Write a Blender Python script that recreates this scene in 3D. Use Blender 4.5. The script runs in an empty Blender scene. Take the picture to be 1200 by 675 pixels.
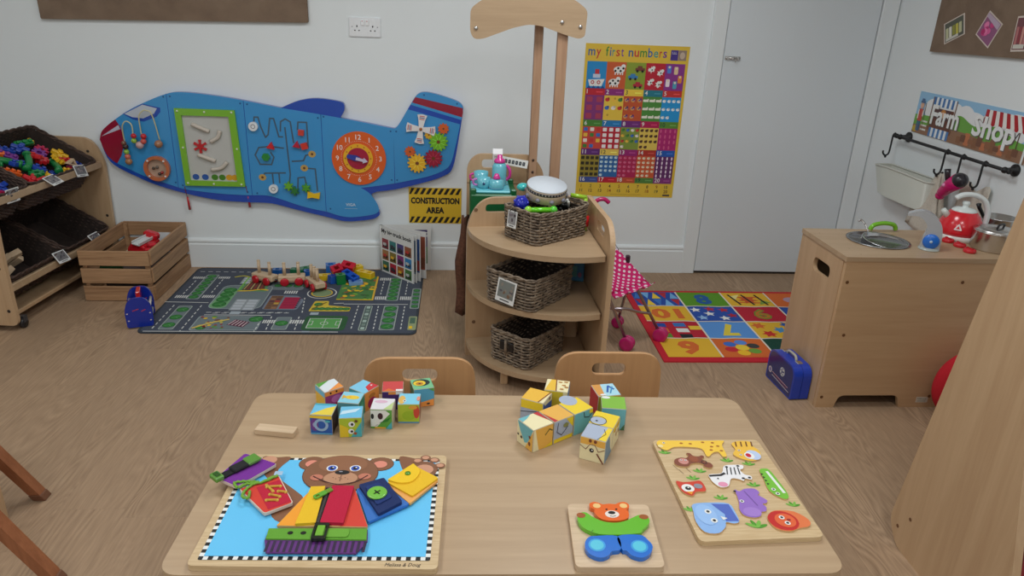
import bpy, bmesh, math, random
from mathutils import Matrix, Vector
from mathutils.geometry import tessellate_polygon
random.seed(7)
PI = math.pi
SC = bpy.context.scene
COL = SC.collection
R = math.radians

# ------------------------------------------------------------------ colour helpers
def lin1(c):
    c = c / 255.0
    return c / 12.92 if c <= 0.04045 else ((c + 0.055) / 1.055) ** 2.4
def rgb(r, g=None, b=None, k=1.0):
    if g is None:
        h = r.lstrip('#'); r, g, b = int(h[0:2], 16), int(h[2:4], 16), int(h[4:6], 16)
    return tuple(min(1.0, lin1(x) * k) for x in (r, g, b))
WHITE = rgb(235, 235, 232); BLACK = rgb(22, 22, 24); RED = rgb(196, 28, 36); BLUE = rgb(28, 62, 170)
GREEN = rgb(70, 150, 40); YELLOW = rgb(240, 196, 30); ORANGE = rgb(232, 110, 40); PURPLE = rgb(110, 50, 150)
PINK = rgb(225, 40, 120); TEAL = rgb(80, 190, 190); SKY = rgb(110, 190, 235); GREY = rgb(140, 142, 145)
MAGENTA = rgb(190, 30, 110); DKGREEN = rgb(20, 80, 50); CREAM = rgb(240, 225, 180); BROWN = rgb(110, 70, 45)

# ------------------------------------------------------------------ materials
def newmat(name):
    m = bpy.data.materials.new(name); m.use_nodes = True
    nt = m.node_tree; b = nt.nodes['Principled BSDF']
    return m, nt, b
def N(nt, t, **kw):
    n = nt.nodes.new(t)
    for k, v in kw.items(): setattr(n, k, v)
    return n
def paint(name, rough=0.4, metal=0.0, coat=0.0, bump=0.0, scale=400):
    m, nt, b = newmat(name)
    a = N(nt, 'ShaderNodeAttribute', attribute_name='Col')
    nt.links.new(a.outputs['Color'], b.inputs['Base Color'])
    b.inputs['Roughness'].default_value = rough; b.inputs['Metallic'].default_value = metal
    b.inputs['Coat Weight'].default_value = coat
    if bump:
        tc = N(nt, 'ShaderNodeTexCoord'); no = N(nt, 'ShaderNodeTexNoise'); no.inputs['Scale'].default_value = scale
        bp = N(nt, 'ShaderNodeBump'); bp.inputs['Strength'].default_value = bump; bp.inputs['Distance'].default_value = 0.002
        nt.links.new(tc.outputs['Object'], no.inputs['Vector']); nt.links.new(no.outputs['Fac'], bp.inputs['Height'])
        nt.links.new(bp.outputs['Normal'], b.inputs['Normal'])
    return m
def wood(name, c1, c2, axis=0, scale=1.0, rough=0.45, contrast=1.0, coord='Object', ring=0.35):
    """plain-sawn timber: grain stretched along the given axis"""
    m, nt, b = newmat(name)
    tc = N(nt, 'ShaderNodeTexCoord'); mp = N(nt, 'ShaderNodeMapping')
    s = [14 * scale] * 3; s[axis] = 0.9 * scale; mp.inputs['Scale'].default_value = s
    nt.links.new(tc.outputs[coord], mp.inputs['Vector'])
    n1 = N(nt, 'ShaderNodeTexNoise'); n1.inputs['Scale'].default_value = 1.4; n1.inputs['Detail'].default_value = 4; n1.inputs['Distortion'].default_value = 0.6
    n2 = N(nt, 'ShaderNodeTexNoise'); n2.inputs['Scale'].default_value = 7; n2.inputs['Detail'].default_value = 6
    nt.links.new(mp.outputs[0], n1.inputs['Vector']); nt.links.new(mp.outputs[0], n2.inputs['Vector'])
    mu = N(nt, 'ShaderNodeMath', operation='MULTIPLY'); mu.inputs[1].default_value = 9 * ring
    nt.links.new(n1.outputs['Fac'], mu.inputs[0])
    fr = N(nt, 'ShaderNodeMath', operation='PINGPONG'); fr.inputs[1].default_value = 1.0
    nt.links.new(mu.outputs[0], fr.inputs[0])
    ad = N(nt, 'ShaderNodeMix', data_type='FLOAT'); ad.inputs['Factor'].default_value = 0.55
    nt.links.new(fr.outputs[0], ad.inputs[2]); nt.links.new(n2.outputs['Fac'], ad.inputs[3])
    cr = N(nt, 'ShaderNodeValToRGB')
    cr.color_ramp.elements[0].position = 0.5 - 0.3 / contrast; cr.color_ramp.elements[1].position = 0.5 + 0.3 / contrast
    cr.color_ramp.elements[0].color = (*c1, 1); cr.color_ramp.elements[1].color = (*c2, 1)
    nt.links.new(ad.outputs[0], cr.inputs['Fac']); nt.links.new(cr.outputs['Color'], b.inputs['Base Color'])
    b.inputs['Roughness'].default_value = rough
    return m
def metalmat(name, c, rough, noise=0.0):
    m, nt, b = newmat(name)
    b.inputs['Base Color'].default_value = (*c, 1); b.inputs['Metallic'].default_value = 1; b.inputs['Roughness'].default_value = rough
    tc = N(nt, 'ShaderNodeTexCoord'); no = N(nt, 'ShaderNodeTexNoise'); no.inputs['Scale'].default_value = 6
    mr = N(nt, 'ShaderNodeMapRange'); mr.inputs[3].default_value = rough * 0.9; mr.inputs[4].default_value = rough * 1.15
    nt.links.new(tc.outputs['Object'], no.inputs['Vector']); nt.links.new(no.outputs['Fac'], mr.inputs[0]); nt.links.new(mr.outputs[0], b.inputs['Roughness'])
    return m
def fibre(name, c1, c2, scale=60, rough=0.8, bump=0.5):
    m, nt, b = newmat(name)
    tc = N(nt, 'ShaderNodeTexCoord'); no = N(nt, 'ShaderNodeTexNoise'); no.inputs['Scale'].default_value = scale; no.inputs['Detail'].default_value = 5
    cr = N(nt, 'ShaderNodeValToRGB'); cr.color_ramp.elements[0].position = 0.3; cr.color_ramp.elements[1].position = 0.7
    cr.color_ramp.elements[0].color = (*c1, 1); cr.color_ramp.elements[1].color = (*c2, 1)
    nt.links.new(tc.outputs['Object'], no.inputs['Vector']); nt.links.new(no.outputs['Fac'], cr.inputs['Fac']); nt.links.new(cr.outputs[0], b.inputs['Base Color'])
    bp = N(nt, 'ShaderNodeBump'); bp.inputs['Strength'].default_value = bump; bp.inputs['Distance'].default_value = 0.003
    nt.links.new(no.outputs['Fac'], bp.inputs['Height']); nt.links.new(bp.outputs[0], b.inputs['Normal'])
    b.inputs['Roughness'].default_value = rough
    return m
def weave(name, c1, c2, scale=180):
    """woven hessian: two crossed wave textures"""
    m, nt, b = newmat(name)
    tc = N(nt, 'ShaderNodeTexCoord')
    w1 = N(nt, 'ShaderNodeTexWave', bands_direction='X'); w2 = N(nt, 'ShaderNodeTexWave', bands_direction='Y')
    no = N(nt, 'ShaderNodeTexNoise'); no.inputs['Scale'].default_value = 12; no.inputs['Detail'].default_value = 6
    for w in (w1, w2):
        w.inputs['Scale'].default_value = scale; w.inputs['Distortion'].default_value = 1.5; w.inputs['Detail'].default_value = 2
        nt.links.new(tc.outputs['Object'], w.inputs['Vector'])
    nt.links.new(tc.outputs['Object'], no.inputs['Vector'])
    mm = N(nt, 'ShaderNodeMath', operation='MULTIPLY'); nt.links.new(w1.outputs['Fac'], mm.inputs[0]); nt.links.new(w2.outputs['Fac'], mm.inputs[1])
    ad = N(nt, 'ShaderNodeMath', operation='ADD'); nt.links.new(mm.outputs[0], ad.inputs[0]); nt.links.new(no.outputs['Fac'], ad.inputs[1])
    cr = N(nt, 'ShaderNodeValToRGB'); cr.color_ramp.elements[0].position = 0.3; cr.color_ramp.elements[1].position = 1.1
    cr.color_ramp.elements[0].color = (*c1, 1); cr.color_ramp.elements[1].color = (*c2, 1)
    nt.links.new(ad.outputs[0], cr.inputs[0]); nt.links.new(cr.outputs[0], b.inputs['Base Color'])
    bp = N(nt, 'ShaderNodeBump'); bp.inputs['Strength'].default_value = 0.5; bp.inputs['Distance'].default_value = 0.002
    nt.links.new(mm.outputs[0], bp.inputs['Height']); nt.links.new(bp.outputs[0], b.inputs['Normal'])
    b.inputs['Roughness'].default_value = 0.9
    return m
def wallpaint(name, c, rough=0.75):
    m, nt, b = newmat(name)
    tc = N(nt, 'ShaderNodeTexCoord'); no = N(nt, 'ShaderNodeTexNoise'); no.inputs['Scale'].default_value = 1.3; no.inputs['Detail'].default_value = 3
    mx = N(nt, 'ShaderNodeMix', data_type='RGBA'); mx.inputs[6].default_value = (*[x * 0.95 for x in c], 1); mx.inputs[7].default_value = (*c, 1)
    nt.links.new(tc.outputs['Object'], no.inputs['Vector']); nt.links.new(no.outputs['Fac'], mx.inputs[0]); nt.links.new(mx.outputs[2], b.inputs['Base Color'])
    n2 = N(nt, 'ShaderNodeTexNoise'); n2.inputs['Scale'].default_value = 220
    bp = N(nt, 'ShaderNodeBump'); bp.inputs['Strength'].default_value = 0.06; bp.inputs['Distance'].default_value = 0.002
    nt.links.new(tc.outputs['Object'], n2.inputs['Vector']); nt.links.new(n2.outputs['Fac'], bp.inputs['Height']); nt.links.new(bp.outputs[0], b.inputs['Normal'])
    b.inputs['Roughness'].default_value = rough
    return m
def oakfloor(name):
    """vinyl oak planks running away from the camera (along Y), 0.2 m wide, cathedral grain"""
    m, nt, b = newmat(name)
    L = nt.links.new
    tc = N(nt, 'ShaderNodeTexCoord'); sx = N(nt, 'ShaderNodeSeparateXYZ'); L(tc.outputs['Object'], sx.inputs[0])
    def math_(op, a, bb=None, c=None):
        n = N(nt, 'ShaderNodeMath', operation=op)
        for i, v in enumerate((a, bb, c)):
            if v is None: continue
            if isinstance(v, (int, float)): n.inputs[i].default_value = v
            else: L(v, n.inputs[i])
        return n.outputs[0]
    px = math_('DIVIDE', sx.outputs['X'], 0.195)
    idx = math_('FLOOR', px)
    wn = N(nt, 'ShaderNodeTexWhiteNoise', noise_dimensions='1D'); L(idx, wn.inputs['W'])
    yo = math_('MULTIPLY_ADD', wn.outputs['Value'], 1.3, sx.outputs['Y'])
    py = math_('DIVIDE', yo, 1.25)
    idy = math_('FLOOR', py)
    cb = math_('MULTIPLY_ADD', idx, 17.31, idy)
    wn2 = N(nt, 'ShaderNodeTexWhiteNoise', noise_dimensions='1D'); L(cb, wn2.inputs['W'])
    off = math_('MULTIPLY', wn2.outputs['Value'], 37.0)
    gx = math_('MULTIPLY_ADD', sx.outputs['X'], 6.0, off)
    gy = math_('MULTIPLY', sx.outputs['Y'], 0.8)
    cv = N(nt, 'ShaderNodeCombineXYZ'); L(gx, cv.inputs[0]); L(gy, cv.inputs[1]); L(off, cv.inputs[2])
    n1 = N(nt, 'ShaderNodeTexNoise'); n1.inputs['Scale'].default_value = 1.0; n1.inputs['Detail'].default_value = 2.5; n1.inputs['Roughness'].default_value = 0.45; n1.inputs['Distortion'].default_value = 0.5
    L(cv.outputs[0], n1.inputs['Vector'])
    rg = math_('PINGPONG', math_('MULTIPLY', n1.outputs['Fac'], 66.0), 1.0)
    nm = N(nt, 'ShaderNodeTexNoise'); nm.inputs['Scale'].default_value = 1.1; nm.inputs['Detail'].default_value = 2; L(cv.outputs[0], nm.inputs['Vector'])
    mk = N(nt, 'ShaderNodeMapRange'); mk.inputs[1].default_value = 0.42; mk.inputs[2].default_value = 0.62; L(nm.outputs['Color'], mk.inputs[0])
    rp = math_('ADD', math_('MULTIPLY', math_('SUBTRACT', rg, 0.5), math_('MULTIPLY_ADD', mk.outputs[0], 0.85, 0.15)), 0.5)
    cv2 = N(nt, 'ShaderNodeCombineXYZ'); L(math_('MULTIPLY', sx.outputs['X'], 190), cv2.inputs[0]); L(math_('MULTIPLY', sx.outputs['Y'], 13), cv2.inputs[1]); L(off, cv2.inputs[2])
    n2 = N(nt, 'ShaderNodeTexNoise'); n2.inputs['Scale'].default_value = 1.0; n2.inputs['Detail'].default_value = 3; L(cv2.outputs[0], n2.inputs['Vector'])
    g = math_('ADD', math_('MULTIPLY_ADD', rp, 0.42, 0.04), math_('MULTIPLY', n2.outputs['Fac'], 0.5))
    cr = N(nt, 'ShaderNodeValToRGB'); e = cr.color_ramp.elements
    e[0].position = 0.2; e[0].color = (*rgb(139, 113, 89), 1); e[1].position = 0.85; e[1].color = (*rgb(187, 157, 127), 1)
    L(g, cr.inputs[0])
    tint = N(nt, 'ShaderNodeMix', data_type='RGBA', blend_type='MULTIPLY'); tint.inputs[0].default_value = 1.0
    tv = math_('MULTIPLY_ADD', wn2.outputs['Value'], 0.09, 0.92)
    seam = math_('MINIMUM', math_('MINIMUM', math_('FRACT', px), math_('SUBTRACT', 1.0, math_('FRACT', px))), math_('MULTIPLY', math_('FRACT', py), 6.0))
    sm = math_('MULTIPLY_ADD', math_('MINIMUM', math_('MULTIPLY', seam, 70.0), 1.0), 0.12, 0.88)
    tv = math_('MULTIPLY', tv, sm)
    L(cr.outputs[0], tint.inputs[6])
    cc = N(nt, 'ShaderNodeCombineColor'); L(tv, cc.inputs[0]); L(tv, cc.inputs[1]); L(tv, cc.inputs[2]); L(cc.outputs[0], tint.inputs[7])
    L(tint.outputs[2], b.inputs['Base Color'])
    b.inputs['Roughness'].default_value = 0.55; b.inputs['Specular IOR Level'].default_value = 0.35
    bp = N(nt, 'ShaderNodeBump'); bp.inputs['Strength'].default_value = 0.12; bp.inputs['Distance'].default_value = 0.002
    L(g, bp.inputs['Height']); L(bp.outputs[0], b.inputs['Normal'])
    return m
def dotcloth(name, c, d, n):
    m, nt, b = newmat(name); L = nt.links.new
    uv = N(nt, 'ShaderNodeUVMap'); mp = N(nt, 'ShaderNodeMapping'); mp.inputs['Scale'].default_value = (n, n, 1); mp.inputs['Rotation'].default_value = (0, 0, R(45))
    L(uv.outputs[0], mp.inputs['Vector'])
    fr = N(nt, 'ShaderNodeVectorMath', operation='FRACTION'); L(mp.outputs[0], fr.inputs[0])
    ds = N(nt, 'ShaderNodeVectorMath', operation='DISTANCE'); ds.inputs[1].default_value = (0.5, 0.5, 0); L(fr.outputs[0], ds.inputs[0])
    lt = N(nt, 'ShaderNodeMath', operation='LESS_THAN'); lt.inputs[1].default_value = 0.27; L(ds.outputs['Value'], lt.inputs[0])
    mx = N(nt, 'ShaderNodeMix', data_type='RGBA'); mx.inputs[6].default_value = (*c, 1); mx.inputs[7].default_value = (*d, 1)
    L(lt.outputs[0], mx.inputs[0]); L(mx.outputs[2], b.inputs['Base Color']); b.inputs['Roughness'].default_value = 0.8
    return m

PLASTIC = paint('plastic', 0.35)
GLOSS = paint('gloss_paint', 0.22, coat=0.3)
PRINT = paint('printed_card', 0.5)
MATTE = paint('matte_paint', 0.6)
CLOTH = paint('cloth', 0.9, bump=0.4, scale=700)
CARPET = paint('carpet_pile', 0.95, bump=0.5, scale=900)
WALLM = wallpaint('wall_paint', rgb(236, 241, 243))
CEILM = wallpaint('ceiling_paint', rgb(235, 235, 232))
GLOSSW = wallpaint('gloss_white_woodwork', rgb(233, 238, 240), 0.35)
DOORM = wallpaint('door_paint', rgb(222, 229, 234), 0.4)
FLOORM = oakfloor('oak_vinyl')
MAPLE = wood('maple_ply', rgb(171, 143, 112), rgb(188, 160, 128), axis=0, scale=1.3, rough=0.4, contrast=0.8)
MAPLEX = wood('maple_ply_sideways', rgb(190, 153, 115), rgb(206, 172, 133), axis=0, scale=1.0, rough=0.42, contrast=0.7)
MAPLEV = wood('maple_ply_upright', rgb(184, 150, 115), rgb(200, 168, 132), axis=2, scale=1.3, rough=0.42, contrast=0.8)
BEECH = wood('beech_ply', rgb(182, 136, 92), rgb(198, 152, 106), axis=2, scale=1.2, rough=0.38, contrast=0.8)
BEECHV = wood('beech_post', rgb(166, 128, 100), rgb(186, 148, 118), axis=2, scale=2, rough=0.5)
PINEX = wood('pine_slat_x', rgb(146, 108, 76), rgb(184, 144, 106), axis=0, scale=1.6, rough=0.65, contrast=1.0, ring=0.6)
PINEY = wood('pine_slat_y', rgb(146, 108, 76), rgb(184, 144, 106), axis=1, scale=1.6, rough=0.65, contrast=1.0, ring=0.6)
REDWOOD = wood('stained_hardwood', rgb(140, 86, 56), rgb(166, 106, 72), axis=2, scale=2.5, rough=0.35)
TOYWOOD = wood('toy_wood', rgb(196, 168, 136), rgb(218, 192, 160), axis=0, scale=4, rough=0.55)
BOARDW = wood('puzzle_ply', rgb(196, 166, 124), rgb(216, 190, 150), axis=0, scale=5, rough=0.4, contrast=0.8, ring=0.9)
WICKER = fibre('grey_willow', rgb(88, 74, 62), rgb(160, 142, 122), 40, 0.7)
DKWICKER = fibre('dark_rattan', rgb(48, 34, 28), rgb(84, 62, 52), 60, 0.65)
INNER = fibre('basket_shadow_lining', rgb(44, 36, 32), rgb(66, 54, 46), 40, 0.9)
DKINNER = fibre('dark_basket_shade_liner', rgb(38, 28, 25), rgb(54, 42, 36), 40, 0.9)
HESSIAN = weave('hessian', rgb(112, 90, 74), rgb(150, 128, 108), 130)
CHROME = metalmat('chrome', (0.62, 0.62, 0.64), 0.2)
STEEL = metalmat('brushed_steel', (0.62, 0.61, 0.6), 0.26)
IRON = paint('black_iron', 0.55)
BAGCLOTH = fibre('brown_canvas', rgb(88, 54, 40), rgb(112, 72, 54), 90, 0.9)
CREAMCLOTH = fibre('cream_cotton', rgb(196, 188, 174), rgb(216, 208, 196), 200, 0.95)
DOTS = dotcloth('pink_spotted_fabric', rgb(214, 26, 112), rgb(240, 220, 230), 9)

# ------------------------------------------------------------------ mesh builder
def frame(o, x, y, z):
    x, y, z = Vector(x), Vector(y), Vector(z)
    return Matrix(((x.x, y.x, z.x, o[0]), (x.y, y.y, z.y, o[1]), (x.z, y.z, z.z, o[2]), (0, 0, 0, 1)))
def T(x=0, y=0, z=0): return Matrix.Translation((x, y, z))
def RX(a): return Matrix.Rotation(R(a), 4, 'X')
def RY(a): return Matrix.Rotation(R(a), 4, 'Y')
def RZ(a): return Matrix.Rotation(R(a), 4, 'Z')
def area2(p): return sum(p[i][0] * p[(i + 1) % len(p)][1] - p[(i + 1) % len(p)][0] * p[i][1] for i in range(len(p)))
def rpoly(pts, r, n=5):
    """polygon with rounded corners; r a number or one per corner"""
    out = []; k = len(pts)
    for i in range(k):
        p = Vector(pts[i]); a = Vector(pts[i - 1]); b = Vector(pts[(i + 1) % k])
        rr = r[i] if isinstance(r, (list, tuple)) else r
        if rr <= 0: out.append(tuple(p)); continue
        da, db = (a - p), (b - p); rr = min(rr, da.length * 0.49, db.length * 0.49)
        p0 = p + da.normalized() * rr; p1 = p + db.normalized() * rr
        for j in range(n + 1):
            t = j / n; q = p0.lerp(p, t).lerp(p.lerp(p1, t), t); out.append((q.x, q.y))
    return out
def rrect(x0, y0, x1, y1, r, n=5): return rpoly([(x0, y0), (x1, y0), (x1, y1), (x0, y1)], r, n)
def ell(cx, cy, rx, ry=None, n=24, a0=0, a1=360, rot=0):
    ry = rx if ry is None else ry; full = abs(a1 - a0) >= 360; out = []
    c, s = math.cos(R(rot)), math.sin(R(rot))
    for i in range(n if full else n + 1):
        a = R(a0 + (a1 - a0) * i / n); x, y = rx * math.cos(a), ry * math.sin(a)
        out.append((cx + x * c - y * s, cy + x * s + y * c))
    return out
def spline(pts, n=6, closed=False):
    P = [Vector(p) for p in pts]; k = len(P); out = []
    for i in range(k if closed else k - 1):
        p0 = P[i - 1] if (closed or i > 0) else P[0]; p1 = P[i]; p2 = P[(i + 1) % k]
        p3 = P[(i + 2) % k] if (closed or i + 2 < k) else P[-1]
        for j in range(n):
            t = j / n
            out.append(tuple(0.5 * ((2 * p1) + (p2 - p0) * t + (2 * p0 - 5 * p1 + 4 * p2 - p3) * t * t + (3 * p1 - p0 - 3 * p2 + p3) * t ** 3)))
    if not closed: out.append(tuple(P[-1]))
    return out
_tc = {}
def text_geo(s, bold=0.0, shear=0.0):
    k = (s, bold, shear)
    if k not in _tc:
        cu = bpy.data.curves.new('lettering', 'FONT'); cu.body = s; cu.offset = bold; cu.shear = shear; cu.resolution_u = 2
        ob = bpy.data.objects.new('lettering', cu); COL.objects.link(ob)
        dg = bpy.context.evaluated_depsgraph_get(); dg.update()
        me = bpy.data.meshes.new_from_object(ob.evaluated_get(dg))
        vs = [(v.co.x, v.co.y) for v in me.vertices]; fs = [tuple(p.vertices) for p in me.polygons]
        COL.objects.unlink(ob); bpy.data.objects.remove(ob); bpy.data.curves.remove(cu); bpy.data.meshes.remove(me)
        xs = [v[0] for v in vs] or [0]
        _tc[k] = (vs, fs, min(xs), max(xs))
    return _tc[k]

class MB:
    def __init__(s, M=None):
        s.v = []; s.f = []; s.c = []; s.m = []; s.sm = []; s.uv = None; s.M = M or Matrix()
    def add(s, vs, fs, col=WHITE, mi=0, sm=False, M=None):
        A = s.M @ M if M is not None else s.M
        o = len(s.v); s.v += [tuple(A @ Vector(v)) for v in vs]
        fl = A.to_3x3().determinant() < 0
        for f in fs:
            f = tuple(o + i for i in f); s.f.append(f[::-1] if fl else f); s.c.append(col); s.m.append(mi); s.sm.append(sm)
        return s
    def box(s, x0, y0, z0, x1, y1, z1, col=WHITE, mi=0, M=None, ch=0.0):
        if ch > 0: return s.cbox(x0, y0, z0, x1, y1, z1, ch, col, mi, M)
        v = [(x0, y0, z0), (x1, y0, z0), (x1, y1, z0), (x0, y1, z0), (x0, y0, z1), (x1, y0, z1), (x1, y1, z1), (x0, y1, z1)]
        return s.add(v, [(0, 3, 2, 1), (4, 5, 6, 7), (0, 1, 5, 4), (1, 2, 6, 5), (2, 3, 7, 6), (3, 0, 4, 7)], col, mi, False, M)
    def cbox(s, x0, y0, z0, x1, y1, z1, ch, col=WHITE, mi=0, M=None):
        """box with chamfered edges"""
        bm = bmesh.new(); c = ch
        for x, sx in ((x0, 1), (x1, -1)):
            for y, sy in ((y0, 1), (y1, -1)):
                for z, sz in ((z0, 1), (z1, -1)):
                    bm.verts.new((x, y + sy * c, z + sz * c)); bm.verts.new((x + sx * c, y, z + sz * c)); bm.verts.new((x + sx * c, y + sy * c, z))
        bmesh.ops.convex_hull(bm, input=list(bm.verts)); bmesh.ops.dissolve_limit(bm, angle_limit=0.01, verts=bm.verts, edges=bm.edges)
        bm.verts.index_update(); bm.normal_update()
        s.add([tuple(v.co) for v in bm.verts], [tuple(v.index for v in f.verts) for f in bm.faces], col, mi, False, M); bm.free(); return s
    def prism(s, poly, z0, z1, col=WHITE, mi=0, M=None, holes=(), side=None, smi=None):
        """2D outline (with holes) extruded from z0 to z1"""
        poly = list(poly)
        if area2(poly) < 0: poly.reverse()
        hs = []
        for h in holes:
            h = list(h)
            if area2(h) > 0: h.reverse()
            hs.append(h)
        n = len(poly)
        if not hs:
            vs = [(x, y, z0) for x, y in poly] + [(x, y, z1) for x, y in poly]
            s.add(vs, [tuple(range(n - 1, -1, -1)), tuple(range(n, 2 * n))], col, mi, False, M)
        else:
            loops = [poly] + hs; flat = [p for l in loops for p in l]; k = len(flat)
            tr = tessellate_polygon([[Vector((x, y, 0)) for x, y in l] for l in loops])
            tr2 = []
            for t in tr:
                a = area2([flat[i] for i in t]); tr2.append(tuple(t) if a > 0 else tuple(reversed(t)))
            s.add([(x, y, z1) for x, y in flat], tr2, col, mi, False, M)
            s.add([(x, y, z0) for x, y in flat], [t[::-1] for t in tr2], col, mi, False, M)
        for l in [poly] + hs:
            k = len(l)
            s.add([(x, y, z0) for x, y in l] + [(x, y, z1) for x, y in l], [(i, (i + 1) % k, k + (i + 1) % k, k + i) for i in range(k)], side or col, mi if smi is None else smi, False, M)
        return s
    def tube(s, pts, r, n=8, col=WHITE, mi=0, closed=False, M=None, flat=1.0, caps=True):
        P = [Vector(p) for p in pts]; k = len(P)
        rs = r if isinstance(r, (list, tuple)) else [r] * k
        vs = []; nrm = None
        for i in range(k):
            a = P[i - 1] if (closed or i > 0) else P[0]; b = P[(i + 1) % k] if (closed or i + 1 < k) else P[-1]
            t = (b - a).normalized() if (b - a).length > 1e-9 else Vector((0, 0, 1))
            if nrm is None:
                up = Vector((0, 0, 1)) if abs(t.z) < 0.95 else Vector((1, 0, 0)); nrm = (up - t * up.dot(t)).normalized()
            else:
                nrm = nrm - t * nrm.dot(t); nrm = nrm.normalized() if nrm.length > 1e-6 else t.orthogonal().normalized()
            bi = t.cross(nrm)
            for j in range(n):
                a_ = 2 * PI * j / n; q = P[i] + (nrm * math.cos(a_) + bi * math.sin(a_) * flat) * rs[i]; vs.append(tuple(q))
        fs = []
        for i in range(k if closed else k - 1):
            for j in range(n):
                i2 = (i + 1) % k; fs.append((i * n + j, i * n + (j + 1) % n, i2 * n + (j + 1) % n, i2 * n + j))
        if not closed and caps: fs += [tuple(range(n - 1, -1, -1)), tuple((k - 1) * n + j for j in range(n))]
        return s.add(vs, fs, col, mi, n > 4, M)
    def lathe(s, prof, n=24, col=WHITE, mi=0, M=None, sm=True):
        """profile of (radius, z) turned about z"""
        vs = []; fs = []
        for r, z in prof:
            for j in range(n): a = 2 * PI * j / n; vs.append((r * math.cos(a), r * math.sin(a), z))
        k = len(prof)
        for i in range(k - 1):
            for j in range(n): fs.append((i * n + j, i * n + (j + 1) % n, (i + 1) * n + (j + 1) % n, (i + 1) * n + j))
        if prof[0][0] > 1e-6: fs.append(tuple(range(n - 1, -1, -1)))
        if prof[-1][0] > 1e-6: fs.append(tuple((k - 1) * n + j for j in range(n)))
        return s.add(vs, fs, col, mi, sm, M)
    def cyl(s, r, z0, z1, n=20, col=WHITE, mi=0, M=None, b=0.0):
        b = min(b, (z1 - z0) / 3, r / 2)
        return s.lathe([(r - b, z0), (r, z0 + b), (r, z1 - b), (r - b, z1)] if b > 0 else [(r, z0), (r, z1)], n, col, mi, M, sm=b > 0)
    def ball(s, c, r, col=WHITE, mi=0, n=14, sc=(1, 1, 1), M=None):
        pr = [(r * math.sin(PI * i / n), -r * math.cos(PI * i / n)) for i in range(n + 1)]; pr[0] = (0, -r); pr[-1] = (0, r)
        A = T(*c) @ Matrix.Diagonal((*sc, 1))
        return s.lathe(pr, n + 4, col, mi, M @ A if M is not None else A)
    def sheet(s, rows, col=WHITE, mi=0, sm=True, M=None):
        """grid of points -> a curved sheet"""
        a, b = len(rows), len(rows[0])
        return s.add([p for r in rows for p in r], [(i * b + j, i * b + j + 1, (i + 1) * b + j + 1, (i + 1) * b + j) for i in range(a - 1) for j in range(b - 1)], col, mi, sm, M)
    def build(s, name, mats=None, parent=None, loc=None, rot=None, bevel=0.0, label=None, cat=None, group=None, kind=None, solid=0.0):
        me = bpy.data.meshes.new(name); me.from_pydata(s.v, [], s.f)
        mats = [PLASTIC] if mats is None else (mats if isinstance(mats, list) else [mats])
        for m in mats: me.materials.append(m)
        me.polygons.foreach_set('material_index', s.m); me.polygons.foreach_set('use_smooth', s.sm)
        at = me.color_attributes.new('Col', 'FLOAT_COLOR', 'CORNER'); buf = []
        for f, c in zip(s.f, s.c): buf += [c[0], c[1], c[2], 1.0] * len(f)
        at.data.foreach_set('color', buf)
        if s.uv:
            ul = me.uv_layers.new(name='UVMap')
            for l in me.loops: ul.data[l.index].uv = s.uv[l.vertex_index]
        me.update()
        o = bpy.data.objects.new(name, me); COL.objects.link(o)
        if parent is not None: o.parent = parent
        if loc is not None: o.location = loc
        if rot is not None: o.rotation_euler = rot
        if solid:
            md = o.modifiers.new('thickness', 'SOLIDIFY'); md.thickness = solid; md.offset = 0
        if bevel:
            md = o.modifiers.new('rounded_edges', 'BEVEL'); md.width = bevel; md.segments = 2; md.limit_method = 'ANGLE'; md.angle_limit = R(50); md.harden_normals = False
        tag(o, label, cat, group, kind)
        return o

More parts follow.
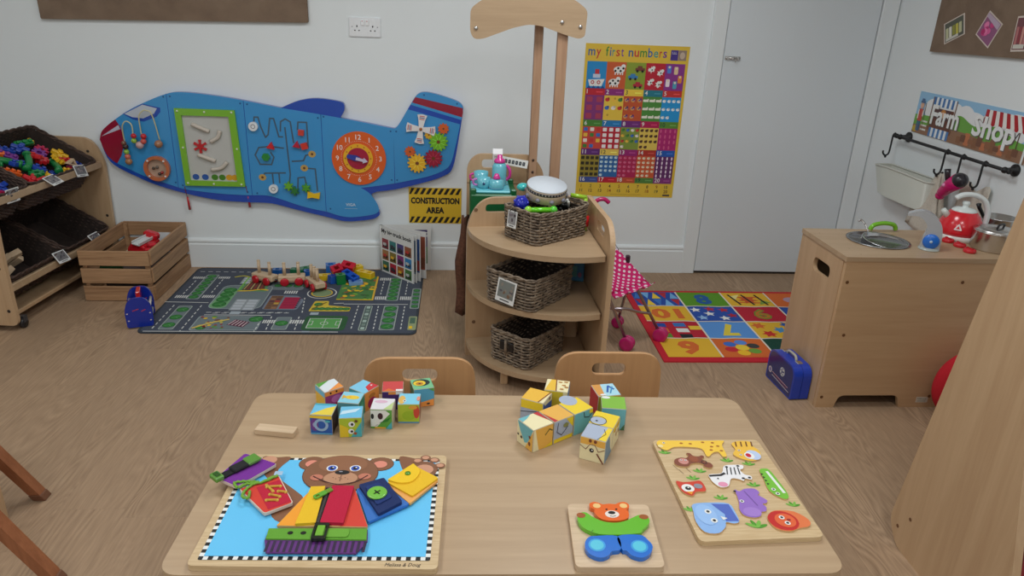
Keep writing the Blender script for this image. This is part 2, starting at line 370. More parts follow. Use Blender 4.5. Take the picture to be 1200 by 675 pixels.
class Art:
    """flat printed shapes laid on a surface; M maps (u, v, out) to the builder's space, l is the layer"""
    def __init__(s, mb, M=None, mi=0, e=0.0004):
        s.mb = mb; s.M = M or Matrix(); s.mi = mi; s.e = e; s.k = 0
    def poly(s, pts, col, l=1):
        pts = list(pts)
        if area2(pts) < 0: pts.reverse()
        s.k = (s.k + 1) % 12; z = s.e * (l + s.k / 14)     # neighbours in one layer never share a plane
        s.mb.add([(x, y, z) for x, y in pts], [tuple(range(len(pts)))], col, s.mi, False, s.M)
    def rect(s, u0, v0, u1, v1, col, l=1): s.poly([(u0, v0), (u1, v0), (u1, v1), (u0, v1)], col, l)
    def rr(s, u0, v0, u1, v1, r, col, l=1): s.poly(rrect(u0, v0, u1, v1, r, 4), col, l)
    def ell(s, cx, cy, rx, ry, col, l=1, rot=0, n=18): s.poly(ell(cx, cy, rx, ry, n, rot=rot), col, l)
    def line(s, pts, w, col, l=1):
        for a, b in zip(pts[:-1], pts[1:]):
            a, b = Vector(a), Vector(b); d = (b - a)
            if d.length < 1e-7: continue
            d.normalize(); n = Vector((-d.y, d.x)) * w / 2; d = d * w * 0.25
            s.poly([tuple(a - d + n), tuple(a - d - n), tuple(b + d - n), tuple(b + d + n)], col, l)
    def dash(s, a, b, w, on, off, col, l=1):
        a, b = Vector(a), Vector(b); L_ = (b - a).length; d = (b - a) / L_; t = 0
        while t < L_:
            s.line([tuple(a + d * t), tuple(a + d * min(L_, t + on))], w, col, l); t += on + off
    def ring(s, cx, cy, r0, r1, col, l=1, n=28):
        o = ell(cx, cy, r1, n=n); i = ell(cx, cy, r0, n=n)
        s.mb.add([(x, y, l * s.e) for x, y in o + i], [(k, (k + 1) % n, n + (k + 1) % n, n + k) for k in range(n)], col, s.mi, False, s.M)
    def star(s, cx, cy, r, col, l=1, k=5, q=0.45, rot=90):
        s.poly([(cx + (r if i % 2 == 0 else r * q) * math.cos(R(rot + 180 * i / k)), cy + (r if i % 2 == 0 else r * q) * math.sin(R(rot + 180 * i / k))) for i in range(2 * k)], col, l)
    def text(s, t, u, v, h, col, l=2, align='c', bold=0.0, shear=0.0, rot=0, width=None):
        vs, fs, x0, x1 = text_geo(t, bold, shear); k = h / 0.69; kx = k
        if width: kx = width / max(1e-6, x1 - x0)
        ox = {'c': -(x0 + x1) / 2, 'l': -x0, 'r': -x1}[align] * kx
        c, sn = math.cos(R(rot)), math.sin(R(rot)); out = []
        for x, y in vs:
            x, y = x * kx + ox, y * k; out.append((u + x * c - y * sn, v + x * sn + y * c, l * s.e))
        s.mb.add(out, fs, col, s.mi, False, s.M); return (x1 - x0) * kx

# ------------------------------------------------------------------ scene records
def tag(o, label=None, cat=None, group=None, kind=None):
    if label: o['label'] = label
    if cat: o['category'] = cat
    if group: o['group'] = group
    if kind: o['kind'] = kind
    return o
def thing(name, label, cat, loc=(0, 0, 0), rot=(0, 0, 0), group=None):
    o = bpy.data.objects.new(name, None); COL.objects.link(o); o.location = loc; o.rotation_euler = rot
    o.empty_display_size = 0.05
    return tag(o, label, cat, group)
def dup(root, loc, rot=None, label=None, group=None):
    r = root.copy(); COL.objects.link(r); r.location = loc
    if rot is not None: r.rotation_euler = rot
    if label: r['label'] = label
    if group: r['group'] = group
    for ch in list(root.children):
        c = ch.copy(); COL.objects.link(c); c.parent = r
        for g in list(ch.children):
            d = g.copy(); COL.objects.link(d); d.parent = c
    return r
BACK = (R(90), 0, 0)            # hung on the back wall: local x right, y up, z out of the wall
RIGHT = (R(90), 0, R(-90))      # hung on the right wall: local x towards the camera
# ------------------------------------------------------------------ the room
D, W = 3.96, 2.339          # back wall y, right wall x
def struct(mb, name, mats, **k): return mb.build(name, mats, kind='structure', **k)
struct(MB().box(-3.1, -1.9, -0.1, W + 0.1, D + 0.1, 0), 'floor', FLOORM)
struct(MB().box(-3.1, -1.9, 2.5, W + 0.1, D + 0.1, 2.6), 'ceiling', CEILM)
struct(MB().box(-3.1, D, 0, 1.335, D + 0.1, 2.5).box(1.335, D, 2.09, W, D + 0.1, 2.5).box(W - 0.002, D, 0, W + 0.1, D + 0.1, 2.5).box(1.335, D + 0.06, 0, W, D + 0.1, 2.1), 'wall_back', WALLM)
struct(MB().box(W, -1.9, 0, W + 0.1, D, 2.5), 'wall_right', WALLM)
struct(MB().box(-3.1, -1.9, 0, -3.0, D, 2.5), 'wall_left', WALLM)
struct(MB().box(-3.0, -1.9, 0, W, -1.8, 2.5), 'wall_front', WALLM)
def skirting(L):
    # moulded profile (out from the wall, up), extruded along the wall
    p = [(0, 0), (0.018, 0), (0.018, 0.134), (0.013, 0.139), (0.013, 0.145), (0.017, 0.149), (0.016, 0.158), (0.009, 0.166), (0, 0.168)]
    return MB().prism(p, 0, L)
struct(skirting(4.335), 'baseboard_back', GLOSSW).matrix_world = frame((-3.0, D, 0), (0, -1, 0), (0, 0, 1), (-1, 0, 0)) @ T(0, 0, -4.335)
struct(skirting(5.75), 'baseboard_right', GLOSSW).matrix_world = frame((W, D - 5.76, 0), (-1, 0, 0), (0, 0, 1), (0, 1, 0))
# door: flush white leaf between plain architraves
fr = MB()
fr.cbox(1.335, D - 0.022, 0, 1.414, D + 0.05, 2.09, 0.003).cbox(2.244, D - 0.022, 0, 2.334, D + 0.05, 2.09, 0.003).cbox(1.335, D - 0.022, 2.02, 2.334, D + 0.05, 2.09, 0.003)
struct(fr, 'trim_1', GLOSSW)
lf = MB().cbox(1.418, D - 0.014, 0.014, 2.24, D + 0.03, 2.016, 0.002)
door = struct(lf, 'door_1', DOORM)
struct(MB().box(1.414, D - 0.008, 0.0, 2.244, D + 0.05, 0.013, rgb(40, 34, 30)), 'door_gap_shade', MATTE)  # dark strip painted for the shade in the gap below the leaf
bl = MB()
bl.cbox(1.424, D - 0.019, 1.222, 1.509, D - 0.014, 1.241, 0.001).tube([(1.428, D - 0.023, 1.2315), (1.506, D - 0.023, 1.2315)], 0.0055, 10)
for x in (1.44, 1.466, 1.493): bl.cbox(x - 0.005, D - 0.03, 1.223, x + 0.005, D - 0.016, 1.24, 0.002)
bl.tube([(1.476, D - 0.028, 1.23), (1.476, D - 0.045, 1.224), (1.476, D - 0.045, 1.212)], 0.003, 6)
bolt = bl.build('barrel_bolt', STEEL, parent=door, label='steel barrel bolt')

# ------------------------------------------------------------------ camera and lights
F_PX, P_, RO, YAW = 840.0, R(21.37), R(2.37), R(4.79)
fwd = Vector((0, math.cos(P_), -math.sin(P_))); dwn = Vector((0, -math.sin(P_), -math.cos(P_))); rgt = Vector((1, 0, 0))
r2 = rgt * math.cos(RO) - dwn * math.sin(RO); d2 = rgt * math.sin(RO) + dwn * math.cos(RO)
Zr = Matrix.Rotation(-YAW, 3, 'Z'); r2, d2, fwd = Zr @ r2, Zr @ d2, Zr @ fwd
cam = bpy.data.cameras.new('camera'); camo = bpy.data.objects.new('camera', cam); COL.objects.link(camo)
cam.sensor_width = 36; cam.lens = F_PX / 1200 * 36; cam.clip_start = 0.02
camo.matrix_world = frame((0, 0, 1.44), r2, -d2, -fwd)
SC.camera = camo
def area(name, loc, sx, sy, power, col=(0.94, 0.985, 1.0)):
    l = bpy.data.lights.new(name, 'AREA'); l.shape = 'RECTANGLE'; l.size = sx; l.size_y = sy; l.energy = power; l.color = col
    o = bpy.data.objects.new(name, l); COL.objects.link(o); o.location = loc; return o
for x, y, p in ((0.5, 2.35, 18.5), (-1.3, 2.2, 12.5), (0.85, 0.6, 14), (-1.2, 0.4, 13), (0.85, -1.2, 11), (-1.2, -1.2, 12)):
    area('ceiling_panel_light', (x, y, 2.47), 0.6, 0.6, p)
wd = bpy.data.worlds.new('room_air'); SC.world = wd; wd.use_nodes = True
wd.node_tree.nodes['Background'].inputs[0].default_value = (0.9, 0.95, 1, 1); wd.node_tree.nodes['Background'].inputs[1].default_value = 0.3
SC.view_settings.view_transform = 'Standard'; SC.view_settings.look = 'None'; SC.view_settings.exposure = 0.0

# ------------------------------------------------------------------ back wall: pinboard, socket, sign, poster
pb = MB(); pb.prism(rpoly([(0, 0), (1.3, 0.03), (1.3, 0.75), (-0.01, 0.75)], 0.008), 0.003, 0.022)
pb.build('pinboard', HESSIAN, loc=(-2.063, D, 1.297), rot=BACK, label='large brown hessian pinboard high on the back wall above the aeroplane panel', cat='pinboard')
sk_ = thing('double_socket', 'white double power socket on the back wall right of the hessian pinboard', 'power socket', (-0.481, D, 1.315), BACK)
m = MB(); m.prism(rrect(-0.08, -0.047, 0.08, 0.047, 0.006), 0.0, 0.007, rgb(232, 234, 238)); m.prism(rrect(-0.077, -0.044, 0.077, 0.044, 0.005), 0.007, 0.009, rgb(238, 240, 243))
a = Art(m, T(0, 0, 0.009))
for sx in (-0.04, 0.04):
    a.rect(sx - 0.003, 0.0, sx + 0.003, 0.009, BLACK); a.rect(sx - 0.014, -0.018, sx - 0.007, -0.013, BLACK); a.rect(sx + 0.007, -0.018, sx + 0.014, -0.013, BLACK)
for sx in (-0.064, 0.064): a.ell(sx, 0.002, 0.003, 0.003, GREY)
m.build('faceplate', GLOSS, sk_)
for sx in (-0.012, 0.012):
    w = MB(); w.cbox(sx - 0.0095, 0.008, 0.008, sx + 0.0095, 0.034, 0.0135, 0.002, rgb(243, 244, 246)); Art(w, T(0, 0, 0.0136)).rect(sx - 0.003, 0.028, sx + 0.003, 0.031, RED)
    w.build('rocker_switch', GLOSS, sk_)

cs = MB(); cs.box(0, 0, 0.001, 0.295, 0.205, 0.003, rgb(226, 186, 44)); a = Art(cs, T(0, 0, 0.003))
CY, CK = rgb(228, 186, 40), rgb(24, 22, 20)
for y0 in (0.003, 0.167):
    a.rect(0.002, y0, 0.293, y0 + 0.035, CK, 1)
    for k in range(10):
        x = -0.02 + k * 0.033; q = [(max(0.002, min(0.293, X)), Y) for X, Y in ((x, y0), (x + 0.015, y0), (x + 0.035, y0 + 0.035), (x + 0.02, y0 + 0.035))]
        if area2(q) > 1e-6: a.poly(q, CY, 2)
a.text('CONSTRUCTION', 0.1475, 0.115, 0.032, CK, 2, bold=0.05, width=0.272); a.text('AREA', 0.1475, 0.06, 0.032, CK, 2, bold=0.05, width=0.102)
cs.build('construction_sign', PRINT, loc=(-0.27, D, 0.278), rot=BACK, label='yellow and black striped construction area sign on the back wall', cat='sign')

# number poster 0.56 x 0.82, corner marks read bottom-left origin
pw, ph = 0.563, 0.825
po = MB(); po.box(0, 0, 0.001, pw, ph, 0.0025, rgb(226, 190, 62)); a = Art(po, T(0, 0, 0.0025), e=0.0003)
x = 0.018; cols = [rgb(30, 90, 160), rgb(200, 40, 60), rgb(60, 140, 60), rgb(40, 100, 170), rgb(60, 150, 150), rgb(200, 60, 50), rgb(120, 60, 150)]
ttl = 'my first numbers'; tot = text_geo(ttl)[3] * 0.06 / 0.69
ci = 0; cx = 0.016; sc = 0.415
adv = {}
for ch in ttl:
    if ch == ' ': cx += 0.02; continue
    w_ = {'m': 0.043, 'i': 0.013, 'f': 0.022, 'r': 0.02, 't': 0.021, 's': 0.027}.get(ch, 0.031)
    dy = 0.0
    a.text(ch, cx, 0.765, 0.046, cols[ci % 7], 2, 'l', bold=0.012, width=w_ - 0.006); cx += w_; ci += 1
a.rect(0.462, 0.752, 0.503, 0.805, rgb(70, 50, 140)); a.text('LLL', 0.482, 0.785, 0.012, WHITE, 2); a.rect(0.505, 0.752, 0.548, 0.805, rgb(150, 130, 120)); a.ell(0.526, 0.778, 0.014, 0.018, rgb(200, 180, 160), 2)
rows = [(0.735, 0.595, 0.56), (0.56, 0.428, 0.392), (0.392, 0.27, 0.235), (0.235, 0.112, 0.08)]
bgs = [[rgb(30, 140, 205), rgb(206, 92, 48), rgb(140, 160, 52), rgb(190, 30, 52), rgb(140, 50, 140)],
       [rgb(130, 50, 120), rgb(232, 196, 70), rgb(196, 84, 44), rgb(76, 140, 60), rgb(30, 150, 215)],
       [rgb(206, 70, 60), rgb(186, 26, 50), rgb(130, 150, 60), rgb(226, 196, 90), rgb(176, 34, 110)],
       [rgb(150, 134, 50), rgb(40, 100, 165), rgb(176, 30, 80), rgb(206, 90, 50), rgb(96, 40, 100)]]
lbs = [[rgb(190, 30, 50), rgb(140, 40, 120), rgb(240, 206, 70), rgb(30, 120, 140), rgb(200, 50, 50)],
       [rgb(70, 130, 50), rgb(30, 120, 180), rgb(110, 40, 120), rgb(176, 20, 80), rgb(90, 140, 50)],
       [rgb(96, 40, 120), rgb(232, 200, 90), rgb(150, 30, 110), rgb(176, 50, 40), rgb(30, 90, 180)],
       [rgb(60, 80, 150), rgb(190, 26, 50), rgb(190, 80, 50), rgb(80, 130, 60), rgb(130, 50, 120)]]
itc = [None, None, None, None, None, rgb(170, 60, 90), rgb(200, 60, 50), rgb(110, 70, 150), rgb(240, 236, 220), rgb(240, 245, 248), rgb(240, 190, 60), rgb(244, 236, 236), rgb(60, 90, 50), rgb(90, 60, 40), rgb(210, 90, 140), rgb(46, 40, 24), rgb(200, 226, 236), rgb(216, 100, 140), rgb(240, 220, 190), rgb(236, 220, 236)]
grid_ = {6: (2, 3), 7: (3, 3), 8: (3, 3), 9: (3, 3), 10: (4, 3), 11: (3, 4), 12: (3, 4), 13: (4, 4), 14: (4, 4), 15: (4, 4), 16: (4, 4), 17: (4, 5), 18: (4, 5), 19: (4, 5), 20: (4, 5)}
cw = (pw - 0.03) / 5
for r_ in range(4):
    yt, ym, yb = rows[r_]
    for c_ in range(5):
        n_ = r_ * 5 + c_ + 1; x0 = 0.015 + c_ * cw; x1 = x0 + cw
        a.rect(x0, ym, x1, yt, bgs[r_][c_]); a.rect(x0, yb, x1, ym, lbs[r_][c_])
        a.text(str(n_), x0 + 0.008, yb + 0.008, 0.022, WHITE if n_ not in (3, 12, 19, 10) else rgb(20, 60, 60), 2, 'l', bold=0.01)
        a.rect(x0 + 0.06, yb + 0.014, x0 + 0.095, yb + 0.02, [min(1, v * 1.5 + 0.05) for v in lbs[r_][c_]], 2)
        H_ = yt - ym
        if n_ == 1:
            a.poly([(x0 + 0.01, ym + 0.045), (x0 + 0.1, ym + 0.05), (x0 + 0.085, ym + 0.012), (x0 + 0.02, ym + 0.012)], WHITE, 2)
            a.rect(x0 + 0.035, ym + 0.055, x0 + 0.075, ym + 0.075, rgb(200, 210, 230), 2); a.rect(x0 + 0.045, ym + 0.075, x0 + 0.068, ym + 0.1, rgb(200, 50, 60), 2)
            for k in (0.035, 0.068): a.ring(x0 + k, ym + 0.032, 0.005, 0.01, rgb(190, 50, 60), 3, 12)
            for k in range(4): a.poly([(x0 + 0.005 + k * 0.025, ym), (x0 + 0.03 + k * 0.025, ym), (x0 + 0.017 + k * 0.025, ym + 0.015)], rgb(30, 70, 140), 3)
        elif n_ == 2:
            for ox, oy in ((0.068, 0.1), (0.045, 0.035)):
                a.ell(x0 + ox, ym + oy, 0.03, 0.018, WHITE, 2); a.ell(x0 + ox + 0.022, ym + oy + 0.018, 0.012, 0.011, WHITE, 2)
                for k in range(4): a.ell(x0 + ox - 0.02 + 0.014 * k, ym + oy + (0.008 if k % 2 else -0.006), 0.006, 0.006, BLACK, 3)
                for k in (-0.02, -0.006, 0.008, 0.02): a.rect(x0 + ox + k - 0.003, ym + oy - 0.026, x0 + ox + k + 0.003, ym + oy - 0.012, WHITE, 2)
        elif n_ == 3:
            for ox, oy, cc in ((0.075, 0.105, rgb(120, 60, 50)), (0.04, 0.064, rgb(60, 130, 190)), (0.07, 0.022, rgb(180, 40, 60))):
                a.rr(x0 + ox - 0.026, ym + oy - 0.008, x0 + ox + 0.026, ym + oy + 0.008, 0.005, cc, 2); a.rr(x0 + ox - 0.014, ym + oy + 0.006, x0 + ox + 0.012, ym + oy + 0.018, 0.004, cc, 2)
                for k in (-0.014, 0.014): a.ell(x0 + ox + k, ym + oy - 0.009, 0.007, 0.007, BLACK, 3)
        elif n_ in (4, 5):
            spots = [(0.03, 0.105), (0.08, 0.09), (0.03, 0.04), (0.075, 0.03)] if n_ == 4 else [(0.022, 0.11), (0.06, 0.105), (0.085, 0.06), (0.02, 0.04), (0.06, 0.03)]
            for k, (ox, oy) in enumerate(spots):
                if n_ == 4:
                    a.ell(x0 + ox, ym + oy, 0.018, 0.009, WHITE, 2, rot=30 * k); a.ell(x0 + ox + 0.012, ym + oy + 0.012, 0.009, 0.008, WHITE, 2)
                    a.star(x0 + ox, ym + oy, 0.02, WHITE, 2, 6, 0.4); a.ell(x0 + ox + 0.004, ym + oy, 0.004, 0.004, BLACK, 3)
                else:
                    a.rr(x0 + ox - 0.011, ym + oy - 0.02, x0 + ox + 0.011, ym + oy + 0.02, 0.006, [rgb(80, 130, 210), rgb(230, 200, 160), rgb(230, 140, 60), rgb(240, 230, 235), rgb(80, 160, 190)][k], 2)
                    a.ell(x0 + ox, ym + oy + 0.012, 0.006, 0.006, rgb(240, 220, 200), 3)
        else:
            gx, gy = grid_[n_]; k = 0
            for j in range(gy):
                for i in range(gx):
                    if k >= n_: break
                    u = x0 + cw * (i + 0.5) / gx; v = yt - H_ * (j + 0.5) / gy; w_ = min(cw / gx, H_ / gy) * 0.36; cc = itc[n_ - 1]
                    if n_ in (11, 13, 7): cc = [rgb(236, 190, 70), rgb(60, 110, 190), rgb(200, 50, 50), rgb(70, 130, 60), rgb(240, 230, 220)][(k * 3 + n_) % 5]
                    if n_ in (6, 12, 16, 11): a.rr(u - w_, v - w_ * 0.9, u + w_, v + w_ * 0.9, w_ * 0.3, cc, 2)
                    elif n_ in (15, 20): a.ell(u, v, w_ * 0.5, w_ * 1.1, cc, 2)
                    elif n_ == 9: a.rr(u - w_ * 1.2, v - w_ * 0.5, u + w_ * 1.2, v + w_ * 0.5, w_ * 0.3, cc, 2); a.rect(u + w_ * 0.6, v - w_ * 0.3, u + w_ * 1.2, v + w_ * 0.8, cc, 2)
                    else: a.ell(u, v, w_, w_ * 0.8, cc, 2); a.ell(u + w_ * 0.5, v + w_ * 0.5, w_ * 0.45, w_ * 0.45, [min(1, q * 0.6) for q in cc], 3)
                    if n_ == 8: a.ring(u - w_ * 0.1, v, w_ * 0.4, w_ * 0.8, rgb(230, 170, 60), 3, 12)
                    k += 1
for k in range(20):
    a.text(str(k + 1), 0.03 + (k % 10) * 0.0545, 0.052 if k < 10 else 0.026, 0.017, [rgb(150, 60, 30), rgb(60, 50, 40), rgb(90, 40, 50), rgb(40, 70, 60)][(k * 3 + k // 10) % 4], 2, bold=0.012)
a.rect(0.505, 0.008, 0.545, 0.018, rgb(90, 80, 70), 2); a.rect(0.2, 0.012, 0.38, 0.0145, rgb(180, 150, 60), 2)
po.build('number_poster', PRINT, loc=(0.67, D, 0.455), rot=BACK, label='yellow edged my first numbers poster on the back wall beside the door', cat='poster')
# ------------------------------------------------------------------ aeroplane activity panel on the back wall (local x along the wall, y up)
pl = thing('aeroplane_activity_panel', 'big blue wooden aeroplane shaped activity panel mounted along the back wall', 'wall toy', (0, D, 0), BACK)
LB, DB, CRIM = rgb(60, 150, 212), rgb(30, 76, 178), rgb(150, 22, 52)
top = spline([(-1.873, 0.71), (-1.857, 0.752), (-1.819, 0.788), (-1.778, 0.818), (-1.714, 0.86), (-1.629, 0.904), (-1.508, 0.954), (-1.428, 0.966), (-1.282, 0.956), (-1.12, 0.934), (-0.926, 0.901), (-0.743, 0.876), (-0.542, 0.845), (-0.355, 0.812)], 4)
bot = spline([(-1.873, 0.71), (-1.853, 0.64), (-1.832, 0.61), (-1.803, 0.587), (-1.739, 0.553), (-1.658, 0.515), (-1.533, 0.473), (-1.459, 0.452), (-1.296, 0.434), (-1.163, 0.428), (-1.04, 0.428), (-0.963, 0.408), (-0.876, 0.378), (-0.8, 0.358), (-0.717, 0.342)], 4)
def yat(c, x):
    for (x0, y0), (x1, y1) in zip(c[:-1], c[1:]):
        if x0 <= x <= x1: return y0 + (y1 - y0) * (x - x0) / max(1e-9, x1 - x0)
    return c[-1][1]
def strip(xa, xb):
    t = [p for p in top if xa < p[0] < xb]; b = [p for p in bot if xa < p[0] < xb]
    return ([(xa, yat(bot, xa))] if xa > -1.87 else []) + b + [(xb, yat(bot, xb)), (xb, yat(top, xb))] + t[::-1] + ([(xa, yat(top, xa))] if xa > -1.87 else [top[0]])
wing = spline([(-0.717, 0.342), (-0.645, 0.319), (-0.58, 0.314), (-0.481, 0.328), (-0.444, 0.343), (-0.434, 0.365), (-0.449, 0.406), (-0.485, 0.454), (-0.53, 0.482)], 4)
tail_bot = spline([(-0.341, 0.512), (-0.247, 0.533), (-0.149, 0.558), (-0.072, 0.592), (-0.036, 0.632), (-0.012, 0.722), (0.011, 0.835), (0.026, 0.906), (0.024, 0.94), (-0.01, 0.966), (-0.117, 0.997), (-0.179, 1.005), (-0.218, 0.989), (-0.258, 0.929), (-0.307, 0.846), (-0.33, 0.816), (-0.345, 0.81)], 4)
g = 0.0015
P1 = strip(-1.8729, -1.504 - g); P2 = strip(-1.504 + g, -1.118 - g); P3 = strip(-1.118 + g, -0.724 - g)
P4 = [(-0.724 + g, yat(bot, -0.722))] + wing + [(-0.476, 0.489), (-0.343 - g, 0.511), (-0.343 - g, 0.81)] + [p for p in top if -0.72 < p[0] < -0.35][::-1] + [(-0.724 + g, yat(top, -0.722))]
P5 = tail_bot
back_o = [p for p in top] + tail_bot[::-1][1:]
lower = spline([(0.026, 0.9), (-0.008, 0.679), (-0.031000000000000003, 0.594), (-0.064, 0.564), (-0.149, 0.529), (-0.339, 0.477), (-0.47, 0.451), (-0.449, 0.379), (-0.43, 0.339), (-0.445, 0.317), (-0.481, 0.302), (-0.581, 0.289), (-0.646, 0.292), (-0.719, 0.311), (-0.88, 0.349), (-0.99, 0.378), (-1.055, 0.386), (-1.166, 0.388), (-1.299, 0.396), (-1.46, 0.427), (-1.619, 0.474), (-1.72, 0.52), (-1.805, 0.566), (-1.85, 0.614), (-1.873, 0.71)], 3)
cut = [i for i, p in enumerate(back_o) if p[0] > 0.0 and p[1] < 0.9]
back_o = back_o[:min(cut)] if cut else back_o
MB().prism(back_o + lower, 0.002, 0.0335, DB).build('backing_board', GLOSS, pl, label='dark blue backing board showing along the belly')
fin = spline([(-0.93, 0.898), (-0.918, 0.906), (-0.831, 0.942), (-0.738, 0.956), (-0.623, 0.943), (-0.6, 0.926), (-0.602, 0.895), (-0.622, 0.86)], 4) + [(-0.66, 0.84), (-0.9, 0.87)]
mb = MB(); mb.prism(fin, 0.006, 0.0335, DB)
mb.build('upper_wing', GLOSS, pl, bevel=0.002, label='dark blue upper wing')
Z0, Z1 = 0.0336, 0.0355
def scr(a, pts):
    for x, y in pts: a.ell(x, y, 0.005, 0.005, rgb(30, 90, 150), 1, n=10)
panels = []
for i, (P, nm) in enumerate(((P1, 'nose_panel'), (P2, 'sand_window_panel'), (P3, 'maze_panel'), (P4, 'clock_panel'), (P5, 'tail_panel'))):
    mb = MB(); mb.prism(P, Z0, Z1, LB); a = Art(mb, T(0, 0, Z1))
    if i == 0:
        rd = [p for p in P if p[0] <= -1.775]
        lo = [p for p in bot if p[0] <= -1.803] + [(-1.803, 0.587)]; hi = [p for p in top if p[0] <= -1.778] + [(-1.778, 0.817)]
        a.poly(lo + [(-1.775, 0.63), (-1.757, 0.68), (-1.75, 0.73), (-1.758, 0.78)] + hi[::-1][:-1], CRIM, 1)
        a.poly([(-1.862, 0.728), (-1.767, 0.789), (-1.76, 0.768)], rgb(200, 200, 220), 2)
        wn = [(-1.736, 0.847), (-1.629, 0.902), (-1.543, 0.884), (-1.545, 0.862), (-1.57, 0.836), (-1.636, 0.81), (-1.69, 0.82)]
        a.poly(wn, DB, 1); a.poly([(-1.728, 0.848), (-1.63, 0.897), (-1.56, 0.88), (-1.578, 0.853), (-1.636, 0.827), (-1.69, 0.832)], rgb(196, 204, 216), 2)
        scr(a, [(-1.52, 0.94), (-1.515, 0.49)])
    elif i == 1: scr(a, [(-1.487, 0.943), (-1.135, 0.918), (-1.48, 0.475), (-1.14, 0.445)])
    elif i == 2:
        scr(a, [(-1.1, 0.915), (-0.74, 0.855), (-1.09, 0.44)])
        GC = rgb(70, 96, 116)
        tracks = [[(-1.076, 0.803), (-1.07, 0.85), (-1.05, 0.85), (-1.04, 0.8), (-1.02, 0.745), (-1.005, 0.76), (-0.99, 0.845), (-0.97, 0.845), (-0.95, 0.75), (-0.93, 0.75)],
                  [(-0.94, 0.78), (-0.935, 0.83), (-0.91, 0.845), (-0.885, 0.83), (-0.875, 0.72)], [(-0.915, 0.8), (-0.905, 0.55), (-0.915, 0.486)],
                  [(-0.93, 0.69), (-1.0, 0.698), (-1.06, 0.69), (-1.082, 0.65), (-1.06, 0.6), (-1.0, 0.6), (-0.985, 0.64), (-1.0, 0.665)],
                  [(-1.054, 0.529), (-1.04, 0.552), (-0.93, 0.556)], [(-1.0, 0.553), (-0.998, 0.47)], [(-0.965, 0.553), (-0.965, 0.5)],
                  [(-0.85, 0.79), (-0.845, 0.83), (-0.8, 0.83), (-0.8, 0.7)], [(-0.89, 0.62), (-0.83, 0.625), (-0.815, 0.655), (-0.782, 0.662)],
                  [(-0.828, 0.585), (-0.77, 0.582), (-0.765, 0.46)], [(-0.87, 0.47), (-0.865, 0.53), (-0.83, 0.535), (-0.82, 0.48)]]
        for t in tracks: a.line(t, 0.008, GC, 1)
        for x, y in ((-1.054, 0.529), (-0.782, 0.662), (-0.828, 0.585)): a.ell(x, y, 0.02, 0.018, rgb(196, 160, 90), 2); a.ell(x, y, 0.007, 0.007, BROWN, 3)
    elif i == 3:
        scr(a, [(-0.71, 0.862), (-0.36, 0.795), (-0.7, 0.36), (-0.36, 0.53)])
        a.text('VIGA', -0.588, 0.378, 0.016, rgb(200, 220, 236), 2, bold=0.02); a.rect(-0.622, 0.362, -0.553, 0.3645, rgb(150, 190, 220), 2)
    else:
        a.poly([(-0.243, 0.95), (-0.226, 0.978), (0.025, 0.928), (0.027, 0.905), (0.022, 0.88)], CRIM, 1)
        a.poly([(-0.266, 0.914), (-0.252, 0.938), (0.018, 0.866), (0.013, 0.842)], DB, 1)
        scr(a, [(-0.33, 0.795), (-0.18, 0.99), (-0.005, 0.95), (-0.05, 0.6), (-0.33, 0.53)])
    panels.append(mb.build(nm, GLOSS, pl, bevel=0))
pn, ps, pm, pc, pt = panels
# bead wires on the nose
WIRE = rgb(214, 206, 160)
def bead(p, x, y, r, c, z=0.062): MB().ball((x, y, z), r, c, n=10).build('bead', GLOSS, p)
for pts in ([(-1.748, 0.7), (-1.742, 0.77), (-1.725, 0.808), (-1.705, 0.812), (-1.688, 0.79), (-1.688, 0.72), (-1.665, 0.69), (-1.655, 0.7)], [(-1.655, 0.7), (-1.648, 0.83), (-1.625, 0.868), (-1.603, 0.871), (-1.58, 0.85), (-1.566, 0.705)], [(-1.748, 0.7), (-1.736, 0.66), (-1.731, 0.6)]):
    q = spline(pts, 5); n_ = len(q)
    w = MB(); w.tube([(x, y, 0.034 + 0.028 * min(1, 5 * min(i, n_ - 1 - i) / n_)) for i, (x, y) in enumerate(q)], 0.0032, 6, WIRE); w.build('bead_wire', GLOSS, pn)
for x, y, r, c in ((-1.742, 0.7, 0.013, rgb(120, 80, 60)), (-1.736, 0.682, 0.015, rgb(60, 40, 40)), (-1.735, 0.655, 0.014, rgb(150, 190, 70)), (-1.733, 0.63, 0.015, rgb(210, 110, 90)), (-1.731, 0.604, 0.018, rgb(170, 120, 80)), (-1.687, 0.739, 0.014, rgb(200, 40, 50)), (-1.689, 0.714, 0.014, rgb(150, 190, 70)), (-1.662, 0.692, 0.02, rgb(210, 170, 170)), (-1.641, 0.712, 0.015, rgb(210, 90, 80)), (-1.637, 0.738, 0.015, rgb(200, 40, 50)), (-1.566, 0.7, 0.021, rgb(170, 120, 90))): bead(pn, x, y, r, c)
# ball drum
m = MB(); m.M = T(-1.597, 0.567, 0)
m.prism(ell(0, 0, 0.067, n=32), Z1, Z1 + 0.022, rgb(196, 110, 70), holes=[ell(0, 0, 0.05, n=32)]); Art(m, T(0, 0, Z1)).ell(0, 0, 0.051, 0.051, rgb(188, 160, 140), 3, n=32)
for k in range(4): m.ball((0.058 * math.cos(R(45 + 90 * k)), 0.058 * math.sin(R(45 + 90 * k)), Z1 + 0.023), 0.006, rgb(236, 226, 220), n=6)
for x, y, c in ((-0.02, 0, rgb(80, 70, 60)), (0.0, 0.006, rgb(110, 100, 90)), (0.022, -0.022, rgb(170, 40, 40)), (0.008, -0.03, rgb(60, 50, 50))): m.ball((x, y, Z1 + 0.01), 0.0085, c, n=6)
m.build('ball_drum', GLOSS, pn)
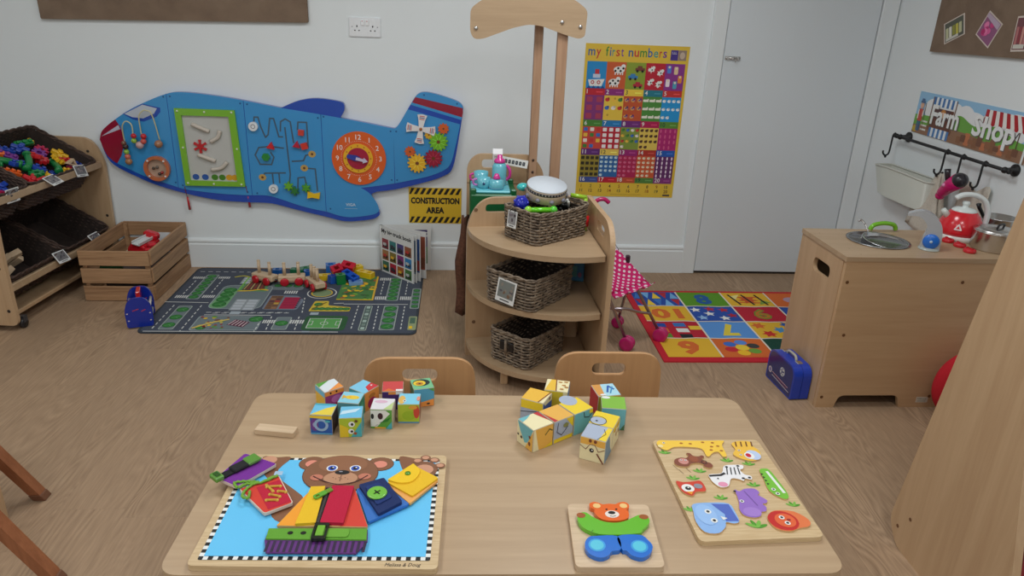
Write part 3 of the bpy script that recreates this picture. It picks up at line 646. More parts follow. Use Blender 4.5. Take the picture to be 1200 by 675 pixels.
# sand window with green frame
GF = rgb(126, 186, 50)
m = MB(); m.prism([(-1.47, 0.886), (-1.165, 0.884), (-1.147, 0.478), (-1.46, 0.478)], Z1, Z1 + 0.016, GF, holes=[[(-1.438, 0.85), (-1.198, 0.85), (-1.186, 0.503), (-1.432, 0.506)]])
for x, y in ((-1.455, 0.872), (-1.318, 0.87), (-1.18, 0.872), (-1.448, 0.682), (-1.17, 0.682), (-1.445, 0.492), (-1.31, 0.49), (-1.165, 0.49)): m.ball((x, y, Z1 + 0.016), 0.006, rgb(220, 230, 200), n=6)
gf = m.build('window_frame', GLOSS, ps, label='bright green window frame')
m = MB(); m.prism([(-1.44, 0.852), (-1.196, 0.852), (-1.184, 0.502), (-1.434, 0.504)], Z1, Z1 + 0.003, rgb(196, 196, 192)); a = Art(m, T(0, 0, Z1 + 0.003))
for x, c in ((-1.404, rgb(40, 90, 170)), (-1.355, rgb(40, 90, 170)), (-1.305, rgb(70, 130, 40)), (-1.266, rgb(70, 130, 40)), (-1.229, rgb(220, 160, 40)), (-1.2, rgb(220, 160, 40))): a.ell(x, 0.524, 0.018, 0.016, c, 1)
m.build('window_panel', GLOSS, ps, label='pale grey window panel with coloured spots')
for pts in (((-1.39, 0.806), (-1.35, 0.788), (-1.305, 0.77)), ((-1.305, 0.716), (-1.265, 0.74), (-1.25, 0.776)), ((-1.376, 0.646), (-1.335, 0.63), (-1.29, 0.614)), ((-1.317, 0.566), (-1.262, 0.578), (-1.23, 0.61))):
    MB().tube([(x, y, Z1 + 0.012) for x, y in spline(pts, 4)], 0.011, 8, rgb(206, 196, 184)).build('ramp', MATTE, ps)
def gearpoly(r, teeth, d=0.2):
    o = []
    for k in range(teeth):
        for f, q in ((0.0, 1 - d), (0.2, 1 - d), (0.32, 1), (0.68, 1), (0.8, 1 - d)):
            t = 2 * PI * (k + f) / teeth; o.append((r * q * math.cos(t), r * q * math.sin(t)))
    return o
m = MB(); m.M = T(-1.36, 0.69, Z1 + 0.003); m.prism(gearpoly(0.036, 6, 0.6), 0, 0.012, rgb(196, 30, 40)); m.build('star_wheel', GLOSS, ps)
for x, y0, y1 in ((-1.466, 0.47, 0.337), (-1.142, 0.48, 0.358)):
    m = MB(); m.tube([(x - 0.004, y0, Z1 + 0.004), (x, y0 - 0.07, 0.03)], 0.002, 5, rgb(120, 30, 40)); m.tube([(x, y0 - 0.06, 0.03), (x + 0.002, y1, 0.022)], [0.005, 0.0075], 8, rgb(190, 26, 36)); m.build('pull_handle', GLOSS, ps)
# maze knobs
def knob(x, y, r, c, nm='sliding_knob', sides=20, rot=0, h=0.018, mark=None):
    m = MB(); m.M = T(x, y, Z1) @ RZ(rot); m.prism(ell(0, 0, r, n=sides), 0.001, h, c)
    if mark: Art(m, T(0, 0, h)).ring(0, 0, r * 0.35, r * 0.5, mark, 1)
    m.build(nm, GLOSS, pm, bevel=0.002)
knob(-1.076, 0.803, 0.024, rgb(232, 236, 240), mark=GREY); knob(-0.998, 0.469, 0.024, rgb(232, 236, 240), mark=GREY)
knob(-0.994, 0.7, 0.025, rgb(210, 40, 50), sides=3, rot=80); knob(-1.024, 0.642, 0.022, rgb(40, 140, 60), sides=6); knob(-0.83, 0.777, 0.021, rgb(210, 70, 60), sides=4, rot=40)
knob(-0.858, 0.71, 0.024, rgb(190, 30, 60), sides=3, rot=200); knob(-0.818, 0.706, 0.024, rgb(214, 60, 50), sides=4, rot=60)
for x, y, c in ((-0.916, 0.486, rgb(110, 180, 50)), (-0.885, 0.46, rgb(40, 120, 60)), (-0.823, 0.478, rgb(80, 160, 50))):
    m = MB(); m.M = T(x, y, Z1); m.prism(gearpoly(0.025, 6, 0.4), 0.001, 0.018, c); m.build('sliding_knob', GLOSS, pm)
m = MB(); m.M = T(-0.785, 0.44, Z1); m.prism([(-0.035, -0.02), (-0.008, -0.014), (0.03, -0.022), (0.036, 0.014), (0.0, 0.006), (-0.03, 0.02)], 0.001, 0.018, YELLOW); m.build('sliding_knob', GLOSS, pm, bevel=0.002)
# clock
m = MB(); m.M = T(-0.532, 0.646, Z1); m.prism(ell(0, 0, 0.145, n=48), 0, 0.008, rgb(226, 96, 38)); a = Art(m, T(0, 0, 0.008))
for k in range(1, 13):
    t = R(90 - 30 * k); a.text(str(k), 0.115 * math.cos(t), 0.115 * math.sin(t) - 0.013, 0.026, rgb(240, 230, 225), 1, bold=0.01)
for k in range(60): a.ell(0.094 * math.cos(2 * PI * k / 60), 0.094 * math.sin(2 * PI * k / 60), 0.0016, 0.0016, rgb(240, 230, 225), 1, n=6)
ck = m.build('clock_face', GLOSS, pc, label='orange clock face')
m = MB(); m.M = T(-0.536, 0.647, Z1 + 0.008); m.prism(ell(0, 0, 0.079, n=40), 0, 0.006, rgb(240, 180, 40)); a = Art(m, T(0, 0, 0.006))
for k in range(12): a.ell(0.068 * math.cos(2 * PI * k / 12), 0.068 * math.sin(2 * PI * k / 12), 0.004, 0.004, rgb(190, 90, 40), 1, n=8)
m.prism(ell(0, 0, 0.058, n=36), 0.006, 0.01, rgb(170, 20, 60)); m.build('clock_dial', GLOSS, ck)
m = MB(); m.M = T(-0.536, 0.647, Z1 + 0.02) @ RZ(-14); m.prism(rpoly([(-0.06, 0.01), (-0.012, 0.016), (0.012, 0.01), (0.012, -0.01), (-0.012, -0.016), (-0.06, -0.01)], 0.006), 0, 0.006, rgb(40, 60, 160)); m.build('clock_hand', GLOSS, ck, label='blue hand')
m = MB(); m.M = T(-0.536, 0.647, Z1 + 0.028) @ RZ(-14); m.prism(rpoly([(-0.01, 0.008), (0.03, 0.007), (0.03, 0.016), (0.055, 0), (0.03, -0.016), (0.03, -0.007), (-0.01, -0.008)], 0.002), 0, 0.005, rgb(210, 200, 226)); m.build('clock_hand', GLOSS, ck, label='pale arrow hand')
# propeller and gears on the tail
m = MB(); m.M = T(-0.198, 0.813, Z1 + 0.006) @ RZ(-7)
arm = [(0.012, 0.012), (0.05, 0.018), (0.074, 0.026), (0.079, 0), (0.074, -0.026), (0.05, -0.018), (0.012, -0.012)]
o = []
for k in range(4): o += [((x * math.cos(k * PI / 2) - y * math.sin(k * PI / 2)), (x * math.sin(k * PI / 2) + y * math.cos(k * PI / 2))) for x, y in arm[::-1]]
m.prism(o, 0, 0.008, rgb(236, 232, 232)); a = Art(m, T(0, 0, 0.008))
for k in range(4):
    t = k * PI / 2; c_, s_ = math.cos(t), math.sin(t)
    for q, cc in ((0.052, rgb(190, 40, 50)), (0.06, rgb(40, 60, 130)), (0.068, rgb(190, 40, 50))): a.line([(q * c_ - 0.013 * s_, q * s_ + 0.013 * c_), (q * c_ + 0.013 * s_, q * s_ - 0.013 * c_)], 0.004, cc, 1)
m.ball((0, 0, 0.009), 0.009, rgb(170, 100, 50), n=8); m.build('propeller', GLOSS, pt, label='white four blade propeller')
for x, y, r, te, c, zz in ((-0.155, 0.783, 0.024, 9, rgb(220, 170, 50), 0), (-0.077, 0.818, 0.03, 10, rgb(216, 100, 50), 0), (-0.104, 0.747, 0.052, 14, rgb(120, 190, 50), 0.002), (-0.131, 0.657, 0.05, 14, rgb(160, 26, 60), 0.002), (-0.257, 0.69, 0.03, 10, rgb(216, 100, 50), 0), (-0.219, 0.628, 0.053, 14, rgb(240, 186, 50), 0.002)):
    m = MB(); m.M = T(x, y, Z1) @ RZ(random.uniform(0, 30)); m.prism(gearpoly(r, te), zz, zz + 0.01, c); a = Art(m, T(0, 0, zz + 0.01)); a.ell(0, 0, r * 0.18, r * 0.18, rgb(120, 70, 40), 2)
    if r > 0.045:
        for k in range(8): t = k * PI / 4; a.line([(r * 0.25 * math.cos(t), r * 0.25 * math.sin(t)), (r * 0.66 * math.cos(t), r * 0.66 * math.sin(t))], 0.003, [min(1, v * 1.6 + 0.05) for v in c], 1)
    m.build('gear', GLOSS, pt)
# ------------------------------------------------------------------ baskets
def ring_pts(L, Wd, r, n):
    """n points evenly spaced round a rounded rectangle"""
    o = rrect(-L / 2, -Wd / 2, L / 2, Wd / 2, r, 6); o.append(o[0])
    ds = [0]
    for a, b in zip(o[:-1], o[1:]): ds.append(ds[-1] + math.hypot(b[0] - a[0], b[1] - a[1]))
    out = []; j = 0
    for i in range(n):
        t = ds[-1] * i / n
        while ds[j + 1] < t: j += 1
        f = (t - ds[j]) / max(1e-9, ds[j + 1] - ds[j]); a, b = o[j], o[j + 1]
        out.append((a[0] + (b[0] - a[0]) * f, a[1] + (b[1] - a[1]) * f))
    return out
def wicker_basket(root, L, Wd, H, rows, stakes, mat, inner, taper=0.9, dip=0.0, thick=None, holes=False, jit=0.0018):
    rnd = random.Random(int(L * 1000) + rows)
    n = stakes * 4; th = thick or H / rows * 0.52
    body = MB()
    for k in range(rows):
        z = th + (H - 2 * th) * k / (rows - 1); s = taper + (1 - taper) * z / H
        base = ring_pts(L * s, Wd * s, 0.03, n); pts = []
        for i, (x, y) in enumerate(base):
            ph = PI / 2 * i + PI * (k % 2); o = 0.55 * th * math.sin(ph) + rnd.uniform(-jit, jit) * 0.5
            l = math.hypot(x, y); zz = z + rnd.uniform(-jit, jit) - dip * (z / H) * (1 - (2 * x / L) ** 2) * 0.5
            pts.append((x + x / l * o, y + y / l * o, zz))
        body.tube(pts, [th * rnd.uniform(0.8, 1.1) for _ in pts], 5, WHITE, 0, closed=True)
    b = body.build('woven_side', mat, root)
    st = MB()
    bot_ = ring_pts(L * taper, Wd * taper, 0.03, stakes); top_ = ring_pts(L, Wd, 0.03, stakes)
    for (x0, y0), (x1, y1) in zip(bot_, top_): st.tube([(x0, y0, 0.002), (x1, y1, H)], th * 0.6, 5)
    st.build('stakes', mat, root)
    rim = MB()
    for ph in (0, PI):
        base = ring_pts(L * 1.01, Wd * 1.01, 0.03, n)
        rim.tube([(x * (1 + 0.012 * math.cos(i * 0.8 + ph)), y * (1 + 0.012 * math.cos(i * 0.8 + ph)), H + th * 0.9 * math.sin(i * 0.8 + ph) - dip * (1 - (2 * x / L) ** 2) * 0.5) for i, (x, y) in enumerate(base)], th * 0.85, 6, closed=True)
    rim.build('rim', mat, root)
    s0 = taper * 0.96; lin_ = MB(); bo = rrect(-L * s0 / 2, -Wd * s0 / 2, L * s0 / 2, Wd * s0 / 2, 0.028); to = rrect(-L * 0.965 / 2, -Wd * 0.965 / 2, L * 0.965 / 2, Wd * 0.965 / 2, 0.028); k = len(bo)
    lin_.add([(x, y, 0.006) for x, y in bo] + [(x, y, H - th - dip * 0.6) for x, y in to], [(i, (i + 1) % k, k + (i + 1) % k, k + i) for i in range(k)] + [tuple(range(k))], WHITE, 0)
    lin_.build('shade_liner', inner, root, label='added dark liner coloured as the shaded inside')  # added liner closes the weave, with the inside's shade put in its colour
    return b
def photo_card(mb, M, w, h, cols, rnd, strip=True, base=rgb(226, 226, 224)):
    mb.box(-w / 2, -h / 2, 0, w / 2, h / 2, 0.0012, base, 0, M); a = Art(mb, M @ T(0, 0, 0.0012))
    y0 = -h / 2 + (h * 0.2 if strip else h * 0.07)
    a.rect(-w * 0.42, y0, w * 0.42, h * 0.43, cols[0], 1)
    for i in range(9):
        x, y = rnd.uniform(-0.33, 0.33) * w, rnd.uniform(y0 + h * 0.12, h * 0.34)
        a.ell(x, y, rnd.uniform(0.05, 0.11) * w, rnd.uniform(0.05, 0.1) * h, rnd.choice(cols[1:]), 2 + i % 3, rot=rnd.uniform(0, 90), n=8)
    if strip: a.rect(-w * 0.25, -h * 0.42, w * 0.25, -h * 0.37, rgb(70, 70, 74), 1)

# ------------------------------------------------------------------ left tray unit (turned 5 degrees), two tilted tiers
LU = thing('tray_storage_unit', 'pale wooden tilted tray storage unit with castors against the left of the back wall', 'storage unit', (-1.945, 3.06, 0), (0, 0, R(-5.1)))
LR = frame((0, 0, 0), (1, 0, 0), (0, 0, 1), (0, -1, 0))   # side outline drawn as (out, up)
side = rpoly([(-0.4, 0.03), (0.0, 0.03), (-0.005, 0.33), (0.004, 0.6), (-0.05, 0.72), (-0.4, 0.72)], [0.03, 0.03, 0.2, 0.05, 0.06, 0.05], 6)
for y in (0.0, 0.86):
    m = MB(frame((0, y, 0), (1, 0, 0), (0, 0, 1), (0, -1, 0))); m.prism(side, -0.02, 0.0)
    for u, v in ((-0.075, 0.648), (-0.03, 0.1), (-0.03, 0.3)): m.lathe([(0.008, 0), (0.0075, 0.0008), (0, 0.0008)], 14, rgb(40, 34, 30), 1, T(u, v, 0.0))
    m.build('end_panel', [MAPLEV, MATTE], LU, bevel=0.003)
def shelf_tilt(z_front, z_back, depth):
    a = math.atan2(z_back - z_front, depth); return a
for zf, zr in ((0.462, 0.568), (0.1, 0.186)):
    m = MB(); m.cbox(-0.384, 0.02, zf + 0.115, -0.37, 0.84, zf + 0.14, 0.002); m.build('support_rail', MAPLEV, LU)
    m = MB(); m.cbox(-0.022, 0.02, zr, -0.002, 0.84, zr + 0.034, 0.003); m.build('front_rail', MAPLE, LU)
m = MB(); m.cbox(-0.39, 0.02, 0.06, -0.03, 0.84, 0.08, 0.003); m.lathe([(0.007, 0), (0, 0.001)], 12, rgb(40, 34, 30), 1, T(-0.06, 0.05, 0.08)); m.build('base_shelf', [MAPLEV, MATTE], LU)
m = MB(); m.box(-0.4, 0.02, 0.06, -0.385, 0.84, 0.7); m.build('back_panel', MAPLEV, LU)
for x, y in ((-0.012, 0.05), (-0.36, 0.05), (-0.012, 0.8), (-0.36, 0.8)):
    m = MB(); m.lathe([(0.0, -0.009), (0.02, -0.009), (0.024, -0.004), (0.024, 0.004), (0.02, 0.009), (0, 0.009)], 18, rgb(34, 32, 34), 0, T(x, y, 0.0245) @ RY(90)); m.box(x - 0.013, y - 0.012, 0.03, x + 0.013, y + 0.012, 0.06, rgb(60, 60, 64)); m.build('castor', PLASTIC, LU)
LUM = T(-1.945, 3.06, 0) @ RZ(-5.1)
# four dark baskets tipped forward on the two tiers
tilt = 29.0; rb = random.Random(3)
lab = ['long dark woven basket of bright plastic bricks on the top tier by the back wall', 'short dark woven basket of bricks on the top tier nearest the camera', 'dark woven basket on the lower tier by the back wall, nearly empty', 'dark woven basket of wooden blocks on the lower tier nearest the camera']
cards = [(0.1, 40), (-0.14, 6)], [(0.0, 62)], [(0.03, 22)], [(0.145, 26)]
bask = []
for i, (yc, ln, zf) in enumerate(((0.547, 0.53, 0.462), (0.146, 0.235, 0.462), (0.632, 0.385, 0.1), (0.222, 0.385, 0.1))):
    M = LUM @ T(-0.085, yc, zf) @ RY(tilt) @ T(-0.18, 0, 0.004)
    b = thing('dark_basket', lab[i], 'basket'); b.matrix_world = M; b['group'] = 'dark woven baskets in the tray unit'
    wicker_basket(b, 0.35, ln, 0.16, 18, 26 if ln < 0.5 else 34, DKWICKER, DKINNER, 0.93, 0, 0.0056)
    for j, (cy, an) in enumerate(cards[i]):
        m = MB(); CM = T(0.178, cy, 0.166) @ RZ(90) @ RX(an) @ RZ(rb.uniform(-12, 4)) @ T(0, -0.02, 0)
        photo_card(m, CM, 0.085, 0.06, [rgb(120, 118, 120), rgb(70, 66, 70), rgb(160, 150, 150), rgb(96, 90, 100)], rb)
        m.build('photo_tag', PRINT, b, label='white picture tag')
    bask.append((b, M))
# bright plastic bricks lying in the top baskets
brc = [('green', rgb(24, 130, 66)), ('blue', rgb(34, 70, 170)), ('red', rgb(206, 34, 44)), ('yellow', rgb(240, 190, 40)), ('orange', rgb(240, 110, 40)), ('purple', rgb(120, 50, 140)), ('crimson', rgb(190, 30, 80))]
def brick_mesh(kind, col, name):
    m = MB()
    if kind == 0:      # notched clip brick
        m.cbox(-0.045, -0.015, 0, 0.045, 0.015, 0.022, 0.003, col)
        for x in (-0.03, 0, 0.03): m.cyl(0.009, 0.022, 0.032, 12, col, M=T(x, 0, 0), b=0.002)
    elif kind == 1:    # rounded tube piece
        m.tube([(-0.06, 0, 0.016), (-0.02, 0.006, 0.016), (0.02, 0.004, 0.016), (0.06, -0.01, 0.016)], 0.016, 10, col)
        for x in (-0.06, 0.06): m.lathe([(0.018, -0.006), (0.02, 0), (0.018, 0.006)], 12, col, 0, T(x, 0 if x < 0 else -0.01, 0.016) @ RY(90))
    elif kind == 2:    # toothed disc
        m.prism(gearpoly(0.034, 8, 0.3), 0, 0.018, col, holes=[ell(0, 0, 0.012, n=12)])
    else:              # cross piece
        m.cbox(-0.04, -0.012, 0, 0.04, 0.012, 0.022, 0.003, col); m.cbox(-0.012, -0.04, 0, 0.012, 0.04, 0.0215, 0.003, col)
        m.cyl(0.012, 0.022, 0.03, 12, col, b=0.002)
    return m
knm = ['notched bar', 'bent tube piece', 'toothed disc', 'cross piece']
def put(b, M, name, mb, u, v, w, rx, ry, rz, label, cat, group, mats=None, bevel=0):
    o = mb.build(name, mats, bevel=bevel); o.matrix_world = M @ T(u, v, w) @ RZ(rz) @ RY(ry) @ RX(rx); tag(o, label, cat, group); return o
where = ['at the back corner of', 'near the wall end of', 'in the middle of', 'by the front rim of', 'at the near end of', 'high on the pile in', 'low against the side of']
G_ = 'plastic construction bricks in the dark baskets'
spec = [  # basket, u (front +), v (away +), w, kind, colour, rz
 (0, -0.06, -0.13, 0.085, 1, 0, 60), (0, -0.02, -0.08, 0.1, 1, 0, 20), (0, -0.09, -0.02, 0.1, 0, 1, 50), (0, -0.08, 0.045, 0.095, 3, 1, 20), (0, -0.02, 0.07, 0.1, 2, 5, 10), (0, 0.02, 0.04, 0.1, 2, 2, 50), (0, 0.02, 0.13, 0.1, 3, 3, 30),
 (0, 0.06, 0.11, 0.09, 0, 2, 80), (0, 0.08, 0.05, 0.09, 1, 0, -40), (0, 0.02, -0.03, 0.11, 1, 0, -50), (0, 0.06, -0.03, 0.105, 0, 1, 10), (0, 0.04, -0.12, 0.1, 0, 4, 70), (0, 0.1, -0.02, 0.09, 0, 3, -30), (0, 0.1, -0.09, 0.09, 3, 2, 30), (0, 0.11, 0.02, 0.08, 2, 1, 0), (0, 0.1, -0.13, 0.085, 2, 6, 20), (0, 0.09, 0.14, 0.08, 0, 1, 70), (0, -0.05, 0.12, 0.08, 2, 6, 0), (0, -0.01, -0.15, 0.095, 0, 4, 60), (0, -0.1, -0.12, 0.08, 3, 2, 0), (0, -0.11, 0.11, 0.075, 0, 3, 85),
 (0, 0.12, -0.08, 0.09, 0, 2, 75), (0, 0.0, 0.015, 0.115, 3, 2, 15), (0, -0.1, 0.08, 0.1, 0, 0, 70), (0, 0.05, 0.085, 0.11, 2, 3, 0), (0, 0.02, -0.075, 0.115, 0, 1, 85), (0, 0.12, 0.06, 0.09, 0, 3, 80), (0, -0.05, -0.05, 0.11, 0, 5, 30), (0, 0.09, -0.055, 0.105, 2, 0, 0), (0, 0.12, 0.1, 0.09, 2, 6, 0), (0, -0.08, -0.07, 0.105, 3, 4, 40),
 (1, 0.08, 0.13, 0.09, 3, 1, 10), (1, 0.09, 0.06, 0.085, 2, 6, 10), (1, 0.02, 0.11, 0.1, 0, 4, 40), (1, 0.03, 0.04, 0.1, 1, 2, 70), (1, -0.04, 0.12, 0.09, 1, 0, 20), (1, 0.08, -0.02, 0.085, 0, 1, 0)]
seen_ = set()
for q, (bi, u, v, w, kd, ci, rz) in enumerate(spec):
    nm, c = brc[ci]; b, M = bask[bi]
    # each brick's label names its colour, form and place in the basket
    side_ = ('by the rear rim' if u < -0.04 else 'by the front rim' if u > 0.065 else 'mid basket')
    end_ = ('beside the wall' if v > 0.1 else 'towards the wall' if v > 0.03 else 'halfway along' if v > -0.035 else 'towards the camera' if v > -0.1 else 'nearest the camera')
    lb_ = f'{nm} {knm[kd]} {side_} {end_} of the {"long" if bi == 0 else "short"} top basket'
    while lb_ in seen_: lb_ = 'second ' + lb_
    seen_.add(lb_); assert len(lb_.split()) <= 16, lb_
    put(b, M, 'plastic_brick', brick_mesh(kd, c, nm), u * 1.12, v * (1.6 if bi == 0 else 0.55), w + 0.012, rb.uniform(-18, 18), rb.uniform(-20, 20), rz, lb_, 'brick', G_)
# plain wooden blocks in the lower near basket and one in the top basket
for k, (u, v, w, l, rz, ry) in enumerate(((0.06, -0.08, 0.1, 0.14, 80, -40), (0.05, -0.03, 0.11, 0.15, 70, -30), (0.08, 0.02, 0.1, 0.07, 20, -60), (0.0, -0.1, 0.1, 0.13, 60, -20), (0.1, -0.12, 0.09, 0.12, 95, -30))):
    m = MB(); m.cbox(-l / 2, -0.014, 0, l / 2, 0.014, 0.028, 0.002)
    put(*bask[3], 'wooden_block', m, u, v, w, 10 * k, ry, rz, ['long wooden block standing at the front of the near lower basket', 'longest wooden block leaning in the near lower basket', 'short wooden block lying at the right of the near lower basket', 'wooden block at the back of the near lower basket', 'wooden block closest to the camera in the near lower basket'][k], 'block', 'plain wooden blocks', TOYWOOD)
m = MB(); m.prism([(-0.03, 0), (0.03, 0), (0, 0.034)], -0.012, 0.012, holes=[[(-0.013, 0.006), (0.013, 0.006), (0, 0.02)]])
put(*bask[0], 'wooden_block', m, 0.12, 0.15, 0.13, 60, 10, 60, 'small wooden arch triangle at the wall end of the far top basket', 'block', 'plain wooden blocks', TOYWOOD)

# ------------------------------------------------------------------ slatted pine crate with toys
cr_ = thing('wooden_crate', 'slatted pine crate of toys on the floor beside the tray unit', 'crate', (-1.668, 3.69, 0))
CX, CYy, CH = 0.165, 0.255, 0.27
for k in range(3):
    z0 = 0.003 + k * 0.092; z1 = z0 + 0.074
    for y in (-CYy, CYy):
        m = MB(); m.cbox(-CX, y - 0.007, z0, CX, y + 0.007, z1, 0.0015); m.build('end_slat', PINEX, cr_)
    for x in (-CX, CX):
        m = MB(); m.cbox(x - 0.007, -CYy + 0.007, z0, x + 0.007, CYy - 0.007, z1, 0.0015); m.build('side_slat', PINEY, cr_)
for x in (-CX + 0.018, CX - 0.018):
    for y in (-CYy + 0.018, CYy - 0.018):
        m = MB(); m.cbox(x - 0.01, y - 0.01, 0.0, x + 0.01, y + 0.01, 0.255, 0.001); m.build('corner_post', PINEY, cr_)
m = MB(); m.box(-CX + 0.007, -CYy + 0.007, 0.004, CX - 0.007, CYy - 0.007, 0.012); m.build('base_board', PINEY, cr_)
CM = T(-1.668, 3.69, 0)
def at(o, M): o.matrix_world = M; return o
# toys in the crate: red vehicle with white ladder bed, white track piece, green road piece, pale plank
rv = thing('toy_lorry', 'red toy lorry with a white ramp lying in the slatted crate', 'toy vehicle'); rv.matrix_world = CM @ T(0.03, 0.02, 0.18) @ RZ(80) @ RX(14)
m = MB(); m.cbox(-0.075, -0.04, 0, 0.075, 0.04, 0.05, 0.008, rgb(206, 24, 40)); m.cbox(0.03, -0.038, 0.045, 0.078, 0.038, 0.085, 0.01, rgb(206, 24, 40)); m.build('body', GLOSS, rv)
m = MB(); m.cbox(-0.09, -0.022, 0.052, 0.055, 0.022, 0.06, 0.002, rgb(214, 216, 216))
for y in (-0.022, 0.016): m.cbox(-0.09, y, 0.06, 0.055, y + 0.006, 0.07, 0.001, rgb(222, 222, 222))
m.build('ramp', PLASTIC, rv, label='white ramp')
for x in (-0.045, 0.045):
    for y in (-0.043, 0.043):
        m = MB(); m.lathe([(0, -0.009), (0.02, -0.009), (0.024, -0.005), (0.024, 0.005), (0.02, 0.009), (0, 0.009)], 18, rgb(190, 22, 36), 0, T(x, y, 0.004) @ RX(90)); m.build('wheel', GLOSS, rv)
r2_ = thing('toy_car', 'small red toy car in the crate right of the white ramp', 'toy vehicle'); r2_.matrix_world = CM @ T(0.09, -0.02, 0.18) @ RZ(30)
m = MB(); m.cbox(-0.045, -0.026, 0, 0.045, 0.026, 0.03, 0.008, rgb(200, 26, 44)); m.cbox(-0.025, -0.022, 0.028, 0.022, 0.022, 0.052, 0.009, rgb(206, 34, 50)); m.build('body', GLOSS, r2_)
for x in (-0.026, 0.026):
    for y in (-0.028, 0.028):
        m = MB(); m.lathe([(0, -0.006), (0.013, -0.006), (0.015, 0), (0.013, 0.006), (0, 0.006)], 14, rgb(60, 20, 24), 0, T(x, y, 0.002) @ RX(90)); m.build('wheel', GLOSS, r2_)
m = MB(); m.prism(rpoly([(-0.075, 0), (0.075, 0), (0.05, 0.055), (-0.05, 0.055)], 0.012), -0.006, 0.006, rgb(206, 208, 210)); o = m.build('white_plastic_tray', PLASTIC, bevel=0.002); tag(o, 'white plastic tray piece standing at the back of the crate', 'toy part'); o.matrix_world = CM @ T(0.06, 0.17, 0.17) @ RX(70)
m = MB(); m.prism(rpoly([(-0.06, 0), (0.06, 0), (0.042, 0.045), (-0.042, 0.045)], 0.012), -0.005, 0.005, rgb(24, 70, 36)); o = m.build('green_plastic_tray', PLASTIC, bevel=0.002); tag(o, 'dark green plastic piece showing between the front slats of the crate', 'toy part'); o.matrix_world = CM @ T(-0.03, -0.232, 0.155) @ RX(90)
m = MB(); m.cbox(-0.09, -0.02, 0, 0.09, 0.02, 0.012, 0.002); o = m.build('wooden_track', TOYWOOD); tag(o, 'grey wooden plank leaning inside the left of the crate', 'toy part'); o.matrix_world = CM @ T(-0.08, 0.02, 0.13) @ RZ(70) @ RY(-20)
m = MB(); m.cbox(-0.12, -0.15, 0, 0.12, 0.2, 0.1, 0.02, rgb(70, 62, 60)); o = m.build('toy_garage', MATTE); tag(o, 'dark toy box filling the bottom of the slatted crate', 'toy part'); o.matrix_world = CM @ T(0, 0, 0.013)

# ------------------------------------------------------------------ blue bead roller toy on the floor
bt = thing('bead_roller_toy', 'blue arch ended bead toy standing on the mat corner in front of the crate', 'toy', (-1.456, 3.15, 0.0065), (0, 0, R(19)))
arch = rpoly([(-0.055, 0), (0.055, 0), (0.058, 0.09), (0.035, 0.142), (-0.035, 0.142), (-0.058, 0.09)], [0.012, 0.012, 0.04, 0.05, 0.05, 0.04], 6)
for y in (-0.035, 0.115):
    m = MB(frame((0, y, 0), (1, 0, 0), (0, 0, 1), (0, -1, 0))); m.prism(arch, -0.007, 0.007, rgb(18, 44, 150)); a = Art(m, T(0, 0, 0.007))
    for x, z in ((-0.045, 0.035), (0.045, 0.03), (-0.048, 0.07), (0.046, 0.066)): a.ell(x, z, 0.004, 0.003, rgb(200, 196, 190), 1, n=8)
    for x, z, w_ in ((-0.012, 0.085, 0.012), (0.02, 0.08, 0.008)): a.line([(x - w_, z - 0.003), (x + w_, z + 0.004)], 0.004, rgb(180, 50, 70), 1)
    m.build('end_plate', GLOSS, bt, bevel=0.002)
for x, z in ((-0.046, 0.03), (0.046, 0.03), (-0.045, 0.085), (0.045, 0.085)):
    m = MB(); m.tube([(x, -0.035, z), (x, 0.115, z)], 0.006, 8, rgb(214, 206, 196)); m.build('rod', PLASTIC, bt, label='white rod')
m = MB(); m.cbox(-0.009, 0.03, 0.05, 0.009, 0.106, 0.145, 0.003, rgb(206, 40, 44)); m.build('bar', GLOSS, bt, label='red bar')

# ------------------------------------------------------------------ road play mat
rm = MB(); MW, MH = 1.262, 0.865
rm.prism(rrect(0, 0, MW, MH, 0.04), 0, 0.0055, rgb(52, 58, 66)); A_ = Art(rm, T(0, 0, 0.0055), e=0.00025)
A_.poly(rrect(0.012, 0.012, MW - 0.012, MH - 0.012, 0.035), rgb(70, 76, 90), 1)
WL = rgb(214, 214, 210); TG = rgb(96, 150, 96); LG = rgb(112, 124, 128); TR = rgb(48, 124, 52); TRD = rgb(30, 80, 40)
def tree(x, y, r, l=4): A_.ell(x, y, r * 1.12, r * 1.12, TRD, l); A_.ell(x, y, r, r, TR, l + 1); A_.line([(x - r * 0.6, y - r * 0.3), (x, y), (x + r * 0.5, y + r * 0.6)], r * 0.18, TG, l + 2); A_.line([(x + r * 0.5, y - r * 0.5), (x, y)], r * 0.16, TG, l + 2)
def zebra(x0, y0, x1, y1, n=6, vert=False):
    for k in range(n):
        w_ = (x1 - x0) / n; A_.rect(x0 + k * w_ + w_ * 0.18, y0, x0 + k * w_ + w_ * 0.82, y1, WL, 3)
def strip_(x0, y0, x1, y1, n, car=False):
    A_.rr(x0 - 0.004, y0 - 0.004, x1 + 0.004, y1 + 0.004, 0.012, rgb(170, 180, 170), 2); A_.rr(x0, y0, x1, y1, 0.01, LG if not car else rgb(84, 100, 96), 3)
    for k in range(n):
        y = y0 + (k + 0.5) * (y1 - y0) / n
        if car: A_.rr((x0 + x1) / 2 - 0.009, y - 0.014, (x0 + x1) / 2 + 0.009, y + 0.014, 0.005, [rgb(170, 190, 180), rgb(120, 140, 130)][k % 2], 4)
        else: tree((x0 + x1) / 2, y, min((x1 - x0) * 0.43, (y1 - y0) / n * 0.44))
strip_(0.086, 0.405, 0.143, 0.75, 7); strip_(0.088, 0.04, 0.148, 0.31, 3); strip_(1.085, 0.408, 1.142, 0.73, 6); strip_(1.088, 0.048, 1.152, 0.335, 4); strip_(0.993, 0.04, 1.023, 0.332, 7, True)
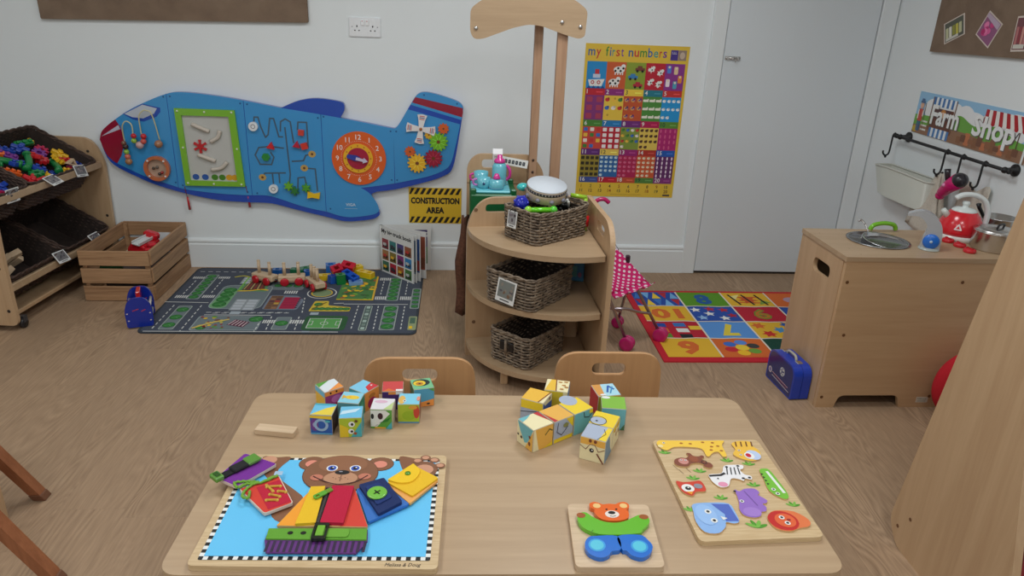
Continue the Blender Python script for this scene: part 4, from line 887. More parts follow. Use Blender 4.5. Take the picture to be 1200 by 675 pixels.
strip_(1.217, 0.305, 1.255, 0.575, 5); strip_(0.592, 0.045, 0.656, 0.18, 1)
for q in ((0.02, 0.69, 0.082, 0.72), (0.153, 0.695, 0.216, 0.725), (0.023, 0.415, 0.087, 0.45), (0.155, 0.42, 0.217, 0.455), (0.531, 0.112, 0.591, 0.15), (0.658, 0.11, 0.725, 0.152), (1.024, 0.695, 1.085, 0.735), (1.025, 0.415, 1.084, 0.46), (1.154, 0.415, 1.212, 0.462), (0.549, 0.487, 0.619, 0.527), (1.16, 0.7, 1.215, 0.735)): zebra(*q)
for a0, b0 in (((0.058, 0.32), (0.058, 0.03)), ((0.19, 0.32), (0.19, 0.02)), ((1.055, 0.33), (1.06, 0.036)), ((1.187, 0.33), (1.187, 0.046)), ((0.955, 0.333), (0.956, 0.05)), ((0.67, 0.43), (0.694, 0.24)), ((0.52, 0.11), (0.52, 0.02)), ((0.63, 0.235), (0.27, 0.225)), ((0.56, 0.19), (0.57, 0.03)), ((0.69, 0.19), (0.7, 0.03)), ((0.03, 0.8), (0.3, 0.8)), ((0.05, 0.66), (0.05, 0.47)), ((0.185, 0.68), (0.185, 0.47)), ((1.05, 0.68), (1.05, 0.48)), ((1.18, 0.68), (1.18, 0.48)), ((0.24, 0.235), (0.62, 0.24))): A_.dash(a0, b0, 0.005, 0.022, 0.02, WL, 3)
for l in (((0.0, 0.362), (0.21, 0.356)), ((0.88, 0.354), (1.2, 0.356)), ((0.24, 0.205), (0.55, 0.205)), ((0.83, 0.36), (0.875, 0.365)), ((0.03, 0.015), (0.9, 0.018))): A_.line(list(l), 0.006, WL, 3)
A_.rr(0.222, 0.28, 0.48, 0.6, 0.05, rgb(150, 160, 160), 2); A_.rr(0.228, 0.286, 0.474, 0.594, 0.045, LG, 3)
A_.poly(rpoly([(0.225, 0.29), (0.31, 0.284), (0.31, 0.55), (0.24, 0.57)], 0.04), rgb(120, 170, 120), 4); A_.poly(rpoly([(0.236, 0.3), (0.3, 0.295), (0.3, 0.54), (0.25, 0.556)], 0.035), TG, 5)
for y in (0.335, 0.4, 0.465, 0.525): tree(0.27, y, 0.03, 6)
A_.rect(0.335, 0.262, 0.455, 0.405, rgb(150, 156, 160), 4)
for i in range(2):
    for j in range(4): A_.rect(0.342 + i * 0.058, 0.27 + j * 0.034, 0.388 + i * 0.058, 0.295 + j * 0.034, rgb(186, 192, 198), 5)
A_.rect(0.29, 0.62, 0.345, 0.72, rgb(150, 156, 160), 4)
for j in range(3): A_.rect(0.297, 0.628 + j * 0.032, 0.338, 0.65 + j * 0.032, rgb(190, 196, 200), 5)
A_.poly([(0.31, 0.513), (0.455, 0.513), (0.43, 0.72), (0.33, 0.72)], TG, 4); A_.poly([(0.325, 0.53), (0.44, 0.53), (0.42, 0.7), (0.34, 0.7)], rgb(96, 60, 50), 5)
for k in range(6): A_.line([(0.335 + k * 0.017, 0.54), (0.345 + k * 0.013, 0.69)], 0.005, [rgb(200, 180, 120), rgb(150, 60, 50)][k % 2], 6)
A_.line(spline([(0.31, 0.515), (0.37, 0.52), (0.42, 0.54), (0.46, 0.53)], 4), 0.012, YELLOW, 6); A_.line([(0.31, 0.515), (0.315, 0.72)], 0.008, rgb(120, 190, 60), 6)
A_.line(spline([(0.24, 0.72), (0.28, 0.74), (0.32, 0.72)], 4), 0.012, rgb(200, 190, 60), 4)
A_.poly(rpoly([(0.222, 0.026), (0.53, 0.03), (0.522, 0.192), (0.222, 0.194)], 0.02), rgb(150, 160, 160), 2); A_.poly(rpoly([(0.228, 0.032), (0.524, 0.036), (0.516, 0.186), (0.228, 0.188)], 0.02), LG, 3)
A_.poly([(0.376, 0.09), (0.459, 0.063), (0.475, 0.122), (0.4, 0.154)], rgb(90, 34, 60), 4)
for k in range(5): A_.line([(0.384 + k * 0.017, 0.094 - k * 0.005), (0.404 + k * 0.015, 0.146 - k * 0.006)], 0.005, rgb(220, 200, 200), 5)
tree(0.495, 0.158, 0.03); tree(0.27, 0.055, 0.02)
rr_ = random.Random(5)
for k in range(26): A_.ell(rr_.uniform(0.235, 0.37), rr_.uniform(0.04, 0.18), rr_.uniform(0.006, 0.016), rr_.uniform(0.004, 0.01), rr_.choice([YELLOW, rgb(150, 40, 60), rgb(200, 180, 90), rgb(90, 150, 60), rgb(120, 70, 60)]), 4 + k % 4, rot=rr_.uniform(0, 180), n=8)
A_.line(spline([(0.235, 0.05), (0.3, 0.11), (0.37, 0.15)], 4), 0.012, rgb(220, 190, 90), 8)
A_.poly(rpoly([(0.49, 0.275), (0.66, 0.272), (0.672, 0.4), (0.63, 0.46), (0.49, 0.462)], 0.02), rgb(120, 130, 144), 3)
A_.rect(0.5, 0.28, 0.56, 0.455, rgb(130, 90, 60), 4)
for k in range(12): A_.rect(0.504 + (k % 2) * 0.028, 0.286 + (k // 2) * 0.028, 0.528 + (k % 2) * 0.028, 0.308 + (k // 2) * 0.028, rr_.choice([rgb(170, 60, 50), rgb(200, 160, 70), rgb(110, 80, 60), rgb(150, 110, 80), rgb(90, 50, 60)]), 5)
A_.rect(0.57, 0.285, 0.645, 0.435, rgb(176, 30, 70), 4)
for k in range(6): A_.poly([(0.645, 0.29 + k * 0.024), (0.66, 0.302 + k * 0.024), (0.645, 0.312 + k * 0.024)], rgb(70, 30, 60), 5); A_.line([(0.575, 0.296 + k * 0.024), (0.64, 0.298 + k * 0.024)], 0.004, rgb(90, 20, 50), 5)
A_.ring(0.745, 0.5, 0.07, 0.076, WL, 3); A_.ell(0.745, 0.5, 0.05, 0.05, rgb(130, 150, 110), 3); A_.ring(0.745, 0.5, 0.05, 0.055, YELLOW, 4)
A_.poly(rpoly([(0.72, 0.258), (0.92, 0.26), (0.92, 0.312), (0.805, 0.335), (0.8, 0.392), (0.73, 0.39)], 0.01), rgb(214, 186, 60), 3)
for k in range(6): tree(0.75 + k * 0.03, 0.29, 0.017)
tree(0.755, 0.345, 0.02); A_.line(spline([(0.735, 0.27), (0.76, 0.33), (0.79, 0.37)], 4), 0.008, rgb(120, 100, 40), 9)
A_.rr(0.724, 0.034, 0.926, 0.204, 0.03, rgb(44, 90, 52), 3); A_.rect(0.745, 0.058, 0.898, 0.172, WL, 4); A_.rect(0.749, 0.062, 0.894, 0.168, rgb(92, 160, 84), 5); A_.rect(0.82, 0.062, 0.823, 0.168, WL, 6); A_.ring(0.8215, 0.115, 0.016, 0.019, WL, 6)
for x0, x1 in ((0.749, 0.768), (0.875, 0.894)): A_.rect(x0, 0.092, x1, 0.14, WL, 6); A_.rect(x0 + (0.003 if x0 > 0.8 else 0), 0.095, x1 - (0.003 if x0 < 0.8 else 0), 0.137, rgb(92, 160, 84), 7)
A_.poly([(0.83, 0.41), (1.02, 0.405), (1.012, 0.755), (0.83, 0.75)], rgb(80, 130, 70), 3)
for k in range(60): A_.ell(rr_.uniform(0.85, 1.005), rr_.uniform(0.42, 0.74), rr_.uniform(0.006, 0.02), rr_.uniform(0.005, 0.014), rr_.choice([YELLOW, rgb(220, 150, 60), rgb(60, 120, 50), rgb(120, 170, 60), rgb(170, 90, 50), rgb(70, 100, 60)]), 4 + k % 5, rot=rr_.uniform(0, 180), n=8)
A_.line([(0.835, 0.412), (1.018, 0.408)], 0.01, YELLOW, 9); A_.line([(1.016, 0.41), (1.01, 0.75)], 0.01, rgb(226, 180, 60), 9)
A_.rr(1.218, 0.045, 1.258, 0.205, 0.01, rgb(150, 160, 120), 3); A_.rect(1.224, 0.06, 1.24, 0.09, YELLOW, 4); A_.rect(1.224, 0.12, 1.25, 0.19, rgb(80, 110, 90), 4)
A_.rect(0.66, 0.64, 0.72, 0.66, WL, 3); A_.rect(0.735, 0.215, 0.775, 0.245, rgb(170, 180, 186), 3); A_.rect(0.352, 0.215, 0.4, 0.25, rgb(170, 180, 186), 4); A_.rect(0.735, 0.012, 0.77, 0.026, rgb(160, 170, 180), 4)
A_.poly(rpoly([(0.46, 0.54), (0.64, 0.535), (0.62, 0.78), (0.46, 0.78)], 0.03), LG, 2)
for k in range(8): tree(0.5 + (k % 4) * 0.05, 0.6 + (k // 4) * 0.1, 0.02)
rm.build('road_play_mat', CARPET, loc=(-1.446, 3.05, 0), label='grey road map play mat on the floor along the back wall', cat='play mat')
# ------------------------------------------------------------------ toys on the road mat
def wheel(m, M, r, w, c, hub=None):
    m.lathe([(0, -w), (r * 0.8, -w), (r, -w * 0.5), (r, w * 0.5), (r * 0.8, w), (0, w)], 22, c, 0, M)
    if hub: m.lathe([(r * 0.28, w), (r * 0.26, w + 0.003), (0, w + 0.003)], 12, hub, 0, M)
wl = ['left hand wooden train wagon with red wheels and two pegs', 'middle wooden train wagon with red wheels, between the two others', 'right hand wooden train wagon, the one turned end on to the camera']
for i, (x, y, rz) in enumerate(((-1.026, 3.692, -28), (-0.881, 3.678, 10), (-0.745, 3.612, -56))):
    w = thing('train_wagon', wl[i], 'toy train', (x, y, 0.0065), (0, 0, R(rz)), 'wooden train wagons on the road mat')
    m = MB(); m.cbox(-0.07, -0.027, 0.022, 0.07, 0.027, 0.052, 0.004); m.cbox(-0.05, -0.022, 0.014, 0.05, 0.022, 0.0225, 0.002); m.build('wagon_bed', TOYWOOD, w)
    for sx in ((-0.036, 0.036) if i < 2 else (-0.045, -0.005, 0.03)):
        for sy in (-0.0, ):
            m = MB(); m.tube([(sx, sy, 0.05), (sx, sy, 0.118)], 0.0085, 12); m.lathe([(0.009, 0), (0.009, 0.004), (0.005, 0.006), (0, 0.006)], 12, WHITE, 0, T(sx, sy, 0.118)); m.build('peg', REDWOOD if False else TOYWOOD, w)
    for sx in (-0.037, 0.037):
        for sy in (-1, 1):
            m = MB(); wheel(m, T(sx, sy * 0.034, 0.0225) @ RX(-90 * sy * -1 if sy < 0 else -90), 0.0225, 0.006, rgb(192, 22, 40), rgb(170, 20, 36)); m.build('wheel', GLOSS, w)
    if i < 2: m = MB(); m.tube([(0.07, 0, 0.03), (0.082, 0, 0.03)], 0.004, 8, rgb(60, 60, 64)); m.build('coupling', PLASTIC, w)
def hollow(L, Wd, H, c, holes=1):
    m = MB(); hs = []
    for k in range(holes):
        cx = -L / 2 + L * (k + 0.5) / holes; h = min(L / holes, Wd) * 0.26; hs.append(rrect(cx - h, -h, cx + h, h, 0.003, 3))
    m.prism(rrect(-L / 2, -Wd / 2, L / 2, Wd / 2, 0.005, 3), 0, H, c, holes=hs); return m
NB = 'plastic link blocks on the road mat'
for (x, y, z, L, Wd, H, c, ho, rx, ry, rz, lb) in (
    (-0.7, 3.835, 0.0065, 0.055, 0.055, 0.06, rgb(40, 110, 190), 1, 0, 0, 12, 'blue hollow cube at the back of the pile behind the last wagon'),
    (-0.655, 3.765, 0.05, 0.06, 0.05, 0.03, rgb(196, 26, 46), 1, 25, -12, 30, 'red block propped at the left end of the red pair on the pile'),
    (-0.6, 3.81, 0.05, 0.075, 0.05, 0.032, rgb(206, 30, 44), 1, 20, 10, -15, 'red block lying highest on the right of the red pair'),
    (-0.72, 3.745, 0.0065, 0.07, 0.04, 0.03, rgb(232, 196, 40), 1, 0, 0, 10, 'yellow block wedged between the last wagon and the blue cube'),
    (-0.672, 3.7, 0.0065, 0.042, 0.042, 0.042, rgb(40, 90, 180), 1, 0, 8, 40, 'small blue block at the front left of the pile'),
    (-0.625, 3.69, 0.0065, 0.05, 0.04, 0.055, rgb(24, 120, 60), 1, 0, 0, 20, 'green upright block at the front of the pile'),
    (-0.645, 3.8, 0.0065, 0.07, 0.06, 0.042, rgb(30, 130, 60), 1, 0, 0, 60, 'green block under the red pair in the pile'),
    (-0.58, 3.735, 0.02, 0.1, 0.045, 0.03, rgb(30, 84, 190), 2, 8, 14, -38, 'long blue two hole block leaning on the right of the pile'),
    (-0.505, 3.8, 0.0065, 0.1, 0.045, 0.032, rgb(240, 200, 30), 2, 0, 0, -30, 'long yellow two hole block at the right end of the pile'),
    (-0.56, 3.87, 0.0065, 0.06, 0.045, 0.04, rgb(240, 204, 40), 1, 0, 0, 30, 'short yellow block at the back right of the pile'),
    (-0.545, 3.69, 0.0065, 0.075, 0.05, 0.016, rgb(120, 160, 210), 2, 0, 0, 14, 'pale blue flat block lying lowest in front of the pile'),
    (-0.985, 3.8, 0.0065, 0.05, 0.04, 0.04, rgb(30, 90, 160), 1, 0, 0, 5, 'blue block behind the left hand and middle wagons'),
    (-0.885, 3.83, 0.0065, 0.07, 0.04, 0.032, rgb(30, 110, 70), 1, 0, 0, -5, 'green block behind the middle wagon pegs'),
    (-0.815, 3.78, 0.0065, 0.045, 0.04, 0.042, rgb(30, 90, 170), 1, 0, 0, 20, 'blue block behind the coupling of the middle and right hand wagons'),
    (-0.845, 3.86, 0.0065, 0.06, 0.04, 0.03, rgb(30, 120, 70), 1, 0, 0, 30, 'green block beside the skirting board behind the train')):
    o = hollow(L, Wd, H, c, ho).build('link_block', GLOSS, bevel=0.0015, label=lb, cat='block', group=NB); o.location = (x, y, z); o.rotation_euler = (R(rx), R(ry), R(rz))

# board book standing open like a fan
bk = thing('board_book', 'tall truck board book standing half open on the mat by the back wall', 'book', (-0.428, 3.906, 0.0065))
BW, BH = 0.288, 0.272; rk = random.Random(9)
for i, ang in enumerate((-46.8, -42.5, -36.5, -25.5, 4)):
    c_, s_ = math.cos(R(ang)), math.sin(R(ang)); th = 0.005 if i in (0, 4) else 0.004
    m = MB(frame((0, 0, 0), (c_, s_, 0), (0, 0, 1), (s_, -c_, 0))); wd_ = BW if i < 4 else 0.282
    m.box(0.004, 0.0, -th / 2, wd_, BH, th / 2, rgb(226, 226, 224)); a = Art(m, T(0, 0, th / 2))
    if i == 0:
        a.text('My big truck book', 0.145, BH - 0.038, 0.022, rgb(20, 20, 24), 1, bold=0.03, width=0.26)
        pc_ = [rgb(150, 60, 70), rgb(60, 130, 130), rgb(80, 70, 130), rgb(150, 90, 60), rgb(170, 120, 70), rgb(140, 120, 50), rgb(140, 50, 120), rgb(50, 130, 190), rgb(60, 110, 90), rgb(180, 40, 60), rgb(170, 90, 40), rgb(70, 120, 60)]
        for k in range(12):
            x = 0.018 + (k % 4) * 0.066; y = BH - 0.062 - (k // 4 + 1) * 0.066; a.rect(x, y, x + 0.056, y + 0.057, pc_[k], 1)
            a.rr(x + 0.008, y + 0.016, x + 0.036, y + 0.034, 0.004, rk.choice([rgb(230, 180, 50), rgb(200, 60, 50), rgb(60, 60, 70), rgb(200, 200, 200)]), 2); a.rect(x + 0.036, y + 0.016, x + 0.048, y + 0.028, rgb(50, 46, 50), 2)
            for q in (0.015, 0.03, 0.043): a.ell(x + q, y + 0.014, 0.006, 0.006, rgb(20, 20, 22), 3, n=10)
            a.rect(x, y, x + 0.056, y + 0.006, [v * 0.5 for v in pc_[k]], 2)
    elif i < 4:
        a.rect(0.02, 0.05, wd_ - 0.004, BH - 0.03, [0, rgb(110, 130, 150), rgb(60, 90, 150), rgb(150, 80, 60)][i], 1); a.rect(0.05, 0.06, wd_ - 0.004, 0.12, [0, rgb(80, 80, 80), rgb(160, 60, 60), rgb(120, 70, 50)][i], 2)
    else:
        a.rect(0.19, 0.14, wd_ - 0.02, BH - 0.03, rgb(70, 60, 110), 1); a.rect(0.19, 0.04, wd_ - 0.02, 0.14, rgb(70, 120, 60), 1); a.rect(0.19, BH - 0.05, wd_ - 0.02, BH - 0.045, WHITE, 2); a.rect(0.19, 0.2, wd_ - 0.02, 0.215, rgb(200, 200, 210), 2)
    m.build('front_cover' if i == 0 else 'back_cover' if i == 4 else 'page', PRINT, bk)
m = MB(); m.tube([(0.003, -0.001, 0.0), (0.003, -0.001, BH)], 0.008, 10, rgb(200, 200, 198)); m.build('spine', PRINT, bk)

# ------------------------------------------------------------------ market stall frame behind the corner shelf
S0 = (0.046, 3.29, 0); SM = T(-S0[0], -S0[1], 0)
ms = thing('market_stall_frame', 'tall wooden play stall frame with arched header board behind the corner shelf', 'play furniture', S0)
m = MB(SM @ frame((0, 3.30, 0), (1, 0, 0), (0, 0, 1), (0, -1, 0)))
m.prism(rpoly([(0.045, 0), (0.402, 0), (0.402, 0.74), (0.34, 0.81), (0.085, 0.81), (0.044, 0.76)], [0.01, 0.01, 0.05, 0.03, 0.05, 0.05]), 0, 0.018, holes=[rrect(0.112, 0.745, 0.215, 0.785, 0.016)])
for x in (0.0,): m.box(0.045, 0.672, 0.018, 0.402, 0.676, 0.0185, rgb(120, 96, 70), 1)
m.build('end_panel', [MAPLEV, MATTE], ms, bevel=0.002)
m = MB(SM); m.cbox(0.326, 3.242, 0.0, 0.362, 3.281, 1.44, 0.002)
for z in (0.795, 0.74): m.lathe([(0.006, 0), (0.006, 0.002), (0, 0.003)], 10, rgb(70, 50, 40), 1, T(0.344, 3.242, z) @ RX(90))
m.build('post', [BEECHV, MATTE], ms)
m = MB(SM); m.cbox(0.418, 3.19, 0.0, 0.462, 3.225, 1.44, 0.002); m.build('post', BEECHV, ms)
m = MB(SM); m.cbox(0.362, 3.2, 1.38, 0.419, 3.281, 1.43, 0.002); m.cbox(0.362, 3.2, 0.2, 0.419, 3.281, 0.26, 0.002); m.build('spacer_block', BEECHV, ms)
hd = rpoly([(0.046, 1.34), (0.062, 1.31), (0.1, 1.312), (0.225, 1.36), (0.29, 1.376), (0.345, 1.372), (0.44, 1.342), (0.505, 1.326), (0.53, 1.336), (0.535, 1.44), (0.49, 1.472), (0.42, 1.502), (0.17, 1.502), (0.09, 1.462), (0.047, 1.43)], 0.02, 4)
m = MB(SM @ frame((0, 3.19, 0), (1, 0, 0), (0, 0, 1), (0, -1, 0))); m.prism(hd, 0, 0.018)
for x, z in ((0.071, 1.354), (0.43, 1.39), (0.508, 1.375)): m.lathe([(0.009, 0), (0.008, 0.004), (0.004, 0.006), (0, 0.006)], 12, rgb(120, 100, 80), 1, T(x, z, 0.018))
m.build('header_board', [MAPLE, STEEL], ms, bevel=0.002)
# green box with raised corners and a pale blue tray of toy crockery
gb = thing('green_toy_stand', 'green plastic stand with raised corners between the corner shelf and stall panel', 'toy stand', (0.146, 3.115, 0))
GB = rgb(20, 96, 52); m = MB(); m.cbox(-0.09, -0.115, 0.0, 0.112, 0.12, 0.69, 0.006, GB)
for x in (-0.09, 0.083):
    for y in (-0.112, 0.09): m.cbox(x, y, 0.66, x + 0.026, y + 0.026, 0.712, 0.005, GB)
m.build('stand_body', PLASTIC, gb)
m = MB(); m.cbox(-0.086, -0.1, 0.6905, 0.084, 0.105, 0.702, 0.004, rgb(110, 200, 214)); m.build('tray', PLASTIC, gb, label='pale blue tray')
TB, TP = rgb(110, 190, 205), rgb(216, 60, 150)
o = thing('toy_bottle', 'tall pale blue toy bottle with a pink stopper on the blue tray', 'toy', (0.185, 3.13, 0.702)); m = MB(); m.lathe([(0, 0), (0.03, 0), (0.032, 0.006), (0.032, 0.085), (0.024, 0.1), (0.0, 0.1)], 20, TB); m.build('bottle_body', GLOSS, o)
m = MB(); m.lathe([(0.022, 0.1), (0.026, 0.105), (0.022, 0.116), (0.012, 0.12), (0.011, 0.135), (0, 0.137)], 18, TP); m.build('stopper', GLOSS, o, label='pink stopper'); m = MB(); m.tube(spline([(0.03, 0, 0.09), (0.045, -0.004, 0.07), (0.045, -0.004, 0.04), (0.03, 0, 0.025)], 5), 0.007, 8, TP); m.build('handle', GLOSS, o, label='pink handle')
o = thing('toy_jar', 'small pale blue toy pot with a pink knob in front of the toy bottle', 'toy', (0.17, 3.06, 0.702)); m = MB(); m.lathe([(0, 0), (0.03, 0), (0.034, 0.008), (0.031, 0.04), (0.0, 0.044)], 20, TB); m.build('pot_body', GLOSS, o); m = MB(); m.lathe([(0.014, 0.043), (0.017, 0.048), (0.012, 0.056), (0.008, 0.066), (0, 0.068)], 14, TP); m.build('lid_knob', GLOSS, o, label='pink knob')
m = MB(); m.lathe([(0.0305, 0.004), (0.0335, 0.006), (0.0335, 0.009), (0.031, 0.01)], 20, rgb(190, 120, 190)); m.build('base_band', GLOSS, o)
o = thing('toy_cup', 'pale blue toy cup nearest the left on the blue tray', 'toy', (0.115, 3.075, 0.702)); m = MB(); m.lathe([(0, 0), (0.022, 0), (0.028, 0.01), (0.03, 0.045), (0.027, 0.045), (0.024, 0.012), (0, 0.008)], 20, TB); m.build('cup_body', GLOSS, o); m = MB(); m.tube(spline([(-0.028, 0, 0.038), (-0.044, 0, 0.034), (-0.043, 0, 0.016), (-0.027, 0, 0.012)], 5), 0.005, 8, rgb(196, 120, 190)); m.build('handle', GLOSS, o); m = MB(); m.ball((0.0, -0.03, 0.024), 0.006, rgb(30, 60, 110)); m.build('dot', GLOSS, o)
o = thing('toy_cup', 'pale blue toy cup at the back left of the blue tray', 'toy', (0.105, 3.15, 0.702)); m = MB(); m.lathe([(0, 0), (0.024, 0), (0.03, 0.01), (0.032, 0.055), (0.029, 0.055), (0.025, 0.012), (0, 0.008)], 20, TB); m.build('cup_body', GLOSS, o); m = MB(); m.tube(spline([(-0.03, 0, 0.045), (-0.046, 0, 0.04), (-0.045, 0, 0.02), (-0.028, 0, 0.014)], 5), 0.005, 8, TP); m.build('handle', GLOSS, o)
o = thing('toy_milk_carton', 'white toy carton standing behind the pink stopper bottle', 'toy', (0.178, 3.19, 0.702)); m = MB(); m.cbox(-0.022, -0.02, 0, 0.022, 0.02, 0.13, 0.002, rgb(214, 208, 200)); m.prism([(-0.02, 0.13), (0.02, 0.13), (0.004, 0.15), (-0.004, 0.15)], -0.022, 0.022, rgb(232, 232, 232), M=frame((0, 0, 0), (0, 1, 0), (0, 0, 1), (1, 0, 0))); Art(m, T(0, -0.021, 0) @ RX(90)).text('MILK', 0, 0.114, 0.009, rgb(90, 90, 96), 1); m.build('carton_body', PRINT, o)
m = MB(); m.box(-0.06, 0, 0, 0.06, 0.036, 0.0012, rgb(232, 232, 228)); a = Art(m, T(0, 0, 0.0012))
for k in range(6): a.rr(-0.047 + k * 0.0165, 0.009, -0.035 + k * 0.0165, 0.026, 0.003, rgb(50, 54, 60), 1); a.ell(-0.041 + k * 0.0165, 0.018, 0.003, 0.004, rgb(120, 124, 130), 2, n=8)
o = m.build('shelf_label', PRINT, label='white card strip with dark print propped against the stall panel', cat='card'); o.matrix_world = T(0.258, 3.2385, 0.765) @ RZ(0) @ RX(82) @ RZ(-9)
m = MB(); pts = []
rows = []
for i in range(12):
    z = 0.6 - 0.47 * i / 11; wv = 0.012 * math.sin(i * 0.9); rows.append([(0.024 - 0.026 * min(1, i / 5) + wv * 0.3, 3.06, z), (0.03 + wv * 0.4, 3.045 + 0.008 * math.sin(i), z - 0.01), (0.05, 3.06 + 0.01 * math.cos(i), z)] )
m.sheet([[(x - 0.03, y - 3.06, z) for x, y, z in r] for r in rows]); o = m.build('canvas_bag', BAGCLOTH, loc=(0.032, 3.1, -0.03), solid=0.012, label='brown canvas bag hanging at the left side of the stall frame', cat='bag')

# ------------------------------------------------------------------ quarter round corner shelf
K0 = (0.3, 2.72, 0); KM = T(-K0[0], -K0[1], 0)
kk = thing('corner_shelf_unit', 'pale wooden quarter round three tier shelf unit with upright handled panels', 'shelf unit', K0)
arc = ell(0.43, 2.862, 0.385, n=30, a0=180, a1=289)
shp = arc + [(0.547, 2.914)]
for z in (0.085, 0.355, 0.59):
    m = MB(KM); m.prism(shp, z - 0.022, z); m.build('shelf_board', MAPLE, kk, bevel=0.004)
ux = Vector((0.991, 0.1305, 0)); BO = (0.043, 2.8485, 0)
m = MB(KM @ frame(BO, ux, (0, 0, 1), ux.cross(Vector((0, 0, 1)))))
m.prism(rpoly([(0, 0), (0.535, 0), (0.535, 0.712), (0.062, 0.712), (0.0, 0.615)], [0.005, 0.005, 0.01, 0.06, 0.06], 6), -0.02, 0, holes=[rrect(0.075, 0.65, 0.2, 0.685, 0.0165)])
for u, v in ((0.035, 0.662), (0.035, 0.16)): m.lathe([(0.0085, 0), (0.008, 0.002), (0.004, 0.001), (0, 0.001)], 14, rgb(120, 90, 64), 1, T(u, v, 0))
m.build('back_panel', [MAPLEV, MATTE], kk, bevel=0.003)
vy = Vector((-0.035, 0.9994, 0)); RO_ = (0.563, 2.47, 0)
m = MB(KM @ frame(RO_, vy, (0, 0, 1), vy.cross(Vector((0, 0, 1)))))
m.prism(rpoly([(0, 0), (0.45, 0), (0.45, 0.712), (0.07, 0.712), (0.0, 0.655)], [0.02, 0.005, 0.01, 0.06, 0.05], 6), 0.0, 0.02, holes=[rrect(0.11, 0.635, 0.235, 0.675, 0.018)])
m.build('side_panel', MAPLEV, kk, bevel=0.003)
m = MB(KM); m.cbox(0.185, 2.585, 0, 0.215, 2.615, 0.063, 0.003); m.build('foot', MAPLEV, kk)
m = MB(KM); m.cbox(0.475, 2.86, 0.085, 0.535, 2.885, 0.165, 0.003); m.build('support_block', MAPLEV, kk)
bl_ = ['grey wicker basket of instruments on the top of the corner shelf', 'empty grey wicker basket with picture tag on the middle shelf', 'empty grey wicker basket with handle hole on the bottom shelf']
for i, (nx, ny, z, ang, L, Wd, H) in enumerate(((0.3, 2.592, 0.592, 38, 0.29, 0.19, 0.125), (0.285, 2.49, 0.357, 49, 0.29, 0.225, 0.13), (0.285, 2.535, 0.087, 48, 0.265, 0.195, 0.135))):
    a_ = R(ang); cx = nx + L / 2 * math.cos(a_) - Wd / 2 * math.sin(a_); cy = ny + L / 2 * math.sin(a_) + Wd / 2 * math.cos(a_)
    b = thing('wicker_basket', bl_[i], 'basket', (cx, cy, z), (0, 0, a_), 'grey wicker baskets on the corner shelf')
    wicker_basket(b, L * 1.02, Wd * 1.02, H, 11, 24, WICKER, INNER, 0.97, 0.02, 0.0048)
    rk = random.Random(i)
    if i == 0:
        m = MB(); photo_card(m, T(-L / 2 - 0.014, 0.025, H - 0.03) @ RZ(-90) @ RX(84) @ T(0, -0.012, 0), 0.052, 0.066, [rgb(150, 148, 150), rgb(60, 56, 60), rgb(100, 90, 96), rgb(120, 110, 116)], rk); m.tube([(-L / 2 - 0.015, 0.04, H - 0.012), (-L / 2 - 0.004, 0.02, H + 0.012), (-L / 2 - 0.015, 0.012, H - 0.012)], 0.0015, 5, rgb(40, 40, 40)); m.build('photo_tag', PRINT, b, label='white picture tag tied to the rim')
    if i == 1:
        m = MB(); photo_card(m, T(-L / 2 - 0.013, 0.0, H * 0.5) @ RZ(-90) @ RX(82) @ RZ(-4), 0.09, 0.092, [rgb(120, 124, 120), rgb(90, 84, 90), rgb(120, 90, 70), rgb(110, 130, 150), rgb(140, 130, 120)], rk); m.build('photo_tag', PRINT, b, label='white picture tag on the front')
    if i == 2:
        m = MB()
        for y in (-0.03, 0.012): m.cbox(-L / 2 - 0.011, y, 0.06, -L / 2 + 0.004, y + 0.026, 0.1, 0.003, rgb(26, 20, 18))  # solid dark blocks stand in for the shade inside the handle holes
        m.build('handle_hole_shade', MATTE, b, label='dark patch for the shade in the handle opening'); m = MB(); m.tube([(-L / 2 - 0.012, 0.004, 0.05), (-L / 2 - 0.012, 0.004, 0.108)], 0.006, 8); m.build('handle_strut', WICKER, b)
# instruments in the top basket
dr = thing('tambour_drum', 'white topped wooden hand drum lying tilted on the top basket', 'drum'); dr.matrix_world = T(0.352, 2.78, 0.742) @ RX(12) @ RY(3)
m = MB(); m.lathe([(0.076, 0), (0.08, 0.001), (0.08, 0.05), (0.076, 0.052)], 40, rgb(206, 186, 160)); m.lathe([(0.0808, 0.034), (0.0808, 0.046)], 40, rgb(50, 48, 52))
for k in range(40): t = 2 * PI * k / 40; m.box(0.0805, -0.002, 0.037, 0.0815, 0.002, 0.043, rgb(180, 176, 170), M=RZ(9 * k))
for k in range(9): m.ball((0.0795 * math.cos(0.7 * k), 0.0795 * math.sin(0.7 * k), 0.014), 0.01, rgb(130, 128, 140), n=8, sc=(0.4, 1.2, 0.9) if False else (1, 1, 0.9))
m.build('drum_shell', PRINT, dr); m = MB(); m.lathe([(0.0805, 0.05), (0.079, 0.054), (0, 0.054)], 40, rgb(206, 212, 220)); m.build('drum_skin', MATTE, dr, label='white drum skin')
o = thing('toy_maraca', 'teal round shaker poking out left of the drum', 'instrument'); o.matrix_world = T(0.268, 2.86, 0.76) @ RZ(20); m = MB(); m.ball((0, 0, 0), 0.024, rgb(60, 190, 190), sc=(1.1, 1, 0.7)); m.build('shaker_head', GLOSS, o); m = MB(); m.tube([(0.02, 0, 0), (0.05, -0.01, -0.01)], 0.007, 8, rgb(60, 180, 180)); m.build('shaker_handle', GLOSS, o)
m = MB(); m.ball((0, 0, 0), 0.03, rgb(30, 40, 170), n=12)
for k in range(14): t = k * 2.4; z = 1 - 2 * (k + 0.5) / 14; q = math.sqrt(1 - z * z); m.ball((0.028 * q * math.cos(t), 0.028 * q * math.sin(t), 0.028 * z), 0.006, rgb(40, 50, 190), n=6)
